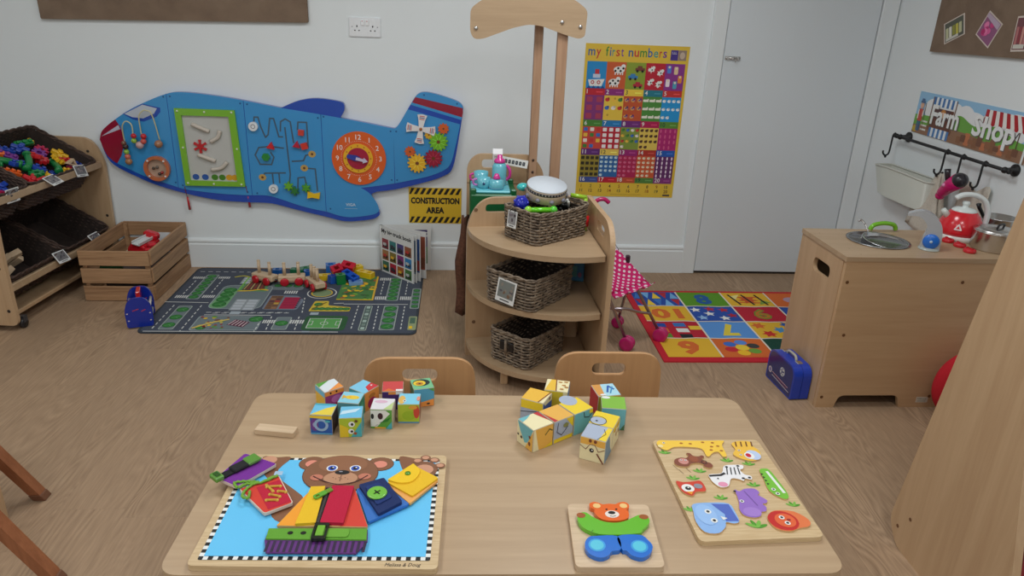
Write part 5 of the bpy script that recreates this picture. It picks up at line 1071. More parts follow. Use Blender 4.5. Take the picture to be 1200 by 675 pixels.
m.build('bobble_ball', GLOSS, loc=(0.252, 2.735, 0.725), label='dark blue bobbly ball at the left of the top basket', cat='ball')
o = thing('bell_shaker', 'bright green bell shaker lying along the front of the top basket', 'instrument'); o.matrix_world = T(0.325, 2.685, 0.712) @ RZ(6)
m = MB(); m.tube([(-0.05, 0, 0), (0.05, 0, 0)], 0.011, 12, rgb(110, 210, 40)); m.build('bar', GLOSS, o)
for x in (-0.05, 0.05): m = MB(); m.ball((x, 0, 0), 0.016, rgb(90, 200, 60) if x > 0 else rgb(150, 220, 60), n=10); m.build('end_knob', GLOSS, o)
for k, (x, y, z, c, rx, rz, lb) in enumerate(((0.42, 2.76, 0.725, rgb(206, 206, 204), 60, 30, 'white drumstick crossing the right of the top basket'), (0.44, 2.74, 0.722, rgb(196, 196, 190), 58, -10, 'white drumstick nearest the right front of the top basket'))):
    m = MB(); m.tube([(0, 0, -0.05), (0, 0, 0.03)], 0.004, 8, c); m.ball((0, 0, 0.032), 0.006, c, n=8); o = m.build('drumstick', PLASTIC, label=lb, cat='drumstick', group='white drumsticks'); o.matrix_world = T(x, y, z) @ RZ(rz) @ RX(rx)
o = thing('castanet', 'black clapper among the drumsticks in the top basket', 'instrument'); o.matrix_world = T(0.425, 2.79, 0.715) @ RZ(35) @ RX(30); m = MB(); m.lathe([(0, 0), (0.03, 0), (0.034, 0.008), (0.02, 0.018), (0, 0.02)], 18, rgb(24, 24, 26)); m.build('shell', GLOSS, o); m = MB(); m.lathe([(0, -0.004), (0.034, -0.012), (0.03, -0.02), (0, -0.022)], 18, rgb(30, 30, 32)); m.build('shell', GLOSS, o)
o = thing('toy_hammer', 'lime green and red toy mallet standing at the right end of the basket', 'toy'); o.matrix_world = T(0.528, 2.82, 0.592) @ RY(-3)
m = MB(); m.tube([(0, 0, 0.0), (0, 0, 0.14)], 0.009, 10, rgb(160, 206, 50)); m.tube([(0.004, 0, 0.14), (-0.06, 0.0, 0.152)], 0.009, 10, rgb(160, 206, 50)); m.build('handle', GLOSS, o); m = MB(); m.tube([(0, 0, 0.02), (0, 0, 0.062)], [0.016, 0.018], 14, rgb(210, 36, 44)); m.build('head', GLOSS, o, label='red head')
m = MB(); m.cbox(-0.03, -0.006, 0, 0.03, 0.006, 0.085, 0.003, rgb(60, 120, 160)); a = Art(m, T(0, -0.006, 0) @ RX(90)); a.rect(-0.02, 0.02, 0.0, 0.07, rgb(90, 150, 150), 1); a.ell(0.012, 0.03, 0.008, 0.012, rgb(150, 90, 120), 1); m.build('picture_block', PRINT, loc=(0.515, 2.85, 0.357), rot=(0, 0, R(-12)), label='small blue picture book standing behind the middle basket', cat='book')

TUBEM = metalmat('purple_grey_tube', (0.46, 0.41, 0.45), 0.3)
# ------------------------------------------------------------------ doll's pushchair behind the corner shelf
PC = (0.78, 3.05, 0); PM = T(-PC[0], -PC[1], 0)
pc = thing('doll_pushchair', 'pink spotted folding doll pushchair beside the corner shelf', 'pushchair', PC)
def tubep(name, pts, r, c, mats=None, n=10, lab=None): m = MB(PM); m.tube(pts, r, n, c); return m.build(name, mats or TUBEM, pc, label=lab)
W1, W2, W3, W4 = (0.96, 3.0, 0.036), (0.78, 2.905, 0.036), (0.79, 3.16, 0.03), (0.63, 3.06, 0.03)
tubep('frame_tube', [W1, (0.63, 3.105, 0.6)], 0.0075, WHITE); tubep('frame_tube', [W2, (0.52, 2.995, 0.6)], 0.0075, WHITE)
tubep('rear_leg', [(0.8, 3.05, 0.3), W3], 0.0065, WHITE); tubep('rear_leg', [(0.65, 2.955, 0.3), W4], 0.0065, WHITE)
tubep('cross_bar', spline([(0.705, 2.935, 0.19), (0.76, 2.93, 0.195), (0.83, 2.965, 0.165), (0.905, 3.017, 0.135)], 5), 0.0065, WHITE)
tubep('cross_bar', [(0.70, 3.0, 0.17), (0.79, 3.12, 0.1)], 0.006, WHITE)
for p in ((0.63, 3.105, 0.6), (0.52, 2.995, 0.6)):
    tubep('handle', spline([p, (p[0] - 0.012, p[1] + 0.004, p[2] + 0.03), (p[0] + 0.002, p[1], p[2] + 0.05), (p[0] + 0.03, p[1], p[2] + 0.054), (p[0] + 0.052, p[1], p[2] + 0.038)], 5), 0.0095, rgb(190, 26, 100), GLOSS, lab='pink curved handle')
for (x, y, z), r in ((W1, 0.034), (W2, 0.034), (W3, 0.028), (W4, 0.028)):
    for dx in (-0.013, 0.013):
        m = MB(PM); M_ = T(x, y, r + 0.0005) @ RZ(-118) @ T(dx, 0, 0) @ RY(90)
        m.lathe([(r * 0.5, -0.008), (r * 0.9, -0.009), (r, -0.005), (r, 0.005), (r * 0.9, 0.009), (r * 0.5, 0.008)], 22, rgb(196, 30, 110), 0, M_); m.lathe([(0, -0.007), (r * 0.62, -0.006)], 18, rgb(120, 100, 112), 0, M_); m.lathe([(r * 0.62, 0.006), (0, 0.007)], 18, rgb(120, 100, 112), 0, M_)
        m.build('wheel', GLOSS, pc, label='pink rimmed grey wheel')
A_0, B_0, C_0, D_0 = Vector((0.71, 3.085, 0.455)), Vector((0.56, 2.985, 0.49)), Vector((0.868, 3.005, 0.3)), Vector((0.69, 2.935, 0.262))
m = MB(PM); rows = []; uv = []
for i in range(13):
    t = i / 12; r_ = []
    for j in range(13):
        s = j / 12; p = A_0.lerp(B_0, s).lerp(C_0.lerp(D_0, s), t); p.z -= 0.05 * math.sin(PI * t) * math.sin(PI * s) * 0.7; r_.append(tuple(p)); uv.append((s, t * 1.1))
    rows.append(r_)
m.sheet(rows); m.uv = uv; m.build('seat_sling', DOTS, pc, solid=0.004, label='pink seat fabric with white spots')
m = MB(PM); rows = []; uv = []
for i in range(9):
    t = i / 8; p0 = C_0.lerp(D_0, t); rows.append([tuple(p0), tuple(p0 + Vector((0.02, -0.01, -0.012 + 0.006 * math.sin(i * 2.2)))), tuple(p0 + Vector((0.034, -0.016, -0.004 + 0.008 * math.sin(i * 2.2 + 1))))]); uv += [(t, 0), (t, 0.08), (t, 0.16)]
m.sheet(rows); m.uv = uv; m.build('frill', DOTS, pc, solid=0.003)
m = MB(PM); m.cbox(0.77, 3.04, 0.36, 0.79, 3.058, 0.41, 0.004, rgb(60, 30, 50)); m.build('clip', PLASTIC, pc)

# ------------------------------------------------------------------ number rug
nr = MB(); RW, RH = 1.07, 0.852; nr.prism(rrect(0, 0, RW, RH, 0.004, 2), 0, 0.006, rgb(196, 26, 44)); a = Art(nr, T(0, 0, 0.006), e=0.0003)
x0, y0, cw, chh = 0.032, 0.042, 0.2515, 0.1965
RB, RY_, RR_, RO2, RG, RL, RD = rgb(34, 78, 168), rgb(230, 182, 48), rgb(188, 26, 50), rgb(216, 106, 44), rgb(90, 150, 30), rgb(90, 150, 220), rgb(10, 70, 56)
cells = [[RB, RG, RY_, RO2], [RY_, RB, RR_, RB], [RR_, RL, RY_, RO2], [RY_, RO2, RD, RO2]]
for r_ in range(4):
    for c_ in range(4):
        u0 = x0 + c_ * cw; v0 = y0 + (3 - r_) * chh; u1, v1 = u0 + cw, v0 + chh; um, vm = (u0 + u1) / 2, (v0 + v1) / 2
        a.rect(u0, v0, u1, v1, cells[r_][c_], 1)
        if (r_, c_) == (0, 0):
            for j in range(2):
                for k in range(5):
                    x = u0 + 0.003 + k * 0.049; y = v0 + 0.01 + j * 0.094; c0 = [rgb(120, 180, 230), rgb(240, 206, 60), rgb(60, 120, 200)][(k + 2 * j) % 3]
                    a.poly([(x, y), (x + 0.048, y), (x + 0.024, y + 0.086)] if (k + j) % 2 else [(x, y + 0.086), (x + 0.048, y + 0.086), (x + 0.024, y)], c0 if (k + j) % 4 else rgb(180, 40, 60), 2)
        elif (r_, c_) == (0, 1): a.text('8', um, vm - 0.06, 0.12, rgb(30, 90, 160), 2, bold=0.045, width=0.085)
        elif (r_, c_) == (0, 2):
            for k in (0.05, 0.125, 0.2): a.line([(u0 + k + 0.012, v0 + 0.03), (u0 + k - 0.012, v1 - 0.03)], 0.012, BLACK, 3)
            for k in range(2): a.line([(u0 + 0.055, v0 + 0.06 + k * 0.07), (u0 + 0.2, v0 + 0.055 + k * 0.08)], 0.014, RO2, 2)
            a.star(um, vm, 0.06, rgb(206, 90, 40), 2, 7, 0.5); a.poly([(u0 + 0.03, v0 + 0.14), (u0 + 0.1, v0 + 0.17), (u0 + 0.06, v0 + 0.1)], rgb(240, 226, 150), 2); a.poly([(u0 + 0.17, v0 + 0.03), (u0 + 0.24, v0 + 0.06), (u0 + 0.2, v0 + 0.1)], rgb(130, 160, 60), 2)
        elif (r_, c_) == (0, 3): a.ell(um, vm, 0.05, 0.04, rgb(180, 150, 170), 2); a.ell(um + 0.06, vm + 0.03, 0.03, 0.03, RB, 2)
        elif (r_, c_) == (1, 0): a.text('10', um, vm + 0.055, 0.11, RO2, 2, bold=0.045, rot=180, width=0.16)
        elif (r_, c_) == (1, 1):
            for k, (x, y, cc) in enumerate(((0.04, 0.15, WHITE), (0.1, 0.1, WHITE), (0.165, 0.045, WHITE), (0.05, 0.05, rgb(150, 190, 230)), (0.12, 0.16, rgb(190, 40, 60)), (0.19, 0.15, rgb(190, 40, 60)), (0.215, 0.08, rgb(170, 30, 60)))): a.star(u0 + x, v0 + y, 0.032, cc, 2)
        elif (r_, c_) == (1, 2): a.text('9', um, vm + 0.055, 0.11, rgb(110, 150, 50), 2, bold=0.05, rot=180, width=0.09); a.text('9', um, vm + 0.053, 0.106, rgb(196, 120, 40), 3, bold=0.0, rot=180, width=0.075)
        elif (r_, c_) == (1, 3): a.star(um, vm, 0.06, RR_, 2); a.star(u0 + 0.04, v0 + 0.05, 0.03, WHITE, 2)
        elif (r_, c_) == (2, 0):
            for k, (x, y, cc) in enumerate(((0.05, 0.15, RB), (0.15, 0.155, rgb(60, 120, 190)), (0.05, 0.09, RO2), (0.15, 0.09, WHITE), (0.05, 0.03, rgb(90, 150, 50)), (0.15, 0.025, rgb(30, 30, 40)), (0.22, 0.12, rgb(240, 200, 60)))): a.rect(u0 + x - 0.03, v0 + y - 0.022, u0 + x + 0.03, v0 + y + 0.022, cc, 2)
        elif (r_, c_) == (2, 1): a.text('7', um, vm + 0.06, 0.12, rgb(226, 206, 70), 2, bold=0.045, rot=180, width=0.09)
        elif (r_, c_) in ((2, 2),):
            for k, (x, y, cc) in enumerate(((0.05, 0.15, RO2), (0.07, 0.055, rgb(206, 50, 40)), (0.145, 0.1, rgb(80, 150, 200)), (0.2, 0.16, rgb(40, 90, 170)), (0.2, 0.05, rgb(90, 150, 60)))): a.star(u0 + x, v0 + y, 0.04, cc, 2, 6, 0.55, 60 * k)
        elif (r_, c_) == (2, 3): a.text('5', um, vm + 0.055, 0.11, RG, 2, bold=0.04, rot=180, width=0.09)
        elif (r_, c_) == (3, 0): a.text('6', um, vm + 0.06, 0.12, RO2, 2, bold=0.05, rot=180, width=0.1)
        elif (r_, c_) in ((3, 1), (3, 3)):
            for k, cc in enumerate((rgb(90, 140, 220), rgb(60, 60, 60), rgb(110, 160, 60), rgb(240, 190, 40), rgb(200, 40, 50), rgb(60, 110, 200))): a.ell(um + 0.062 * math.cos(R(80 - 60 * k)), vm + 0.055 * math.sin(R(80 - 60 * k)), 0.03, 0.026, cc, 2)
            a.ell(um, vm, 0.032, 0.03, rgb(240, 206, 60), 3)
        else: a.text('6', um, vm + 0.05, 0.1, rgb(60, 120, 90), 2, bold=0.04, rot=180, width=0.08)
rj = random.Random(2)
for k in range(1, 4):
    a.line([(x0 + k * cw, y0), (x0 + k * cw, y0 + 4 * chh)], 0.009, rgb(232, 222, 206), 5)
    q = [(x0 + i * cw / 4, y0 + k * chh + 0.004 * math.sin(i * 2.1 + k)) for i in range(17)]; a.line(q, 0.008, rgb(232, 222, 206), 5)
nr.build('number_rug', CARPET, loc=(0.923, 2.783, 0), label='red bordered number rug with coloured squares on the floor before the door', cat='rug')
# ------------------------------------------------------------------ play kitchen
KB = (1.87, 2.58, 0); BM = T(-KB[0], -KB[1], 0)
kt = thing('play_kitchen_unit', 'pale wooden play kitchen unit with inset sink, back towards the camera', 'play kitchen', KB)
KX0, KX1, KY0, KY1, KH = 1.432, 2.295, 2.4, 2.762, 0.635
m = MB(BM @ frame((0, KY0 + 0.018, 0), (1, 0, 0), (0, 0, 1), (0, -1, 0)))
def foot(x0, x1, h=0.054): return rpoly([(x0, 0), (x0 + 0.016, h), (x1 - 0.016, h), (x1, 0)], [0, 0.022, 0.022, 0], 5)
ol = [(KX0 + 0.002, 0)] + foot(1.508, 1.782) + foot(1.95, 2.22) + [(KX1 - 0.002, 0), (KX1 - 0.002, KH - 0.018), (KX0 + 0.002, KH - 0.018)]
m.prism(ol, 0, 0.018)
for x, z in ((1.452, 0.535), (1.904, 0.54), (1.452, 0.047), (1.485, 0.318), (1.9, 0.05)): m.lathe([(0.007, 0), (0.0065, 0.0015), (0.003, 0.0005), (0, 0.0005)], 12, rgb(110, 72, 40), 1, T(x, z, 0.018))
a = Art(m, T(1.872, 0.034, 0.018), mi=1); a.rr(-0.024, -0.012, 0.026, 0.013, 0.002, rgb(214, 206, 190), 1); a.text('Millhouse', 0, 0.001, 0.007, rgb(60, 90, 80), 2, shear=0.2); a.rect(-0.018, -0.007, 0.018, -0.0045, rgb(120, 130, 120), 2)
m.build('back_panel', [MAPLEX, PRINT], kt, bevel=0.002)
for x in (KX0, 1.895, KX1 - 0.018):
    m = MB(BM @ frame((x, 0, 0), (0, 1, 0), (0, 0, 1), (1, 0, 0)))
    ho = [rpoly([(2.497, 0.505), (2.632, 0.505), (2.632, 0.56), (2.497, 0.56)], 0.027, 6)] if x == KX0 else []
    m.prism(rpoly([(KY0 + 0.019, 0), (KY1, 0), (KY1, KH - 0.018), (KY0 + 0.019, KH - 0.018)], 0.002, 2), 0, 0.018, holes=ho); m.build('side_panel', MAPLEV, kt, bevel=0.002)
m = MB(BM); m.box(KX0 + 0.019, KY0 + 0.02, 0.06, KX1 - 0.019, KY1 - 0.004, 0.075); m.build('base_shelf', MAPLE, kt)
for x0_, x1_ in ((KX0 + 0.02, 1.893), (1.915, KX1 - 0.02)):
    m = MB(BM); m.cbox(x0_, KY1 - 0.018, 0.065, x1_, KY1 - 0.002, KH - 0.022, 0.002); m.build('cupboard_front', MAPLEX, kt)
sx, sy = 1.665, 2.607
SINKM = metalmat('dull_sink_steel', (0.36, 0.36, 0.37), 0.24)
m = MB(BM); m.prism([(KX0 - 0.004, KY0 - 0.003), (KX1 + 0.002, KY0 - 0.003), (KX1 + 0.002, KY1 + 0.003), (KX0 - 0.004, KY1 + 0.003)], KH - 0.018, KH, holes=[ell(sx, sy, 0.108, 0.108, 36)])
for x, y in ((1.49, 2.5), (1.5, 2.43), (1.47, 2.7)): m.lathe([(0.004, 0), (0, 0.0006)], 10, rgb(90, 66, 46), 1, T(x, y, KH))
m.build('worktop', [MAPLE, MATTE], kt, bevel=0.003)
m = MB(BM @ T(sx, sy, KH)); m.lathe([(0.116, 0.001), (0.118, 0.004), (0.106, 0.005), (0.103, -0.02), (0.096, -0.07), (0.08, -0.085), (0, -0.087)], 40); m.lathe([(0.016, -0.084), (0.014, -0.082), (0, -0.082)], 16, WHITE, 0); m.build('sink_bowl', SINKM, kt)
# grey flat swan-neck tap with blue front disc
m = MB(BM @ T(1.812, 2.507, KH))
ta = Vector((-0.86, 0.5, 0)).normalized()
TF = frame((0, 0, 0), ta, (0, 0, 1), ta.cross(Vector((0, 0, 1))))
outl = spline([(-0.033, 0), (-0.034, 0.03), (-0.031, 0.07), (-0.02, 0.105), (0.01, 0.135), (0.05, 0.148), (0.095, 0.132)], 5) + spline([(0.098, 0.122), (0.06, 0.124), (0.035, 0.108), (0.022, 0.08), (0.03, 0.04), (0.033, 0)], 5)
m.prism(outl, -0.018, 0.018, rgb(176, 178, 182), M=TF); m.lathe([(0.038, 0), (0.038, 0.006), (0.03, 0.01)], 24, rgb(170, 176, 172), 0)
tp = m.build('tap', GLOSS, kt, bevel=0.003, label='grey swan neck tap')
m = MB(BM @ T(1.812, 2.507, KH) @ TF @ T(0.0, 0.036, -0.018) @ RX(180)); m.lathe([(0.0285, 0), (0.0285, 0.005), (0.025, 0.009), (0, 0.009)], 26, rgb(30, 110, 210)); m.lathe([(0.006, 0.009), (0.004, 0.012), (0, 0.012)], 10, rgb(190, 210, 230)); m.build('tap_disc', GLOSS, tp, label='blue round tap handle')
for k, (x, y) in enumerate(((1.955, 2.605), (1.963, 2.545), (1.955, 2.475))):
    m = MB(BM @ T(x, y, KH)); m.lathe([(0.021, 0), (0.023, 0.004), (0.022, 0.012), (0.018, 0.015), (0, 0.015)], 22, rgb(206, 26, 40)); m.box(-0.003, -0.018, 0.013, 0.003, 0.018, 0.018, rgb(190, 20, 34)); m.build('hob_knob', GLOSS, kt, label='red hob knob')
# kettle
ke = thing('toy_kettle', 'red and white toy kettle with curved white handle on the play kitchen', 'kettle', (2.04, 2.672, KH), (0, 0, R(-8))); ke.scale = (0.92, 0.92, 0.94)
m = MB(); m.lathe([(0.0, 0.0), (0.092, 0.0), (0.096, 0.008), (0.095, 0.02), (0.09, 0.022)], 36, rgb(230, 226, 222)); m.build('base', GLOSS, ke, label='white base')
m = MB(); m.lathe([(0.09, 0.021), (0.0905, 0.04), (0.084, 0.07), (0.07, 0.098), (0.052, 0.118), (0.046, 0.121)], 36, rgb(214, 30, 44)); a = Art(m, RZ(-40) @ frame((0.012, -0.088, 0.062), (0.99, 0.13, 0), (-0.03, 0.25, 0.965), (0.13, -0.95, 0.25)))
a.poly(rpoly([(-0.017, -0.012), (0.017, -0.012), (0.0, 0.018)], 0.006), rgb(240, 220, 220), 2); a.poly(rpoly([(-0.008, -0.007), (0.008, -0.007), (0.0, 0.007)], 0.003), rgb(206, 34, 46), 3)
m.build('body', GLOSS, ke, label='red domed body')
m = MB(); m.lathe([(0.05, 0.117), (0.05, 0.123), (0.035, 0.132), (0.012, 0.136), (0.012, 0.145), (0.016, 0.152), (0.012, 0.16), (0, 0.162)], 28, rgb(222, 230, 228)); m.build('lid', GLOSS, ke, label='white lid with knob')
m = MB(); m.tube(spline([(-0.05, 0, 0.172), (-0.02, 0, 0.188), (0.03, 0, 0.188), (0.075, 0, 0.165), (0.1, 0, 0.12), (0.102, 0, 0.07), (0.086, 0, 0.05)], 6), [0.011] * 36 + [0.012], 12, rgb(226, 232, 232), flat=1.2); m.build('handle', GLOSS, ke, label='curved white handle')
m = MB(); m.tube([(-0.055, 0, 0.085), (-0.082, 0, 0.112), (-0.09, 0, 0.122)], [0.017, 0.012, 0.01], 14, rgb(216, 222, 218)); m.build('spout', GLOSS, ke, label='pale spout')
# pots
po_ = thing('toy_saucepan', 'steel toy saucepan in front of the kettle beside the near wooden panel', 'pan', (2.085, 2.525, KH))
m = MB(); m.lathe([(0, 0.0), (0.076, 0.0), (0.08, 0.004), (0.08, 0.07), (0.083, 0.074), (0.078, 0.075)], 40); m.build('pan_body', STEEL, po_); m = MB(); m.lathe([(0.078, 0.074), (0.079, 0.078), (0.055, 0.084), (0, 0.088)], 36); m.build('lid', STEEL, po_)
m = MB(); m.tube(spline([(-0.02, -0.02, 0.086), (-0.015, -0.02, 0.1), (0.02, 0.0, 0.1), (0.02, 0.0, 0.086)], 4), 0.004, 8, rgb(30, 30, 32)); m.build('lid_handle', PLASTIC, po_, label='black lid handle')
m = MB(); m.tube([(-0.06, -0.066, 0.05), (-0.085, -0.09, 0.055), (-0.1, -0.1, 0.055)], 0.006, 8, rgb(40, 40, 42)) if False else m.tube([(0.08, 0.04, 0.055), (0.15, 0.075, 0.065)], 0.007, 8, rgb(40, 40, 42)); m.build('pan_handle', PLASTIC, po_, label='black pan handle')
p2 = thing('toy_saucepan', 'steel toy saucepan standing furthest right behind the kettle', 'pan', (2.222, 2.7, KH))
m = MB(); m.lathe([(0, 0.0), (0.064, 0.0), (0.066, 0.004), (0.066, 0.078), (0.069, 0.082), (0.063, 0.082), (0.061, 0.01), (0, 0.008)], 36); m.build('pan_body', STEEL, p2); m = MB(); m.tube([(-0.06, 0.01, 0.075), (-0.085, 0.02, 0.115), (-0.09, 0.022, 0.13)], [0.006, 0.008, 0.01], 10, rgb(30, 30, 34)); m.build('pan_handle', PLASTIC, p2, label='black upright handle')
m = MB(); m.tube(spline([(-0.058, 0, 0.0), (-0.045, 0, 0.02), (0, 0, 0.028), (0.045, 0, 0.02), (0.058, 0, 0.0)], 6), 0.009, 10, rgb(120, 190, 40)); o = m.build('toy_utensil', GLOSS, loc=(1.757, 2.735, KH + 0.008), rot=(0, 0, R(4)), label='lime green curved toy handle lying behind the sink', cat='toy')
m = MB(); m.tube([(0, 0, 0), (-0.03, 0.02, 0.06)], 0.0025, 6); m.tube(spline([(-0.03, 0.02, 0.06), (-0.045, 0.03, 0.075), (-0.055, 0.03, 0.07)], 4), 0.004, 6); m.build('toy_spoon', STEEL, loc=(1.685, 2.68, KH - 0.02), label='thin steel utensil leaning in the sink', cat='spoon')
m = MB(); m.lathe([(0, 0), (0.06, 0), (0.076, 0.012), (0.08, 0.05), (0.084, 0.053), (0.077, 0.053), (0.073, 0.014), (0.055, 0.006), (0, 0.005)], 34); o = m.build('metal_bowl', CHROME, loc=(1.678, 2.597, KH - 0.046), label='shiny metal bowl lying in the sink', cat='bowl'); o.rotation_euler = (R(6), R(4), 0)

# ------------------------------------------------------------------ right wall: pinboard with photos, shop sign, hook rail
def rw(y, z): return (W, y, z)
m = MB(); m.prism([(0, 0), (1.1, 0.012), (1.1, 0.75), (-0.005, 0.75)], 0.002, 0.02); m.build('pinboard', HESSIAN, loc=rw(3.573, 1.316), rot=RIGHT, label='brown hessian pinboard with photographs on the right wall above the shop sign', cat='pinboard')
rp = random.Random(11)
def photo(y, z, w, h, rot, cols, lb, big=False):
    m = MB(); m.box(-w / 2, -h / 2, 0.0205, w / 2, h / 2, 0.0217, rgb(220, 206, 196)); a = Art(m, T(0, 0, 0.0217)); a.rect(-w * 0.45, -h * 0.45, w * 0.45, h * 0.45, cols[0], 1)
    if big:
        for i in range(16): t = rp.uniform(0, 6.28); q = rp.uniform(0, 0.3); a.ell(q * w * math.cos(t), q * h * math.sin(t) - h * 0.06, w * 0.12, h * 0.11, rp.choice(cols[1:]), 2 + i % 4, n=10)
        a.poly([(-w * 0.45, h * 0.3), (w * 0.45, h * 0.22), (w * 0.45, h * 0.45), (-w * 0.45, h * 0.45)], rgb(190, 170, 190), 7)
    else:
        for i in range(5): a.rr(-w * 0.4 + i * w * 0.16, -h * 0.36 + rp.uniform(0, 0.1) * h, -w * 0.27 + i * w * 0.16, h * 0.2, 0.004, cols[1 + i % (len(cols) - 1)], 2)
        a.rect(-w * 0.4, -h * 0.42, w * 0.2, -h * 0.3, rgb(210, 206, 196), 3)
    m.build('photograph', PRINT, loc=rw(y, z), rot=(R(90), 0, R(-90)), label=lb, cat='photograph', group='photographs on the right pinboard').matrix_world = T(*rw(y, z)) @ frame((0, 0, 0), (0, -1, 0), (0, 0, 1), (-1, 0, 0)) @ RZ(rot)
photo(3.425, 1.425, 0.14, 0.098, 22, [rgb(90, 92, 80), rgb(200, 200, 160), rgb(230, 226, 210), rgb(150, 150, 60), rgb(200, 190, 80)], 'photograph of pale bottles pinned at the left of the right wall board')
photo(3.19, 1.43, 0.115, 0.115, -28, [rgb(150, 90, 130), rgb(206, 60, 130), rgb(226, 100, 160), rgb(190, 40, 110), rgb(236, 130, 180)], 'square photograph of pink sweets pinned on the right wall board', True)
photo(2.98, 1.42, 0.1, 0.14, 4, [rgb(120, 70, 76), rgb(190, 120, 120), rgb(150, 60, 70), rgb(210, 150, 140)], 'photograph at the right edge of the picture on the right wall board')
SW, SH = 0.92, 0.202
m = MB(); m.box(0, 0, 0.001, SW, SH, 0.0025, rgb(150, 196, 230)); a = Art(m, T(0, 0, 0.0025), e=0.0004)
for cx, cy, rx, ry in ((0.13, 0.13, 0.07, 0.05), (0.2, 0.15, 0.06, 0.04), (0.37, 0.12, 0.07, 0.06), (0.44, 0.11, 0.08, 0.05), (0.55, 0.12, 0.08, 0.05), (0.3, 0.14, 0.05, 0.04), (0.7, 0.13, 0.09, 0.06), (0.82, 0.13, 0.08, 0.05)): a.ell(cx, cy, rx, ry, rgb(236, 238, 240), 1)
a.poly([(0, 0.08)] + spline([(0.0, 0.09), (0.12, 0.095), (0.25, 0.1), (0.34, 0.13), (0.45, 0.1), (0.6, 0.12), (0.75, 0.08), (0.92, 0.1)], 5) + [(SW, 0), (0, 0)], rgb(110, 170, 70), 2)
a.poly([(0, 0)] + spline([(0, 0.04), (0.2, 0.055), (0.4, 0.06), (0.6, 0.045), (0.92, 0.06)], 5) + [(SW, 0)], rgb(150, 112, 86), 3)
a.rect(0.13, 0.03, 0.29, 0.14, rgb(110, 66, 50), 4); a.rect(0.15, 0.09, 0.27, 0.14, rgb(90, 60, 60), 5); a.ell(0.215, 0.118, 0.02, 0.022, rgb(196, 130, 60), 6); a.ell(0.215, 0.113, 0.012, 0.014, rgb(240, 200, 170), 7)
for k in range(10): a.rect(0.125 + k * 0.017, 0.148, 0.142 + k * 0.017, 0.19, [rgb(70, 120, 180), rgb(236, 240, 244)][k % 2], 5)
for k in range(9): a.rect(0.135 + k * 0.017, 0.002, 0.152 + k * 0.017, 0.045, [rgb(80, 130, 190), rgb(236, 240, 244)][k % 2], 5)
for cx in (0.118, 0.294): a.rect(cx, 0.03, cx + 0.006, 0.19, rgb(120, 80, 60), 5)
for k in range(11): a.poly([(0.5 + k * 0.024, 0.13), (0.524 + k * 0.024, 0.13), (0.52 + k * 0.021, 0.185), (0.5 + k * 0.021, 0.185)], [rgb(180, 30, 40), rgb(240, 236, 232)][k % 2], 5); a.ell(0.512 + k * 0.024, 0.13, 0.012, 0.011, [rgb(180, 30, 40), rgb(240, 236, 232)][k % 2], 5)
for cx in (0.52, 0.73): a.line([(cx, 0.05), (cx, 0.13)], 0.006, rgb(90, 60, 50), 4)
a.line([(0.7, 0.07), (0.73, 0.13)], 0.005, rgb(70, 60, 60), 5)
for k in range(14): x = 0.35 + k * 0.028; a.rr(x, 0.008 + 0.012 * (k % 2), x + 0.034, 0.04 + 0.012 * (k % 3), 0.005, [rgb(140, 96, 66), rgb(120, 80, 60), rgb(196, 120, 80), rgb(150, 100, 70)][k % 4], 5 + k % 2)
# farmer at the left
a.rect(0.028, 0.012, 0.04, 0.07, rgb(70, 110, 150), 5); a.rect(0.043, 0.012, 0.055, 0.07, rgb(60, 100, 140), 5); a.rr(0.024, 0.06, 0.06, 0.12, 0.008, rgb(196, 80, 70), 6); a.rect(0.02, 0.07, 0.028, 0.115, rgb(240, 230, 220), 6); a.rect(0.056, 0.085, 0.064, 0.115, rgb(240, 230, 220), 6); a.ell(0.042, 0.138, 0.014, 0.017, rgb(230, 180, 150), 6); a.rect(0.026, 0.148, 0.06, 0.158, rgb(80, 110, 150), 7); a.rr(0.031, 0.152, 0.054, 0.17, 0.006, rgb(80, 110, 150), 7); a.line([(0.075, 0.02), (0.07, 0.15)], 0.004, rgb(110, 80, 60), 5)
for k in range(3): a.rect(0.066, 0.02 + k * 0.02, 0.11, 0.028 + k * 0.02, rgb(230, 230, 224), 5)
a.ell(0.02, 0.02, 0.02, 0.016, rgb(200, 170, 60), 4)
for x in (0.775, 0.8): a.rect(x, 0.0, x + 0.012, 0.08, rgb(232, 236, 236), 6)
a.ell(0.85, 0.1, 0.05, 0.035, rgb(70, 110, 150), 6); a.rr(0.8, 0.02, 0.9, 0.08, 0.01, rgb(150, 130, 60), 5)
for wd_, u, w_ in (('Farm', 0.235, 0.215), ('Shop', 0.575, 0.275)):
    a.text(wd_, u + 0.003, 0.062, 0.088, rgb(110, 100, 96), 8, bold=0.035, width=w_); a.text(wd_, u, 0.065, 0.087, rgb(240, 242, 242), 9, bold=0.028, width=w_ - 0.006)
o = m.build('shop_sign', PRINT, label='coloured farm shop banner sign on the right wall above the hook rail', cat='sign'); o.matrix_world = T(*rw(3.592, 0.924)) @ frame((0, 0, 0), (0, -1, 0), (0, 0, 1), (-1, 0, 0)) @ RZ(-0.8)
RB_ = (W, 3.215, 0.885); RBM = T(-RB_[0], -RB_[1], -RB_[2])
rl = thing('hook_rail', 'black metal hook rail on the right wall under the shop sign', 'rail', RB_)
xr = W - 0.05
m = MB(RBM); m.tube([(xr, 3.625, 0.892), (xr, 2.81, 0.884)], 0.0075, 12, BLACK); m.build('bar', IRON, rl)
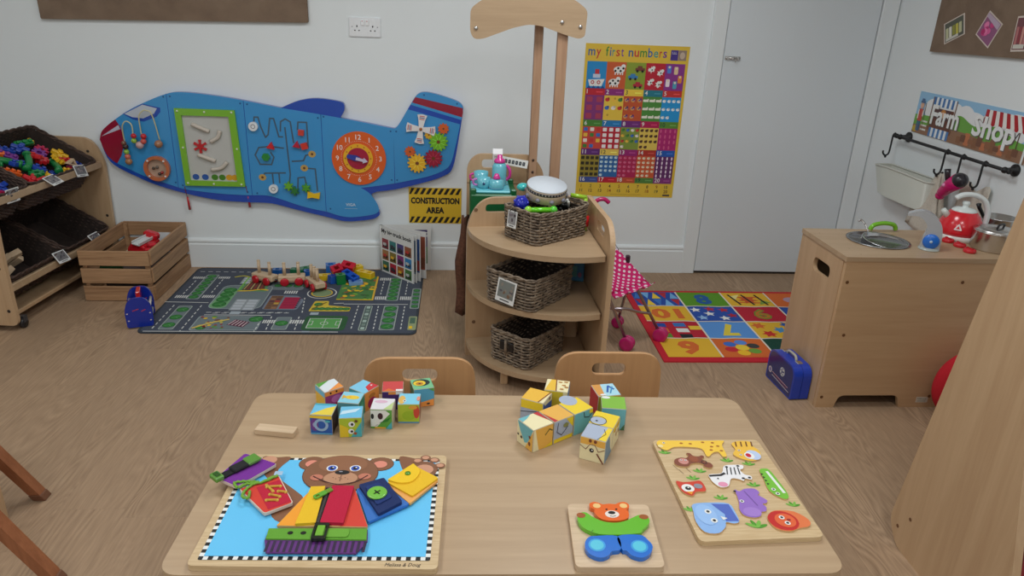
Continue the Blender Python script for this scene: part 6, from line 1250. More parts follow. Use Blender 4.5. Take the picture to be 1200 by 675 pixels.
for y, z in ((3.6, 0.892), (2.83, 0.884)):
    m = MB(RBM); m.lathe([(0.026, 0), (0.026, 0.008), (0.012, 0.014), (0.01, 0.045)], 20, BLACK, 0, T(W, y, z) @ RY(-90)); m.ball((xr, y, z), 0.014, BLACK, n=8); m.ball((xr, y + (0.03 if y > 3 else -0.025), z), 0.012, BLACK, n=8); m.build('bracket', IRON, rl)
hooks = (3.645, 3.205, 3.09, 2.945)
for y in hooks:
    zb = 0.884 + (y - 2.81) * 0.01
    m = MB(RBM); m.ball((xr, y, zb), 0.012, BLACK, n=8); m.tube(spline([(xr, y, zb + 0.012), (xr - 0.012, y, zb), (xr - 0.013, y, zb - 0.06), (xr - 0.016, y, zb - 0.095), (xr - 0.032, y, zb - 0.105), (xr - 0.046, y, zb - 0.094), (xr - 0.048, y, zb - 0.08)], 5), 0.0045, 8, BLACK); m.ball((xr - 0.03, y, zb - 0.112), 0.006, BLACK, n=6); m.build('hook', IRON, rl)
# white storage bin hung under the rail
bn = thing('wall_storage_bin', 'cream plastic storage bin hanging on the right wall below the rail', 'storage bin', (W, 3.43, 0.68), (0, 0, R(-90)))
m = MB()   # local x toward the camera, local y toward the room? (rotated): x -> -Y, y -> +X
BO_ = rgb(206, 206, 196)
f0 = [(-0.26, -0.008), (0.22, -0.008), (0.21, -0.105), (0.13, -0.128), (-0.13, -0.128), (-0.25, -0.105)]
top_ = rpoly(f0, 0.02, 4); bot_ = rpoly([(x * 0.86, y * 0.75 - 0.003) for x, y in f0], 0.02, 4); k = len(top_)
dz = [0.06 + 0.012 * math.cos(x * 9) for x, y in top_]
m.add([(x, y, -0.09) for x, y in bot_] + [(x, y, z) for (x, y), z in zip(top_, dz)], [(i, (i + 1) % k, k + (i + 1) % k, k + i) for i in range(k)] + [tuple(range(k))], BO_, 0, True)
m.build('bin_body', PLASTIC, bn, solid=0.004)
m = MB(); m.tube([(x, y, z) for (x, y), z in zip(top_, dz)], 0.005, 8, BO_, closed=True); m.build('rim', PLASTIC, bn)
# cream cotton bag gathered on the second hook
m = MB(); rows = []
for i in range(15):
    t = i / 14; wv = 0.02 + 0.1 * min(1, t * 1.6); r_ = []
    for j in range(25):
        s = j / 24 * 2 * PI; fold = 0.75 + 0.25 * math.sin(s * 5 + t * 2)
        r_.append((0.03 * math.sin(s) * (0.3 + t) * fold, wv * math.cos(s) * fold + 0.06 * t, -0.29 * t - 0.02 * math.sin(s * 2) * t))
    rows.append(r_)
m.sheet(rows); cb_ = m.build('cotton_bag', CREAMCLOTH, loc=(W - 0.062, 3.2, 0.79), label='cream cotton drawstring bag hanging from the second hook of the rail', cat='bag', solid=0.002)
m = MB(); m.tube([(W - 0.062, 3.205, 0.795), (W - 0.08, 3.2, 0.8)], 0.004, 6, rgb(40, 34, 34)) if False else m.tube([(0, -0.01, 0.005), (0.0, 0.0, -0.005)], 0.005, 6, rgb(40, 34, 34)); m.build('drawstring', CLOTH, cb_, label='black drawstring end')
rows = []
for i in range(9):
    t = i / 8; rows.append([(-0.005 * math.sin(j * 1.3 + t * 3), 0.07 - 0.19 * j / 10, -0.28 * t + 0.02 * math.sin(j * 0.9)) for j in range(11)])
m = MB(); m.sheet(rows); m.build('cloth_apron', CREAMCLOTH, loc=(W - 0.02, 3.03, 0.77), label='pale cream cloth hanging flat on the wall behind the kettle', cat='cloth', solid=0.002)
# pink toy hand mixer on the third hook
hm = thing('toy_hand_mixer', 'pink and black toy hand mixer hanging above the kettle', 'toy', (W - 0.1, 3.045, 0.755)); HM_ = Matrix()
m = MB(); m.tube([(0, 0.075, -0.055), (0, 0.06, -0.035), (0, 0.02, 0.005), (0, -0.03, 0.04)], [0.018, 0.024, 0.031, 0.036], 18, rgb(206, 22, 110)); m.ball((0, 0.07, -0.052), 0.021, rgb(206, 22, 110)); m.build('body', GLOSS, hm, label='pink body')
m = MB(); m.ball((0, -0.033, 0.042), 0.036, rgb(46, 42, 50), sc=(1, 0.95, 0.95)); m.build('grip', GLOSS, hm, label='black rounded end')
m = MB(); m.tube([(-0.005, 0.035, 0.02), (-0.01, 0.045, 0.06), (-0.01, 0.05, 0.075)], [0.011, 0.013, 0.014], 12, rgb(46, 42, 50)); m.build('handle', GLOSS, hm, label='black stub handle')
m = MB(); m.ball((-0.03, 0.02, 0.008), 0.009, rgb(240, 150, 200), n=8); m.build('button', GLOSS, hm)

# ------------------------------------------------------------------ blue suitcase by the kitchen
su = thing('toy_suitcase', 'small blue toy suitcase on the floor by the play kitchen corner', 'suitcase', (1.385, 2.56, 0))
# front face runs from (1.31, 2.665) to (1.36, 2.46); depth towards the kitchen
e1 = Vector((1.352, 2.452, 0)) - Vector((1.337, 2.662, 0)); Ls = e1.length; e1.normalize(); e3 = Vector((0, 0, 1)); nn = e1.cross(e3)
SUM = T(-1.385, -2.56, 0) @ frame((1.337, 2.662, 0.002), e1, (0, 0, 1), nn)
SB = rgb(26, 62, 176); so = rpoly([(0, 0), (Ls, 0), (Ls, 0.142), (0, 0.142)], [0.008, 0.008, 0.05, 0.05], 7)
for z0_, z1_ in ((-0.038, 0.0), (-0.076, -0.04)):
    m = MB(SUM); m.prism(so, z0_, z1_, SB)
    if z1_ == 0.0:
        a = Art(m, T(0, 0, 0)); DKB = rgb(30, 44, 110)
        a.poly(rpoly([(0.008, 0.006), (Ls - 0.008, 0.006), (Ls - 0.008, 0.135), (0.008, 0.135)], [0.006, 0.006, 0.044, 0.044], 7), DKB, 1)
        cx, cy = Ls * 0.58, 0.082; a.ell(cx, cy, 0.019, 0.019, rgb(214, 216, 220), 2); a.ell(cx, cy, 0.006, 0.006, DKB, 3)
        for k in range(5): a.ell(cx + 0.0125 * math.cos(R(90 + 72 * k)), cy + 0.0125 * math.sin(R(90 + 72 * k)), 0.0042, 0.0042, DKB, 3)
        a.ell(0.03, 0.048, 0.014, 0.014, rgb(206, 196, 206), 2); a.ell(0.03, 0.048, 0.008, 0.008, rgb(120, 110, 170), 3)
        a.line([(0.05, 0.046), (Ls - 0.03, 0.04)], 0.003, rgb(214, 170, 180), 2); a.line([(0.05, 0.032), (Ls - 0.02, 0.024)], 0.003, rgb(206, 206, 216), 2)
        a.line([(0.06, 0.039), (Ls - 0.04, 0.032)], 0.004, rgb(120, 60, 90), 2)
    m.build('shell', GLOSS, su)
m = MB(SUM); m.prism([(x * 0.98 + Ls * 0.01, y * 0.985) for x, y in so], -0.043, -0.0395, rgb(30, 34, 70)); m.build('seam', MATTE, su, label='dark seam between the halves')
m = MB(SUM); m.tube(spline([(Ls * 0.32, 0.141, -0.04), (Ls * 0.36, 0.155, -0.04), (Ls * 0.6, 0.157, -0.04), (Ls * 0.66, 0.141, -0.04)], 5), 0.0055, 8, rgb(180, 176, 160)); m.build('handle', GLOSS, su, label='pale metal handle')
for q in (0.24, 0.76):
    m = MB(SUM); m.cbox(Ls * q - 0.012, 0.139, -0.052, Ls * q + 0.012, 0.146, -0.028, 0.002); m.build('clasp', STEEL, su)
m = MB(); m.ball((0, 0, 0.15), 0.15, rgb(186, 18, 36), n=24, sc=(1, 0.42, 1)); m.lathe([(0.012, 0), (0.01, 0.003), (0, 0.003)], 12, rgb(150, 14, 28), 0, T(0, -0.062, 0.15) @ RX(90)); m.build('red_cushion', CLOTH, loc=(1.985, 2.31, 0), label='round red cushion on the floor mostly hidden by the near wooden panel', cat='cushion')

# ------------------------------------------------------------------ tall book display unit at the right edge
bu = thing('book_display_unit', 'tall pale wooden sloping display unit with flat end panel at the right edge', 'display unit', (1.75, 1.42, 0))
UM = T(-1.75, -1.42, 0); pr_ = rpoly([(1.166, 0), (1.615, 0), (1.668, 0.062), (1.515, 1.2), (1.48, 1.2)], [0.02, 0.03, 0.03, 0.03, 0.03], 5)
for x in (1.305, 2.22):
    m = MB(UM @ frame((x, 0, 0), (0, 1, 0), (0, 0, 1), (1, 0, 0))); m.prism(pr_, 0, 0.022)
    if x < 2:
        for y, z in ((1.585, 0.118), (1.626, 0.062)): m.lathe([(0.006, 0), (0.0055, 0.001), (0.002, 0.0003), (0, 0.0003)], 12, rgb(110, 72, 44), 1, T(y, z, 0) @ RX(180))
    m.build('end_panel', [MAPLEV, MATTE], bu, bevel=0.002)
bk_ = math.degrees(math.atan2(0.3, 1.2))
m = MB(UM); m.prism([(1.47, 1.19), (1.43, 1.19), (1.34, 0.1), (1.36, 0.1)], 1.328, 2.219, M=frame((0, 0, 0), (0, 1, 0), (0, 0, 1), (1, 0, 0))); m.build('sloping_back', MAPLEV, bu)
for z in (0.06, 0.4, 0.75):
    y0 = 1.182 + 0.25 * z
    m = MB(UM); m.cbox(1.328, y0 + 0.012, z, 2.219, 1.36 + z * 0.08, z + 0.018, 0.002); m.cbox(1.328, y0 + 0.012, z + 0.0185, 2.219, y0 + 0.028, z + 0.07, 0.002); m.build('display_shelf', MAPLE, bu)
for z, c, lb in ((0.079, rgb(96, 20, 30), 'dark red book on the lowest shelf of the display unit'), (0.419, rgb(40, 34, 40), 'dark book on the middle shelf of the display unit')):
    y0 = 1.235 + 0.25 * z; m = MB(); m.cbox(0, 0, 0, 0.24, 0.012, 0.2, 0.002, c); Art(m, T(0, 0, 0) @ RX(90)).rect(0.03, 0.12, 0.2, 0.17, [min(1, v * 2.2) for v in c], 1); m.build('picture_book', PRINT, loc=(1.34, y0, z), rot=(R(-8), 0, 0), label=lb, cat='book')
# ------------------------------------------------------------------ nursery table and chairs
TZ = 0.53
tb = thing('nursery_table', 'low pale wooden rectangular table with rounded corners in the foreground', 'table', (0.1076, 1.2715, 0), (0, 0, R(-1.36)))
m = MB(); m.prism(rrect(-0.599, -0.305, 0.599, 0.305, 0.04, 8), TZ - 0.022, TZ); m.build('tabletop', MAPLE, tb, bevel=0.004)
m = MB(); m.prism(rrect(-0.54, -0.25, 0.54, 0.25, 0.01, 3), TZ - 0.075, TZ - 0.0225, holes=[rrect(-0.52, -0.23, 0.52, 0.23, 0.01, 3)]); m.build('apron', MAPLE, tb)
for x in (-0.53, 0.53):
    for y in (-0.24, 0.24):
        m = MB(); m.tube([(x, y, 0), (x, y, TZ - 0.0225)], [0.018, 0.024], 18); m.build('leg', MAPLEV, tb)
def nursery_chair(lb, loc, rz, grp):
    c = thing('nursery_chair', lb, 'chair', loc, (0, 0, R(rz)), grp)
    # local: backrest in the x-z plane at y = 0, seat towards -y
    m = MB(frame((0, 0, 0), (1, 0, 0), (0, 0, 1), (0, -1, 0)))
    m.prism(rpoly([(-0.132, 0.33), (0.132, 0.33), (0.148, 0.45), (0.142, 0.585), (-0.142, 0.585), (-0.148, 0.45)], [0.03, 0.03, 0.05, 0.06, 0.06, 0.05], 7), -0.006, 0.006, holes=[rrect(-0.046, 0.52, 0.046, 0.556, 0.0175, 6)])
    m.build('backrest', BEECH, c, bevel=0.003)
    m = MB(); m.prism(rrect(-0.145, -0.3, 0.145, -0.012, 0.05, 7), 0.298, 0.31); m.build('seat', BEECH, c, bevel=0.003)
    for x in (-0.118, 0.118):
        m = MB(); m.tube([(x * 1.08, 0.05, 0), (x, -0.018, 0.3), (x * 0.98, -0.016, 0.4)], 0.0125, 12); m.build('rear_leg', BEECH, c)
        m = MB(); m.tube([(x * 1.08, -0.285, 0), (x, -0.25, 0.297)], 0.0125, 12); m.build('front_leg', BEECH, c)
    m = MB(); m.tube([(-0.118, -0.25, 0.27), (0.118, -0.25, 0.27)], 0.008, 10); m.tube([(-0.118, -0.02, 0.27), (0.118, -0.02, 0.27)], 0.008, 10); m.tube([(-0.118, -0.25, 0.27), (-0.118, -0.02, 0.27)], 0.008, 10); m.tube([(0.118, -0.25, 0.27), (0.118, -0.02, 0.27)], 0.008, 10); m.build('seat_frame', BEECH, c)
    return c
ch = nursery_chair('beech nursery chair tucked under the far left of the table behind the lion cube', (-0.092, 1.675, 0), 0, 'nursery chairs behind the table')
dup(ch, (0.415, 1.71, 0), (0, 0, R(-0.5)), 'beech nursery chair tucked under the table in front of the corner shelf')

# stool at the left edge of the picture: two splayed red-brown legs reach into view
st = thing('wooden_stool', 'red brown wooden stool with splayed legs at the left edge of the picture', 'stool', (-1.4, 1.55, 0))
SM_ = T(1.4, -1.55, 0)
for foot_, top_ in (((-1.245, 1.885), (-1.395, 1.775)), ((-1.03, 1.54), (-1.24, 1.505)), ((-1.58, 1.655), (-1.515, 1.64)), ((-1.36, 1.25), (-1.365, 1.385))):
    f_ = Vector((foot_[0], foot_[1], 0.0)); t_ = Vector((top_[0], top_[1], 0.43)); d_ = (t_ - f_)
    m = MB(SM_); s_ = 0.017
    vs = []
    for p, q in ((f_ + d_ * 0.0, 0.0145), (f_ + d_ * 0.06, 0.0155), (f_ + d_ * 0.0605, 0.0165), (t_, 0.0185)): vs += [(p.x + a * q, p.y + b * q, p.z) for a, b in ((-1, -1), (1, -1), (1, 1), (-1, 1))]
    m.add(vs, [(3, 2, 1, 0), (12, 13, 14, 15)] + [(i * 4 + j, i * 4 + (j + 1) % 4, (i + 1) * 4 + (j + 1) % 4, (i + 1) * 4 + j) for i in range(3) for j in range(4)])
    lg = m.build('leg', REDWOOD, st, bevel=0.003)
    m = MB(SM_ @ T(f_.x, f_.y, 0)); dd = d_ * 0.055; q = 0.0185
    m.add([(a * q, b * q, 0) for a, b in ((-1, -1), (1, -1), (1, 1), (-1, 1))] + [(dd.x + a * q, dd.y + b * q, dd.z) for a, b in ((-1, -1), (1, -1), (1, 1), (-1, 1))], [(3, 2, 1, 0), (4, 5, 6, 7)] + [(j, (j + 1) % 4, 4 + (j + 1) % 4, 4 + j) for j in range(4)], rgb(116, 76, 54)); m.build('foot_cap', MATTE, lg, bevel=0.003)
sc_ = [(-1.375, 1.83), (-1.18, 1.52), (-1.38, 1.33), (-1.57, 1.64)]
m = MB(SM_); m.prism(rpoly(sc_, 0.05, 6), 0.43, 0.46); m.build('seat', REDWOOD, st, bevel=0.004)
m = MB(); m.cbox(-0.1, -0.09, 0, 0.1, 0.09, 0.17, 0.004); m.build('low_wooden_box', MAPLEV, loc=(-1.391, 1.706, 0), rot=(0, 0, 0), label='pale wooden box on the floor behind the red brown stool legs', cat='box')

# ------------------------------------------------------------------ things on the table
m = MB(); m.cbox(-0.045, -0.0135, 0, 0.045, 0.0135, 0.0135, 0.001); m.build('wooden_plank', TOYWOOD, loc=(-0.398, 1.41, TZ), rot=(0, 0, R(-10)), label='plain small wooden plank lying alone at the left of the table', cat='block')

def cube(lb, x, y, rz, s, faces, grp, base=rgb(200, 190, 170)):
    m = MB(); m.cbox(-s / 2, -s / 2, 0, s / 2, s / 2, s, 0.0012, base)
    fr_ = {'T': frame((0, 0, s), (1, 0, 0), (0, 1, 0), (0, 0, 1)), 'F': frame((0, -s / 2, s / 2), (1, 0, 0), (0, 0, 1), (0, -1, 0)), 'R': frame((s / 2, 0, s / 2), (0, 1, 0), (0, 0, 1), (1, 0, 0)), 'L': frame((-s / 2, 0, s / 2), (0, -1, 0), (0, 0, 1), (-1, 0, 0)), 'B': frame((0, s / 2, s / 2), (-1, 0, 0), (0, 0, 1), (0, 1, 0))}
    for k in 'TFRLB':
        a = Art(m, fr_[k] @ Matrix.Diagonal((s, s, 1, 1)), e=0.0002)
        spec = faces.get(k, [('r', -0.48, -0.48, 0.48, 0.48, base)])
        l = 1
        for q in spec:
            t = q[0]
            if t == 'r': a.rect(*q[1:5], q[5], l)
            elif t == 'e': a.ell(q[1], q[2], q[3], q[4], q[5], l, rot=q[6] if len(q) > 6 else 0)
            elif t == 'p': a.poly(q[1], q[2], l)
            elif t == 'o': a.ring(q[1], q[2], q[3], q[4], q[5], l)
            elif t == 'l': a.line(q[1], q[2], q[3], l)
            l += 1
    return m.build('picture_cube', PRINT, loc=(x, y, TZ), rot=(0, 0, R(rz)), label=lb, cat='cube', group=grp)
def bg(c): return ('r', -0.485, -0.485, 0.485, 0.485, c)
LBl, DBl, YE, OR, GR, LI, PK, PU, WH, RE, BK, TE = rgb(110, 190, 225), rgb(40, 90, 170), rgb(236, 200, 50), rgb(236, 150, 70), rgb(90, 160, 60), rgb(170, 190, 50), rgb(220, 110, 160), rgb(110, 60, 140), rgb(232, 232, 232), rgb(206, 50, 56), rgb(30, 26, 26), rgb(70, 170, 180)
GA = 'small animal picture cubes at the left of the table'; s1 = 0.05
cube('picture cube with dark blue wavy front at the front left of its group', -0.295, 1.429, -5, s1, {'T': [bg(LBl), ('p', [(-0.48, -0.48), (0.48, -0.48), (0.48, 0.3), (0.1, 0.1), (-0.2, -0.2)], rgb(232, 206, 70)), ('r', -0.48, 0.36, 0.48, 0.48, TE)], 'F': [bg(DBl), ('e', -0.3, 0.0, 0.18, 0.32, PU), ('e', -0.3, 0, 0.08, 0.12, rgb(160, 160, 200)), ('o', 0.0, 0.0, 0.2, 0.32, rgb(150, 180, 210)), ('p', [(-0.48, 0.36), (0.48, 0.3), (0.48, 0.48), (-0.48, 0.48)], YE), ('e', 0.3, 0.2, 0.12, 0.06, TE), ('r', -0.48, -0.48, 0.48, -0.4, rgb(90, 160, 200))], 'R': [bg(rgb(60, 44, 40))]}, GA)
cube('picture cube with yellow green staring eyes on its front face', -0.232, 1.417, 3, s1, {'T': [bg(LBl), ('p', [(-0.48, -0.2), (0.2, 0.0), (0.4, 0.3), (-0.4, 0.1)], rgb(200, 226, 240))], 'F': [bg(LI), ('p', [(0.0, -0.48), (0.48, -0.48), (0.48, 0.3)], TE), ('p', [(-0.48, -0.48), (-0.1, -0.48), (-0.1, 0.0), (-0.48, 0.2)], rgb(220, 190, 40)), ('e', 0.05, 0.18, 0.14, 0.14, WH), ('e', 0.02, -0.18, 0.13, 0.13, WH), ('e', 0.07, 0.18, 0.06, 0.07, BK), ('e', 0.05, -0.18, 0.06, 0.06, BK), ('e', 0.25, 0.34, 0.07, 0.07, rgb(90, 60, 30)), ('e', 0.2, -0.28, 0.07, 0.07, rgb(170, 80, 40))], 'R': [bg(TE)]}, GA)
cube('picture cube with black and white panda front in the middle of its group', -0.165, 1.452, -4, s1, {'T': [bg(rgb(226, 222, 226)), ('e', -0.1, 0.2, 0.3, 0.14, rgb(220, 180, 200)), ('p', [(0.1, -0.48), (0.48, -0.48), (0.48, 0.2)], rgb(190, 210, 140))], 'F': [bg(GR), ('p', [(-0.48, -0.4), (-0.2, -0.4), (0.4, 0.3), (0.2, 0.46), (-0.48, 0.46)], rgb(226, 226, 220)), ('e', -0.4, 0.14, 0.07, 0.14, BK), ('e', -0.04, 0.16, 0.12, 0.17, rgb(60, 30, 40)), ('p', [(-0.3, -0.36), (-0.1, -0.26), (-0.22, -0.3)], BK), ('p', [(-0.1, -0.2), (0.45, 0.15), (0.3, -0.1)], rgb(40, 120, 40)), ('r', -0.3, -0.48, 0.2, -0.4, rgb(220, 170, 50)), ('p', [(0.2, -0.48), (0.48, -0.48), (0.48, -0.1)], TE)]}, GA)
cube('picture cube with lime green front and pale blue bird top', -0.106, 1.475, -1, s1, {'T': [bg(rgb(130, 205, 230)), ('e', -0.33, -0.1, 0.16, 0.38, rgb(226, 180, 90)), ('e', -0.2, -0.2, 0.08, 0.1, WH), ('e', -0.2, -0.2, 0.04, 0.05, BK), ('e', 0.42, 0.0, 0.08, 0.2, rgb(230, 150, 130))], 'F': [bg(LI), ('e', 0.0, -0.1, 0.3, 0.25, rgb(150, 180, 40)), ('e', 0.36, 0.1, 0.14, 0.34, rgb(200, 70, 50)), ('e', 0.2, 0.34, 0.2, 0.1, rgb(220, 160, 60)), ('r', -0.48, -0.48, 0.48, -0.42, rgb(90, 150, 190))], 'R': [bg(rgb(150, 90, 60))]}, GA)
cube('picture cube with a yellow lion face on top at the back right of its group', -0.08, 1.547, 14, s1, {'T': [bg(rgb(120, 190, 140)), ('e', -0.02, 0.1, 0.42, 0.34, rgb(30, 50, 50)), ('e', -0.12, 0.06, 0.3, 0.26, YE), ('e', -0.12, 0.02, 0.18, 0.16, rgb(190, 130, 40)), ('e', -0.12, 0.0, 0.06, 0.05, BK)], 'F': [bg(rgb(80, 160, 195)), ('p', [(-0.48, -0.48), (0.48, -0.48), (0.48, -0.1), (-0.48, -0.3)], OR), ('e', 0.2, -0.34, 0.08, 0.05, BK), ('p', [(0.2, 0.48), (0.48, 0.3), (0.48, 0.48)], GR)], 'L': [bg(rgb(110, 90, 50)), ('r', -0.48, 0.1, 0.48, 0.48, rgb(70, 120, 80))], 'R': [bg(rgb(80, 170, 140))]}, GA)
cube('picture cube with purple and pink face at the back left of its group', -0.3, 1.538, 36, s1, {'T': [bg(rgb(220, 226, 230)), ('p', [(-0.48, 0.1), (-0.48, 0.48), (0.2, 0.48)], GR), ('p', [(-0.3, -0.48), (0.48, -0.48), (0.48, 0.0)], OR)], 'F': [bg(rgb(150, 60, 130)), ('r', -0.48, 0.26, 0.48, 0.48, OR), ('e', 0.1, 0.0, 0.28, 0.2, rgb(190, 110, 180)), ('e', 0.15, -0.36, 0.3, 0.16, rgb(190, 30, 80)), ('e', -0.2, 0.38, 0.05, 0.05, BK), ('e', 0.1, 0.4, 0.05, 0.05, BK)], 'L': [bg(rgb(226, 180, 60)), ('r', -0.48, 0.2, 0.48, 0.48, LBl)]}, GA)
cube('picture cube with blue and red top behind the yellow fish cube', -0.218, 1.533, -36, s1, {'T': [bg(rgb(130, 200, 230)), ('p', [(0.0, 0.48), (0.48, 0.48), (0.48, -0.2), (0.1, 0.0)], RE), ('e', 0.2, 0.3, 0.05, 0.05, WH)], 'F': [bg(TE)], 'R': [bg(OR), ('e', 0.0, -0.2, 0.3, 0.3, rgb(170, 20, 90)), ('e', 0.0, 0.2, 0.22, 0.12, rgb(190, 120, 50))]}, GA)
cube('picture cube with a yellow fish on its pale blue top', -0.241, 1.481, -9, s1, {'T': [bg(rgb(140, 205, 225)), ('e', 0.05, 0.02, 0.34, 0.18, YE), ('p', [(-0.2, 0.02), (-0.42, 0.2), (-0.4, -0.2)], rgb(220, 170, 60)), ('e', -0.05, 0.04, 0.05, 0.04, OR)], 'R': [bg(rgb(50, 140, 110)), ('e', 0.0, 0.0, 0.2, 0.3, rgb(70, 170, 130))], 'F': [bg(rgb(90, 150, 160))]}, GA)
cube('picture cube with red top and purple front behind the lime green cube', -0.149, 1.534, 3, s1, {'T': [bg(rgb(206, 70, 70)), ('p', [(-0.48, -0.48), (0.2, -0.48), (-0.2, -0.2)], rgb(220, 110, 50)), ('r', 0.15, -0.48, 0.48, -0.3, WH)], 'F': [bg(rgb(70, 40, 110)), ('r', -0.2, 0.34, 0.15, 0.48, OR), ('r', 0.15, 0.34, 0.48, 0.48, WH), ('e', -0.35, 0.0, 0.12, 0.2, rgb(30, 24, 30))]}, GA)
GB2 = 'larger animal picture cubes at the right of the table'; s2 = 0.057
YL, GY, CRM, ORY, TL = rgb(238, 206, 40), rgb(170, 180, 200), rgb(238, 226, 180), rgb(232, 176, 76), rgb(110, 180, 190)
BR_ = rgb(120, 60, 40)
def giraffe_face(): return [bg(CRM), ('r', -0.48, 0.2, 0.48, 0.48, ORY), ('e', 0, 0.02, 0.3, 0.24, CRM), ('e', -0.1, 0.4, 0.06, 0.08, BR_), ('e', 0.1, 0.4, 0.06, 0.08, BR_), ('e', -0.02, 0.0, 0.09, 0.09, BK), ('e', 0.0, 0.02, 0.03, 0.03, WH), ('l', [(-0.48, 0.14), (-0.25, 0.0), (-0.1, 0.25), (0.1, 0.25), (0.25, 0.0), (0.48, 0.14)], 0.025, BR_), ('l', [(0.2, -0.1), (0.46, -0.46)], 0.06, BR_)]
gp = [('e', x, y, 0.1, 0.07, rgb(190, 130, 60), 30 * i) for i, (x, y) in enumerate(((-0.2, 0.25), (0.2, 0.3), (0.0, 0.0), (0.3, 0.0), (0.2, -0.25), (-0.1, -0.3)))]
cube('picture cube with a cream and teal giraffe end, left end of the row of three', 0.1795, 1.366, 33, s2, {'T': [bg(CRM), ('p', [(-0.48, 0.2), (-0.48, 0.48), (0.1, 0.48), (-0.2, 0.3)], TL), ('p', [(0.25, 0.48), (0.48, 0.48), (0.48, -0.3)], rgb(190, 40, 50))], 'L': [bg(CRM), ('p', [(-0.48, 0.48), (0.48, 0.48), (0.2, -0.2), (0.0, -0.3), (-0.3, 0.1)], TL), ('p', [(0.05, -0.48), (0.48, -0.48), (0.48, 0.4)], ORY), ('e', 0.3, -0.2, 0.07, 0.09, BR_), ('e', 0.3, 0.1, 0.06, 0.07, BR_), ('e', -0.2, -0.15, 0.06, 0.06, BK), ('e', -0.4, -0.1, 0.05, 0.05, BK)], 'F': [bg(ORY), ('p', [(-0.48, -0.48), (-0.2, -0.48), (-0.4, 0.48), (-0.48, 0.48)], CRM), ('l', [(0.1, 0.1), (0.3, 0.3), (0.45, 0.2)], 0.05, rgb(110, 100, 40)), ('p', [(0.0, -0.48), (0.48, -0.48), (0.48, -0.3)], YL)]}, GB2)
cube('picture cube with plain orange top in the middle of the row of three', 0.2295, 1.3985, 33, s2, {'T': [bg(ORY), ('p', [(-0.48, -0.48), (-0.3, -0.48), (-0.48, 0.3)], rgb(190, 40, 50))], 'F': [bg(GY), ('r', -0.48, -0.48, 0.48, -0.3, YL), ('p', [(0.1, 0.48), (0.48, 0.48), (0.48, 0.0)], YL), ('l', [(-0.3, 0.4), (-0.35, 0.0), (-0.1, -0.2), (0.2, 0.1), (0.1, 0.3)], 0.035, rgb(70, 70, 80)), ('e', 0.1, 0.2, 0.14, 0.1, rgb(140, 140, 80))]}, GB2)
cube('picture cube with yellow and blue grey top, right end of the row of three', 0.2795, 1.431, 33, s2, {'T': [bg(YL), ('e', 0.0, 0.48, 0.36, 0.4, GY), ('r', -0.48, 0.482, 0.48, 0.484, GY)], 'F': [bg(TL), ('l', [(0.0, 0.44), (0.05, 0.2), (0.3, 0.14), (0.46, 0.3)], 0.04, BK), ('r', 0.3, 0.3, 0.48, 0.48, YL)], 'R': [bg(rgb(100, 160, 170))]}, GB2)
cube('picture cube with a giraffe face front, nearest the camera', 0.309, 1.3187, -27, s2, {'T': [bg(GY), ('p', [(0.2, -0.48), (0.48, -0.48), (0.48, 0.48), (0.3, 0.48)], YL), ('l', [(0.15, -0.48), (0.35, 0.0), (0.2, 0.3)], 0.025, BK)], 'F': giraffe_face(), 'R': [bg(rgb(120, 150, 170)), ('p', [(0.0, 0.48), (0.48, 0.48), (0.48, -0.48), (0.2, -0.1)], CRM)]}, GB2)
cube('picture cube with grey ear on a yellow top, right behind the giraffe face cube', 0.3357, 1.3712, -27, s2, {'T': [bg(YL), ('e', -0.2, -0.2, 0.34, 0.26, GY), ('o', -0.2, -0.2, 0.3, 0.33, BK), ('e', -0.25, -0.25, 0.05, 0.05, BK)], 'R': [bg(CRM), ('r', -0.48, 0.25, 0.48, 0.48, YL)] + gp[:4], 'L': [bg(CRM)]}, GB2)
cube('picture cube with leaf green top beside the red sided cube', 0.371, 1.4455, -8, s2, {'T': [bg(rgb(130, 185, 60)), ('e', -0.3, 0.36, 0.18, 0.1, WH)], 'F': [bg(TL), ('p', [(0.3, -0.48), (0.48, -0.48), (0.48, -0.2)], rgb(70, 110, 70))], 'R': [bg(rgb(110, 170, 180))], 'L': [bg(rgb(120, 150, 50))]}, GB2)
cube('picture cube with red side and pale blue top at the back right', 0.364, 1.5045, 9, s2, {'T': [bg(rgb(170, 215, 230)), ('p', [(-0.48, -0.48), (-0.2, -0.48), (-0.1, 0.48), (-0.48, 0.48)], rgb(214, 150, 70)), ('l', [(0.0, -0.2), (0.2, 0.3), (0.35, 0.0)], 0.09, DBl), ('l', [(0.1, -0.3), (0.35, 0.2)], 0.06, rgb(60, 140, 190)), ('e', -0.25, -0.4, 0.14, 0.07, WH)], 'L': [bg(rgb(190, 30, 44))], 'F': [bg(rgb(190, 160, 60))]}, GB2)
cube('picture cube with orange top and blue right side at the far left', 0.193, 1.478, -28, s2, {'T': [bg(rgb(236, 184, 60)), ('p', [(0.3, -0.48), (0.48, -0.48), (0.48, 0.48)], CRM), ('l', [(0.26, -0.48), (0.44, 0.48)], 0.05, BR_)], 'F': [bg(GY), ('r', -0.48, 0.1, 0.48, 0.48, YL), ('l', [(-0.48, -0.1), (0.48, 0.1)], 0.03, BK)], 'R': [bg(DBl), ('p', [(-0.48, 0.48), (0.48, 0.48), (0.48, 0.2), (-0.3, 0.3)], CRM), ('e', 0.2, 0.4, 0.1, 0.06, BR_)]}, GB2)
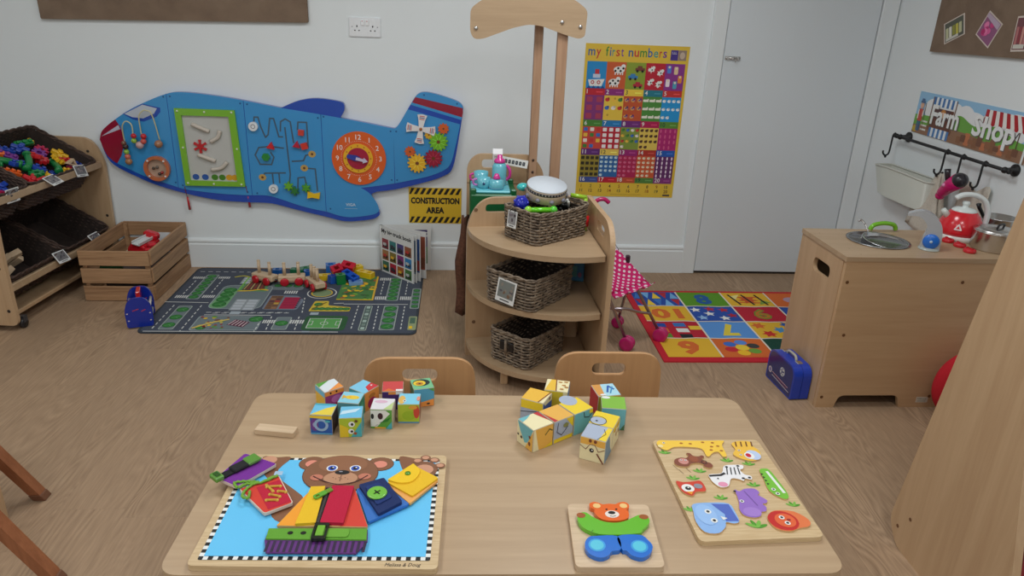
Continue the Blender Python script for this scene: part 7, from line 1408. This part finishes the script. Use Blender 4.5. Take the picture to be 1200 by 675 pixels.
cube('picture cube with yellow and giraffe spotted top at the back of the group', 0.2485, 1.5255, -14, s2, {'T': [bg(CRM), ('p', [(-0.48, -0.48), (0.0, -0.48), (-0.1, 0.48), (-0.3, 0.48)], rgb(236, 190, 60)), ('l', [(0.0, -0.48), (-0.08, 0.48)], 0.05, BR_)] + [('e', x * 0.6 + 0.22, y, 0.09, 0.05, rgb(190, 130, 60)) for x, y in ((-0.2, 0.3), (0.2, 0.35), (0.1, 0.05), (0.3, -0.1), (0.0, -0.3))], 'F': [bg(rgb(214, 190, 50)), ('r', 0.3, -0.48, 0.48, 0.48, CRM)], 'R': [bg(rgb(110, 150, 190)), ('p', [(-0.48, -0.48), (0.48, -0.48), (0.48, 0.0)], YL)]}, GB2)

# ---- bear dressing board
BZ = TZ + 0.012
bb = thing('bear_dressing_board', 'wooden bear dressing puzzle board with checked border at the left of the table', 'puzzle board', (-0.233, 1.143, TZ), (0, 0, R(-1.8)))
m = MB(); m.prism(rpoly([(-0.212, -0.161), (0.212, -0.168), (0.212, 0.166), (-0.211, 0.162)], 0.012), 0.0005, 0.012, rgb(226, 196, 140), 0); a = Art(m, T(0, 0, 0.012), mi=1)
a.rr(-0.198, -0.148, 0.198, 0.15, 0.004, rgb(20, 20, 22), 1); nb = 47
for k in range(nb):
    x = -0.198 + 0.396 * k / nb
    if k % 2: a.rect(x, -0.148, x + 0.396 / nb, -0.1395, WHITE, 2); a.rect(x, 0.1415, x + 0.396 / nb, 0.15, WHITE, 2)
for k in range(35):
    y = -0.148 + 0.298 * k / 35
    if k % 2: a.rect(-0.198, y, -0.1895, y + 0.298 / 35, WHITE, 2); a.rect(0.1895, y, 0.198, y + 0.298 / 35, WHITE, 2)
a.rect(-0.1895, -0.1395, 0.1895, 0.1415, rgb(100, 196, 244), 3)
BRN, BRD, BRL = rgb(134, 88, 60), rgb(100, 62, 42), rgb(206, 150, 120)
a.poly(spline([(-0.171, 0.15), (-0.14, 0.15), (-0.112, 0.148), (-0.126, 0.09), (-0.049, 0.007), (-0.076, -0.052), (-0.106, -0.029), (-0.088, 0.014), (-0.157, 0.097)], 4, True), BRN, 4); a.ell(-0.155, 0.14, 0.016, 0.014, BRL, 5)
a.poly(spline([(0.112, 0.152), (0.135, 0.155), (0.18, 0.13), (0.19, 0.095), (0.139, 0.086)], 4, True), BRN, 4); a.ell(0.168, 0.115, 0.028, 0.026, BRN, 5); a.ell(0.168, 0.112, 0.019, 0.017, BRL, 6)
for x, y in ((0.152, 0.142), (0.168, 0.153), (0.187, 0.145), (0.2, 0.126)): a.ell(x, y, 0.011, 0.009, BRN, 6); a.ell(x, y, 0.0075, 0.006, BRL, 7)
for x in (-0.064, 0.076): a.ell(x, 0.13, 0.028, 0.024, BRD, 4); a.ell(x, 0.13, 0.0265, 0.0225, BRN, 5); a.ell(x, 0.128, 0.014, 0.012, rgb(224, 140, 120), 6)
a.ell(0.0, 0.095, 0.076, 0.063, BRD, 6, n=36); a.ell(0.0, 0.0955, 0.0745, 0.0615, BRN, 7, n=36); a.ell(0.0, 0.125, 0.05, 0.03, rgb(146, 98, 68), 8, n=28)
a.ell(0.003, 0.078, 0.034, 0.022, rgb(190, 140, 108), 9, n=28); a.ell(-0.045, 0.08, 0.013, 0.01, rgb(196, 120, 96), 9); a.ell(0.05, 0.085, 0.013, 0.01, rgb(196, 120, 96), 9)
for x in (-0.02, 0.027): a.ell(x, 0.112, 0.0115, 0.0105, WHITE, 9); a.ell(x, 0.1115, 0.0085, 0.0085, rgb(60, 90, 190), 10); a.ell(x, 0.111, 0.0045, 0.0045, BLACK, 11); a.ell(x + 0.002, 0.113, 0.0018, 0.0018, WHITE, 12)
a.ell(0.003, 0.097, 0.015, 0.0075, rgb(20, 18, 22), 10); a.ell(0.0, 0.099, 0.004, 0.0018, rgb(150, 150, 160), 11); a.line([(0.003, 0.092), (0.003, 0.068)], 0.0015, BRD, 10)
a.line(spline([(-0.052, 0.083), (-0.024, 0.066), (0.004, 0.058), (0.034, 0.067), (0.056, 0.088)], 5), 0.0028, rgb(70, 30, 24), 10)
for k in range(6): a.ell(-0.012 + 0.006 * k, 0.079 - 0.004 * (k % 2), 0.0012, 0.0012, BRD, 11, n=6)
a.text('Melissa & Doug', 0.152, -0.1615, 0.008, rgb(40, 32, 26), 1, shear=0.3, width=0.062)
m.build('board', [BOARDW, PRINT], bb)
BT = T(-0.233, 1.143, BZ + 0.0055) @ RZ(-1.8)
def piece(name, lb, mb, cat='puzzle piece', grp='clothing pieces on the bear board', mats=None): 
    o = thing(name, lb, cat, group=grp); o.matrix_world = BT; return o
# loose purple buckle piece
p = piece('buckle_piece', 'purple puzzle piece with green buckle and black strap lying over the board corner', None); 
m = MB(T(0, 0, 0.001)); m.prism(rpoly([(-0.206, 0.148), (-0.131, 0.112), (-0.188, 0.036), (-0.237, 0.064)], 0.006), 0, 0.006, rgb(220, 200, 190)); Art(m, T(0, 0, 0.006)).poly(rpoly([(-0.206, 0.147), (-0.132, 0.112), (-0.188, 0.037), (-0.236, 0.064)], 0.006), rgb(120, 44, 150), 1); m.build('felt_base', CLOTH, p)
u_ = Vector((0.054, 0.062)).normalized(); SF = frame((-0.204, 0.09, 0.0075), (u_.x, u_.y, 0), (-u_.y, u_.x, 0), (0, 0, 1))
m = MB(SF); m.cbox(-0.035, -0.009, 0, 0.042, 0.009, 0.004, 0.001, rgb(24, 24, 26)); m.cbox(-0.012, -0.012, 0.002, 0.022, 0.012, 0.0085, 0.002, rgb(30, 30, 32)); m.build('strap', CLOTH, p, label='black strap')
m = MB(SF); m.cbox(0.02, -0.013, 0.003, 0.048, 0.013, 0.011, 0.002, rgb(96, 150, 60)); m.build('buckle', GLOSS, p, label='green plastic buckle half on the cloth'); m = MB(SF); m.cbox(-0.052, -0.013, 0.001, -0.034, 0.013, 0.012, 0.002, rgb(96, 150, 60)); m.cbox(-0.048, -0.008, 0.012, -0.038, 0.008, 0.0135, 0.001, rgb(50, 90, 34)); m.build('buckle', GLOSS, p, label='green plastic buckle half at the board edge')
# red lace piece
p = piece('lace_piece', 'red shoe puzzle piece with green laces on the left arm of the bear', None)
m = MB(); q = [(-0.182, 0.031), (-0.118, 0.076), (-0.069, -0.009), (-0.114, -0.041)]; m.prism(rpoly(q, 0.005), 0, 0.006, rgb(224, 206, 190)); a = Art(m, T(0, 0, 0.006)); a.poly(rpoly([(-0.18, 0.031), (-0.119, 0.074), (-0.071, -0.009), (-0.114, -0.039)], 0.005), rgb(214, 64, 50), 1); a.poly([(-0.15, 0.035), (-0.112, 0.06), (-0.073, -0.006), (-0.11, -0.03)], rgb(190, 26, 56), 2); a.rect(-0.128, 0.075, -0.112, 0.088, rgb(170, 196, 220), 1)
m.build('felt_base', CLOTH, p)
m = MB(T(0, 0, 0.0085)); lg_ = rgb(120, 170, 60)
for pts in (((-0.182, 0.03), (-0.17, 0.042), (-0.145, 0.047), (-0.118, 0.07)), ((-0.15, 0.05), (-0.165, 0.03), (-0.168, 0.005), (-0.155, 0.0), (-0.158, 0.02)), ((-0.14, 0.05), (-0.125, 0.066), (-0.135, 0.056)), ((-0.185, 0.03), (-0.195, 0.045), (-0.175, 0.05), (-0.15, 0.048))): m.tube([(x, y, 0.002 * (i % 2)) for i, (x, y) in enumerate(spline(pts, 5))], 0.0028, 6, lg_)
m.build('lace_bow', CLOTH, p, label='green lace bow')
m = MB(T(0, 0, 0.0085))
for x0_, y0_, x1_, y1_ in ((-0.13, 0.035, -0.105, 0.038), (-0.132, 0.04, -0.115, 0.022), (-0.105, 0.022, -0.09, 0.02), (-0.118, 0.012, -0.098, 0.006), (-0.12, -0.005, -0.1, -0.004)): m.tube([(x0_, y0_, 0), (x1_, y1_, 0)], 0.0026, 6, rgb(206, 160, 60)); m.ball((x0_, y0_, -0.001), 0.0034, rgb(220, 180, 80), n=6); m.ball((x1_, y1_, -0.001), 0.0034, rgb(220, 180, 80), n=6)
m.build('lacing', CLOTH, p, label='mustard lacing')
# zip-up jacket piece
p = piece('zip_jacket_piece', 'yellow and red jacket puzzle piece with central zip on the bear', None)
m = MB(); m.prism(rpoly([(-0.046, 0.03), (0.04, 0.034), (0.081, -0.075), (-0.084, -0.073)], 0.004), 0, 0.005, rgb(214, 180, 120)); a = Art(m, T(0, 0, 0.005)); a.poly([(-0.046, 0.028), (-0.03, 0.028), (-0.045, -0.073), (-0.083, -0.072)], rgb(244, 160, 40), 1); a.poly([(0.02, 0.033), (0.04, 0.033), (0.08, -0.074), (0.03, -0.073)], rgb(214, 60, 44), 1); m.build('painted_base', PRINT, p)
m = MB(); m.prism([(-0.045, 0.034), (-0.018, 0.036), (-0.014, -0.07), (-0.05, -0.074)], 0.005, 0.011, rgb(236, 190, 36)); m.build('left_flap', CLOTH, p, bevel=0.0025, label='yellow cloth flap')
m = MB(); m.prism([(-0.004, 0.037), (0.038, 0.036), (0.036, -0.072), (-0.006, -0.07)], 0.005, 0.012, rgb(190, 20, 60)); m.build('right_flap', CLOTH, p, bevel=0.0025, label='crimson cloth flap')
m = MB(); m.cbox(-0.0165, -0.07, 0.005, -0.0045, 0.034, 0.0095, 0.001, rgb(30, 26, 26))
for k in range(34): m.box(-0.0125, -0.068 + k * 0.003, 0.0095, -0.0085, -0.0665 + k * 0.003, 0.0104, rgb(90, 84, 80))
m.build('zip', CLOTH, p, label='black zip')
m = MB(frame((-0.005, 0.02, 0.012), (-0.72, -0.69, 0), (0.69, -0.72, 0), (0, 0, 1))); m.cbox(-0.004, -0.005, 0, 0.01, 0.005, 0.004, 0.001, rgb(110, 150, 50)); m.prism(rrect(0.008, -0.006, 0.036, 0.006, 0.005), 0.001, 0.0035, rgb(100, 170, 60), holes=[rrect(0.024, -0.0025, 0.032, 0.0025, 0.002)]); m.build('zip_pull', GLOSS, p, label='green zip pull')
# belt piece with purple striped hem
p = piece('belt_piece', 'green belt and purple striped trouser puzzle piece at the bottom of the bear', None)
m = MB(); m.prism([(-0.095, -0.078), (0.081, -0.079), (0.085, -0.109), (0.07, -0.139), (-0.085, -0.138), (-0.095, -0.108)], 0, 0.0025, rgb(96, 40, 120)); a = Art(m, T(0, 0, 0.0025))
for k in range(17): x = -0.089 + k * 0.0105; a.poly([(x, -0.137), (x + 0.005, -0.137), (x + 0.005, -0.11), (x, -0.11)], rgb(46, 24, 60), 1)
m.build('striped_base', PRINT, p)
m = MB(); m.prism([(-0.095, -0.08), (0.08, -0.079), (0.083, -0.108), (-0.093, -0.107)], 0.0025, 0.0055, rgb(100, 160, 50)); a = Art(m, T(0, 0, 0.0055))
for x in (-0.054, -0.031): a.ell(x, -0.092, 0.0052, 0.0045, rgb(30, 36, 20), 1)
m.prism(rrect(0.0, -0.104, 0.05, -0.082, 0.008), 0.0055, 0.008, rgb(110, 168, 56)); m.build('belt', CLOTH, p, label='green cloth belt')
m = MB(); m.prism(rrect(-0.014, -0.113, 0.012, -0.071, 0.004), 0.0055, 0.0115, rgb(34, 40, 30), holes=[rrect(-0.01, -0.106, 0.008, -0.078, 0.003)]); m.cbox(-0.008, -0.105, 0.008, 0.006, -0.079, 0.013, 0.001, rgb(120, 180, 60)); m.build('buckle', GLOSS, p, label='dark buckle')
# blue button piece, yellow snap piece
p = piece('button_piece', 'dark blue sleeve puzzle piece with large green button', None)
m = MB(); m.prism(rpoly([(0.042, 0.035), (0.08, 0.064), (0.149, -0.008), (0.079, -0.061)], 0.004), 0, 0.005, rgb(50, 110, 190)); m.build('painted_base', PRINT, p)
m = MB(); m.prism(rpoly([(0.046, 0.04), (0.092, 0.063), (0.136, -0.01), (0.096, -0.046)], 0.004), 0.005, 0.012, rgb(24, 44, 96)); m.prism(rpoly([(0.06, 0.03), (0.085, 0.045), (0.116, 0.0), (0.09, -0.024)], 0.006), 0.012, 0.0145, rgb(26, 50, 110)); m.build('sleeve_flap', CLOTH, p, bevel=0.002, label='navy cloth flap')
m = MB(T(0.086, 0.009, 0.0145)); m.lathe([(0.018, 0), (0.0195, 0.002), (0.018, 0.004), (0.015, 0.0035), (0, 0.003)], 26, rgb(120, 190, 70)); a = Art(m, T(0, 0, 0.0035)); a.line([(-0.005, -0.005), (0.005, 0.005)], 0.0025, BLACK, 1); a.line([(-0.005, 0.005), (0.005, -0.005)], 0.0025, BLACK, 1); m.build('button', GLOSS, p, label='large green button')
p = piece('snap_piece', 'yellow pocket puzzle piece with small green press stud', None)
m = MB(); m.prism(rpoly([(0.099, 0.05), (0.144, 0.11), (0.2, 0.066), (0.15, -0.008)], 0.004), 0, 0.005, rgb(236, 170, 90)); m.build('painted_base', PRINT, p)
m = MB(); m.prism(rpoly([(0.1, 0.052), (0.146, 0.11), (0.2, 0.068), (0.153, 0.01)], 0.004), 0.005, 0.009, rgb(236, 190, 40)); m.prism(rpoly([(0.1, 0.056), (0.146, 0.111), (0.165, 0.085), (0.15, 0.05), (0.125, 0.045)], [0.002, 0.002, 0.02, 0.02, 0.02]), 0.009, 0.0125, rgb(244, 200, 40)); m.build('pocket', CLOTH, p, bevel=0.0015, label='yellow felt pocket')
m = MB(T(0.138, 0.076, 0.0125)); m.lathe([(0.006, 0), (0.0055, 0.002), (0, 0.0025)], 16, rgb(90, 150, 40)); m.build('press_stud', GLOSS, p, label='green press stud')

# ---- jungle animal peg puzzle
JB = thing('jungle_puzzle_board', 'wooden jungle animal puzzle board at the right of the table', 'puzzle board', (0.569, 1.194, TZ))
m = MB(); m.prism(rpoly([(-0.118, -0.168), (0.124, -0.16), (0.121, 0.163), (-0.124, 0.163)], 0.014, 6), 0.0005, 0.011, WHITE, 0); a = Art(m, T(-0.002, 0.002, 0.011), mi=1)
LG1, LG2 = rgb(80, 150, 40), rgb(120, 180, 70)
for x, y in ((-0.106, 0.108), (-0.049, 0.039), (0.023, 0.076), (0.067, 0.063), (0.049, -0.01), (-0.034, -0.05), (-0.107, -0.084), (0.007, -0.134), (0.105, -0.074), (-0.071, 0.015)):
    s_ = 0.019 if (x, y) == (0.007, -0.134) else 0.013
    for k in range(4): t = R(20 + 42 * k); a.ell(x + s_ * 0.6 * math.cos(t), y + s_ * 0.5 * math.sin(t), s_ * 0.65, s_ * 0.22, [LG1, LG2][k % 2], 1 + k % 2, rot=math.degrees(t), n=10)
for x, y in ((-0.1, 0.066), (-0.092, 0.05), (0.02, 0.12), (-0.075, 0.055)): a.line([(x, y), (x + 0.006, y - 0.016)], 0.0012, rgb(120, 90, 60), 1)
m.build('board', [BOARDW, PRINT], JB, bevel=0.002)
JT = T(0.567, 1.196, TZ + 0.0085)
GJ = 'animal pieces in the jungle puzzle'
def animal(name, lb, outline, col, art, closed=True, h=0.006):
    m = MB(); P = spline(outline, 3, True); m.prism(P, 0, h, rgb(206, 170, 120)); a = Art(m, T(0, 0, h), e=0.0003); a.poly(P, col, 1); art(a); o = m.build(name, PRINT, label=lb, cat='puzzle piece', group=GJ); o.matrix_world = JT; return o
def eye(a, x, y, r): a.ell(x, y, r, r, WHITE, 4); a.ell(x, y, r * 0.5, r * 0.5, BLACK, 5)
GIY = rgb(244, 200, 70)
animal('giraffe_piece', 'yellow giraffe puzzle piece along the far edge of the board', [(-0.116, 0.143), (-0.106, 0.155), (-0.085, 0.154), (0.0, 0.152), (0.04, 0.152), (0.034, 0.14), (0.03, 0.128), (0.028, 0.094), (0.018, 0.091), (0.014, 0.108), (0.0, 0.105), (-0.012, 0.092), (-0.018, 0.096), (-0.02, 0.121), (-0.05, 0.128), (-0.08, 0.128), (-0.1, 0.116), (-0.112, 0.126)], GIY, lambda a: ([a.ell(x, y, 0.004, 0.003, rgb(170, 100, 40), 2, n=8) for x, y in ((-0.01, 0.145), (0.012, 0.143), (-0.04, 0.14), (0.005, 0.128), (0.02, 0.13), (-0.06, 0.142), (0.022, 0.112), (0.0, 0.115))], eye(a, -0.1, 0.143, 0.003), a.ell(-0.11, 0.132, 0.006, 0.005, rgb(240, 220, 160), 2)))
animal('tiger_piece', 'striped tiger puzzle piece with blue and white face at the far right of the board', [(0.055, 0.14), (0.075, 0.15), (0.1, 0.147), (0.1, 0.13), (0.108, 0.11), (0.1, 0.085), (0.08, 0.074), (0.06, 0.08), (0.044, 0.098), (0.056, 0.118)], rgb(240, 190, 70), lambda a: ([a.line([(0.062 + 0.012 * k, 0.128), (0.066 + 0.012 * k, 0.146)], 0.003, rgb(110, 60, 30), 2) for k in range(4)], a.ell(0.088, 0.095, 0.016, 0.018, rgb(190, 206, 236), 2), a.ell(0.078, 0.092, 0.011, 0.013, WHITE, 3), a.ell(0.076, 0.093, 0.006, 0.0075, rgb(200, 30, 60), 4), eye(a, 0.062, 0.112, 0.003), eye(a, 0.06, 0.095, 0.003)))
animal('monkey_piece', 'brown monkey puzzle piece with curled tail', [(-0.096, 0.072), (-0.09, 0.083), (-0.076, 0.088), (-0.066, 0.086), (-0.058, 0.094), (-0.06, 0.104), (-0.052, 0.104), (-0.047, 0.094), (-0.036, 0.092), (-0.028, 0.096), (-0.024, 0.09), (-0.032, 0.082), (-0.028, 0.072), (-0.018, 0.068), (-0.016, 0.056), (-0.026, 0.05), (-0.036, 0.056), (-0.034, 0.062), (-0.044, 0.068), (-0.06, 0.066), (-0.07, 0.056), (-0.084, 0.056), (-0.094, 0.062)], rgb(132, 72, 50), lambda a: (a.ell(-0.075, 0.074, 0.011, 0.011, rgb(206, 140, 130), 2), eye(a, -0.079, 0.078, 0.0025), eye(a, -0.07, 0.077, 0.0025), a.ring(-0.031, 0.07, 0.004, 0.007, rgb(90, 50, 40), 3, 14), a.ell(-0.05, 0.082, 0.01, 0.012, rgb(150, 80, 50), 2)))
animal('zebra_piece', 'black and white zebra puzzle piece in the middle of the board', [(-0.036, 0.012), (-0.034, 0.027), (-0.006, 0.031), (0.008, 0.056), (0.03, 0.06), (0.05, 0.058), (0.046, 0.046), (0.038, 0.042), (0.042, 0.026), (0.054, 0.02), (0.05, 0.008), (0.038, 0.012), (0.032, 0.004), (0.024, 0.01), (0.008, 0.012), (-0.006, -0.012), (-0.024, -0.016), (-0.034, 0.0)], rgb(236, 234, 236), lambda a: ([a.line([(0.005 + 0.009 * k, 0.026), (0.012 + 0.008 * k, 0.05)], 0.0025, BLACK, 2) for k in range(4)], a.line([(-0.034, 0.022), (-0.01, 0.024), (0.0, 0.03)], 0.006, rgb(40, 36, 40), 2), a.ell(-0.016, -0.007, 0.01, 0.008, rgb(230, 150, 180), 2), [a.ell(x, y, 0.0035, 0.003, BLACK, 3, n=8) for x, y in ((0.048, 0.014), (0.034, 0.012), (0.038, 0.055), (0.012, 0.052))], a.ell(-0.02, 0.012, 0.002, 0.0025, BLACK, 3, n=8)))
animal('crocodile_piece', 'green crocodile puzzle piece at the right edge of the board', [(0.08, 0.04), (0.092, 0.046), (0.102, 0.04), (0.106, 0.0), (0.107, -0.042), (0.098, -0.056), (0.086, -0.05), (0.073, -0.028), (0.077, 0.008)], rgb(120, 190, 60), lambda a: (a.line([(0.094, 0.034), (0.101, -0.036)], 0.006, rgb(230, 236, 226), 2), [a.poly([(0.078, 0.03 - 0.011 * k), (0.083, 0.026 - 0.011 * k), (0.077, 0.022 - 0.011 * k)], rgb(30, 50, 20), 2) for k in range(4)], eye(a, 0.083, -0.026, 0.0045), eye(a, 0.086, -0.04, 0.0045)))
animal('owl_piece', 'red bird puzzle piece with a big white eye at the left of the board', [(-0.111, 0.006), (-0.098, 0.002), (-0.075, 0.004), (-0.06, 0.006), (-0.056, -0.012), (-0.06, -0.028), (-0.08, -0.03), (-0.09, -0.042), (-0.103, -0.036), (-0.11, -0.02)], rgb(206, 62, 40), lambda a: (a.ell(-0.093, -0.018, 0.013, 0.013, WHITE, 2), a.ell(-0.093, -0.019, 0.006, 0.006, BLACK, 3), a.ell(-0.092, -0.017, 0.002, 0.002, WHITE, 4), a.ell(-0.07, -0.012, 0.009, 0.008, rgb(140, 140, 150), 2), a.poly([(-0.1, -0.03), (-0.086, -0.03), (-0.092, -0.04)], rgb(240, 150, 40), 4)))
animal('hippo_piece', 'purple hippo puzzle piece beside the blue elephant', [(0.002, -0.024), (0.01, -0.03), (0.024, -0.022), (0.044, -0.022), (0.05, -0.034), (0.044, -0.042), (0.05, -0.05), (0.056, -0.06), (0.05, -0.068), (0.042, -0.07), (0.046, -0.08), (0.04, -0.092), (0.03, -0.094), (0.024, -0.106), (0.008, -0.11), (-0.008, -0.102), (-0.01, -0.084), (-0.004, -0.066), (0.0, -0.044)], rgb(150, 110, 196), lambda a: (eye(a, 0.003, -0.062, 0.0045), a.ell(0.012, -0.094, 0.018, 0.014, rgb(164, 126, 206), 2), a.ell(0.0, -0.03, 0.003, 0.003, BLACK, 2, n=8), a.line([(0.02, -0.03), (0.03, -0.075)], 0.002, rgb(120, 84, 160), 2)))
animal('elephant_piece', 'pale blue elephant puzzle piece nearest the small bear puzzle', [(-0.098, -0.068), (-0.06, -0.064), (-0.026, -0.068), (-0.022, -0.095), (-0.024, -0.12), (-0.036, -0.126), (-0.05, -0.122), (-0.056, -0.135), (-0.075, -0.152), (-0.1, -0.148), (-0.108, -0.12), (-0.104, -0.09)], rgb(140, 180, 232), lambda a: (a.poly([(-0.062, -0.068), (-0.027, -0.07), (-0.024, -0.12), (-0.05, -0.12), (-0.045, -0.1)], rgb(80, 104, 190), 2), a.ell(-0.082, -0.1, 0.02, 0.03, rgb(152, 190, 238), 3), eye(a, -0.076, -0.092, 0.0065), eye(a, -0.072, -0.118, 0.0065), a.poly([(-0.056, -0.106), (-0.044, -0.112), (-0.054, -0.117)], WHITE, 4)))
animal('lion_piece', 'red and orange lion puzzle piece at the near right corner of the board', [(0.034, -0.115), (0.045, -0.098), (0.062, -0.09), (0.095, -0.094), (0.114, -0.118), (0.108, -0.136), (0.085, -0.142), (0.063, -0.15), (0.04, -0.142)], rgb(226, 120, 70), lambda a: (a.ell(0.063, -0.12, 0.029, 0.028, rgb(196, 40, 36), 2), a.ell(0.067, -0.12, 0.02, 0.02, rgb(226, 100, 56), 3), eye(a, 0.063, -0.112, 0.0055), eye(a, 0.068, -0.128, 0.0055), a.ell(0.074, -0.119, 0.004, 0.003, rgb(150, 40, 40), 4)))

# ---- small bear puzzle
SBd = thing('small_bear_puzzle_board', 'small square wooden puzzle board with a bear at the near middle of the table', 'puzzle board', (0.296, 1.05, TZ))
m = MB(); m.prism(rpoly([(-0.084, -0.083), (0.073, -0.087), (0.084, 0.082), (-0.075, 0.087)], 0.012, 6), 0.0005, 0.012, WHITE); a = Art(m, T(0, 0, 0.0125)); m.build('board', TOYWOOD, SBd, bevel=0.002)
ST = T(0.296, 1.05, TZ + 0.0125)
def sp(name, lb, outline, col, art, h=0.009, n=4):
    m = MB(); P = spline(outline, n, True); m.prism(P, 0, h, col); a = Art(m, T(0, 0, h), e=0.0003); art(a); o = m.build(name, GLOSS, label=lb, cat='puzzle piece', group='pieces of the small bear puzzle'); o.matrix_world = ST
HO = rgb(232, 104, 38)
sp('bear_head_piece', 'orange bear head puzzle piece with pale ears', [(-0.029, 0.05), (-0.027, 0.058), (-0.034, 0.064), (-0.034, 0.075), (-0.024, 0.08), (-0.014, 0.076), (-0.008, 0.0725), (0.004, 0.074), (0.016, 0.0725), (0.022, 0.076), (0.034, 0.079), (0.042, 0.072), (0.041, 0.062), (0.035, 0.057), (0.037, 0.047), (0.033, 0.033), (0.02, 0.026), (0.003, 0.0245), (-0.013, 0.027), (-0.024, 0.036)], HO, lambda a: (a.ell(-0.021, 0.068, 0.0075, 0.007, rgb(244, 200, 130), 1), a.ell(0.031, 0.067, 0.0075, 0.007, rgb(244, 200, 130), 1), a.ell(0.004, 0.043, 0.0135, 0.0105, rgb(240, 228, 220), 1), a.ell(0.004, 0.047, 0.007, 0.0045, BLACK, 2), a.ell(-0.004, 0.057, 0.0022, 0.0022, BLACK, 1), a.ell(0.015, 0.057, 0.0022, 0.0022, BLACK, 1), a.line([(-0.001, 0.038), (0.004, 0.036), (0.01, 0.038)], 0.0012, BLACK, 2)))
sp('bear_jumper_piece', 'green arms and jumper puzzle piece', [(-0.064, 0.035), (-0.056, 0.048), (-0.045, 0.049), (-0.034, 0.036), (-0.016, 0.023), (0.006, 0.019), (0.026, 0.024), (0.042, 0.033), (0.056, 0.04), (0.07, 0.036), (0.07, 0.018), (0.052, -0.002), (0.046, -0.01), (0.012, -0.0135), (-0.026, -0.012), (-0.046, -0.003), (-0.06, 0.012)], rgb(104, 186, 46), lambda a: (a.ell(-0.056, 0.041, 0.0085, 0.0075, rgb(160, 90, 46), 1), a.ell(0.063, 0.034, 0.009, 0.007, rgb(160, 90, 46), 1), a.line([(-0.04, 0.0), (-0.044, -0.006)], 0.0012, rgb(60, 120, 30), 1)))
for nm_, pts_, sx_, sy_ in (('left', [(-0.059, -0.029), (-0.05, -0.018), (-0.038, -0.016), (0.0012, -0.0175), (0.0012, -0.05), (-0.016, -0.056), (-0.024, -0.066), (-0.04, -0.071), (-0.056, -0.062), (-0.062, -0.046)], -0.04, -0.04), ('right', [(0.003, -0.0175), (0.044, -0.015), (0.056, -0.03), (0.06, -0.046), (0.05, -0.064), (0.034, -0.073), (0.018, -0.067), (0.01, -0.055), (0.003, -0.051)], 0.036, -0.045)):
    sp('bear_leg_piece', f'blue trouser leg puzzle piece on the {nm_} with turquoise sole', pts_, rgb(30, 110, 206), lambda a: (a.ell(sx_, sy_, 0.0155, 0.0165, rgb(60, 160, 226), 1, rot=-20), a.ell(sx_, sy_, 0.012, 0.013, rgb(90, 200, 226), 2, rot=-20)))
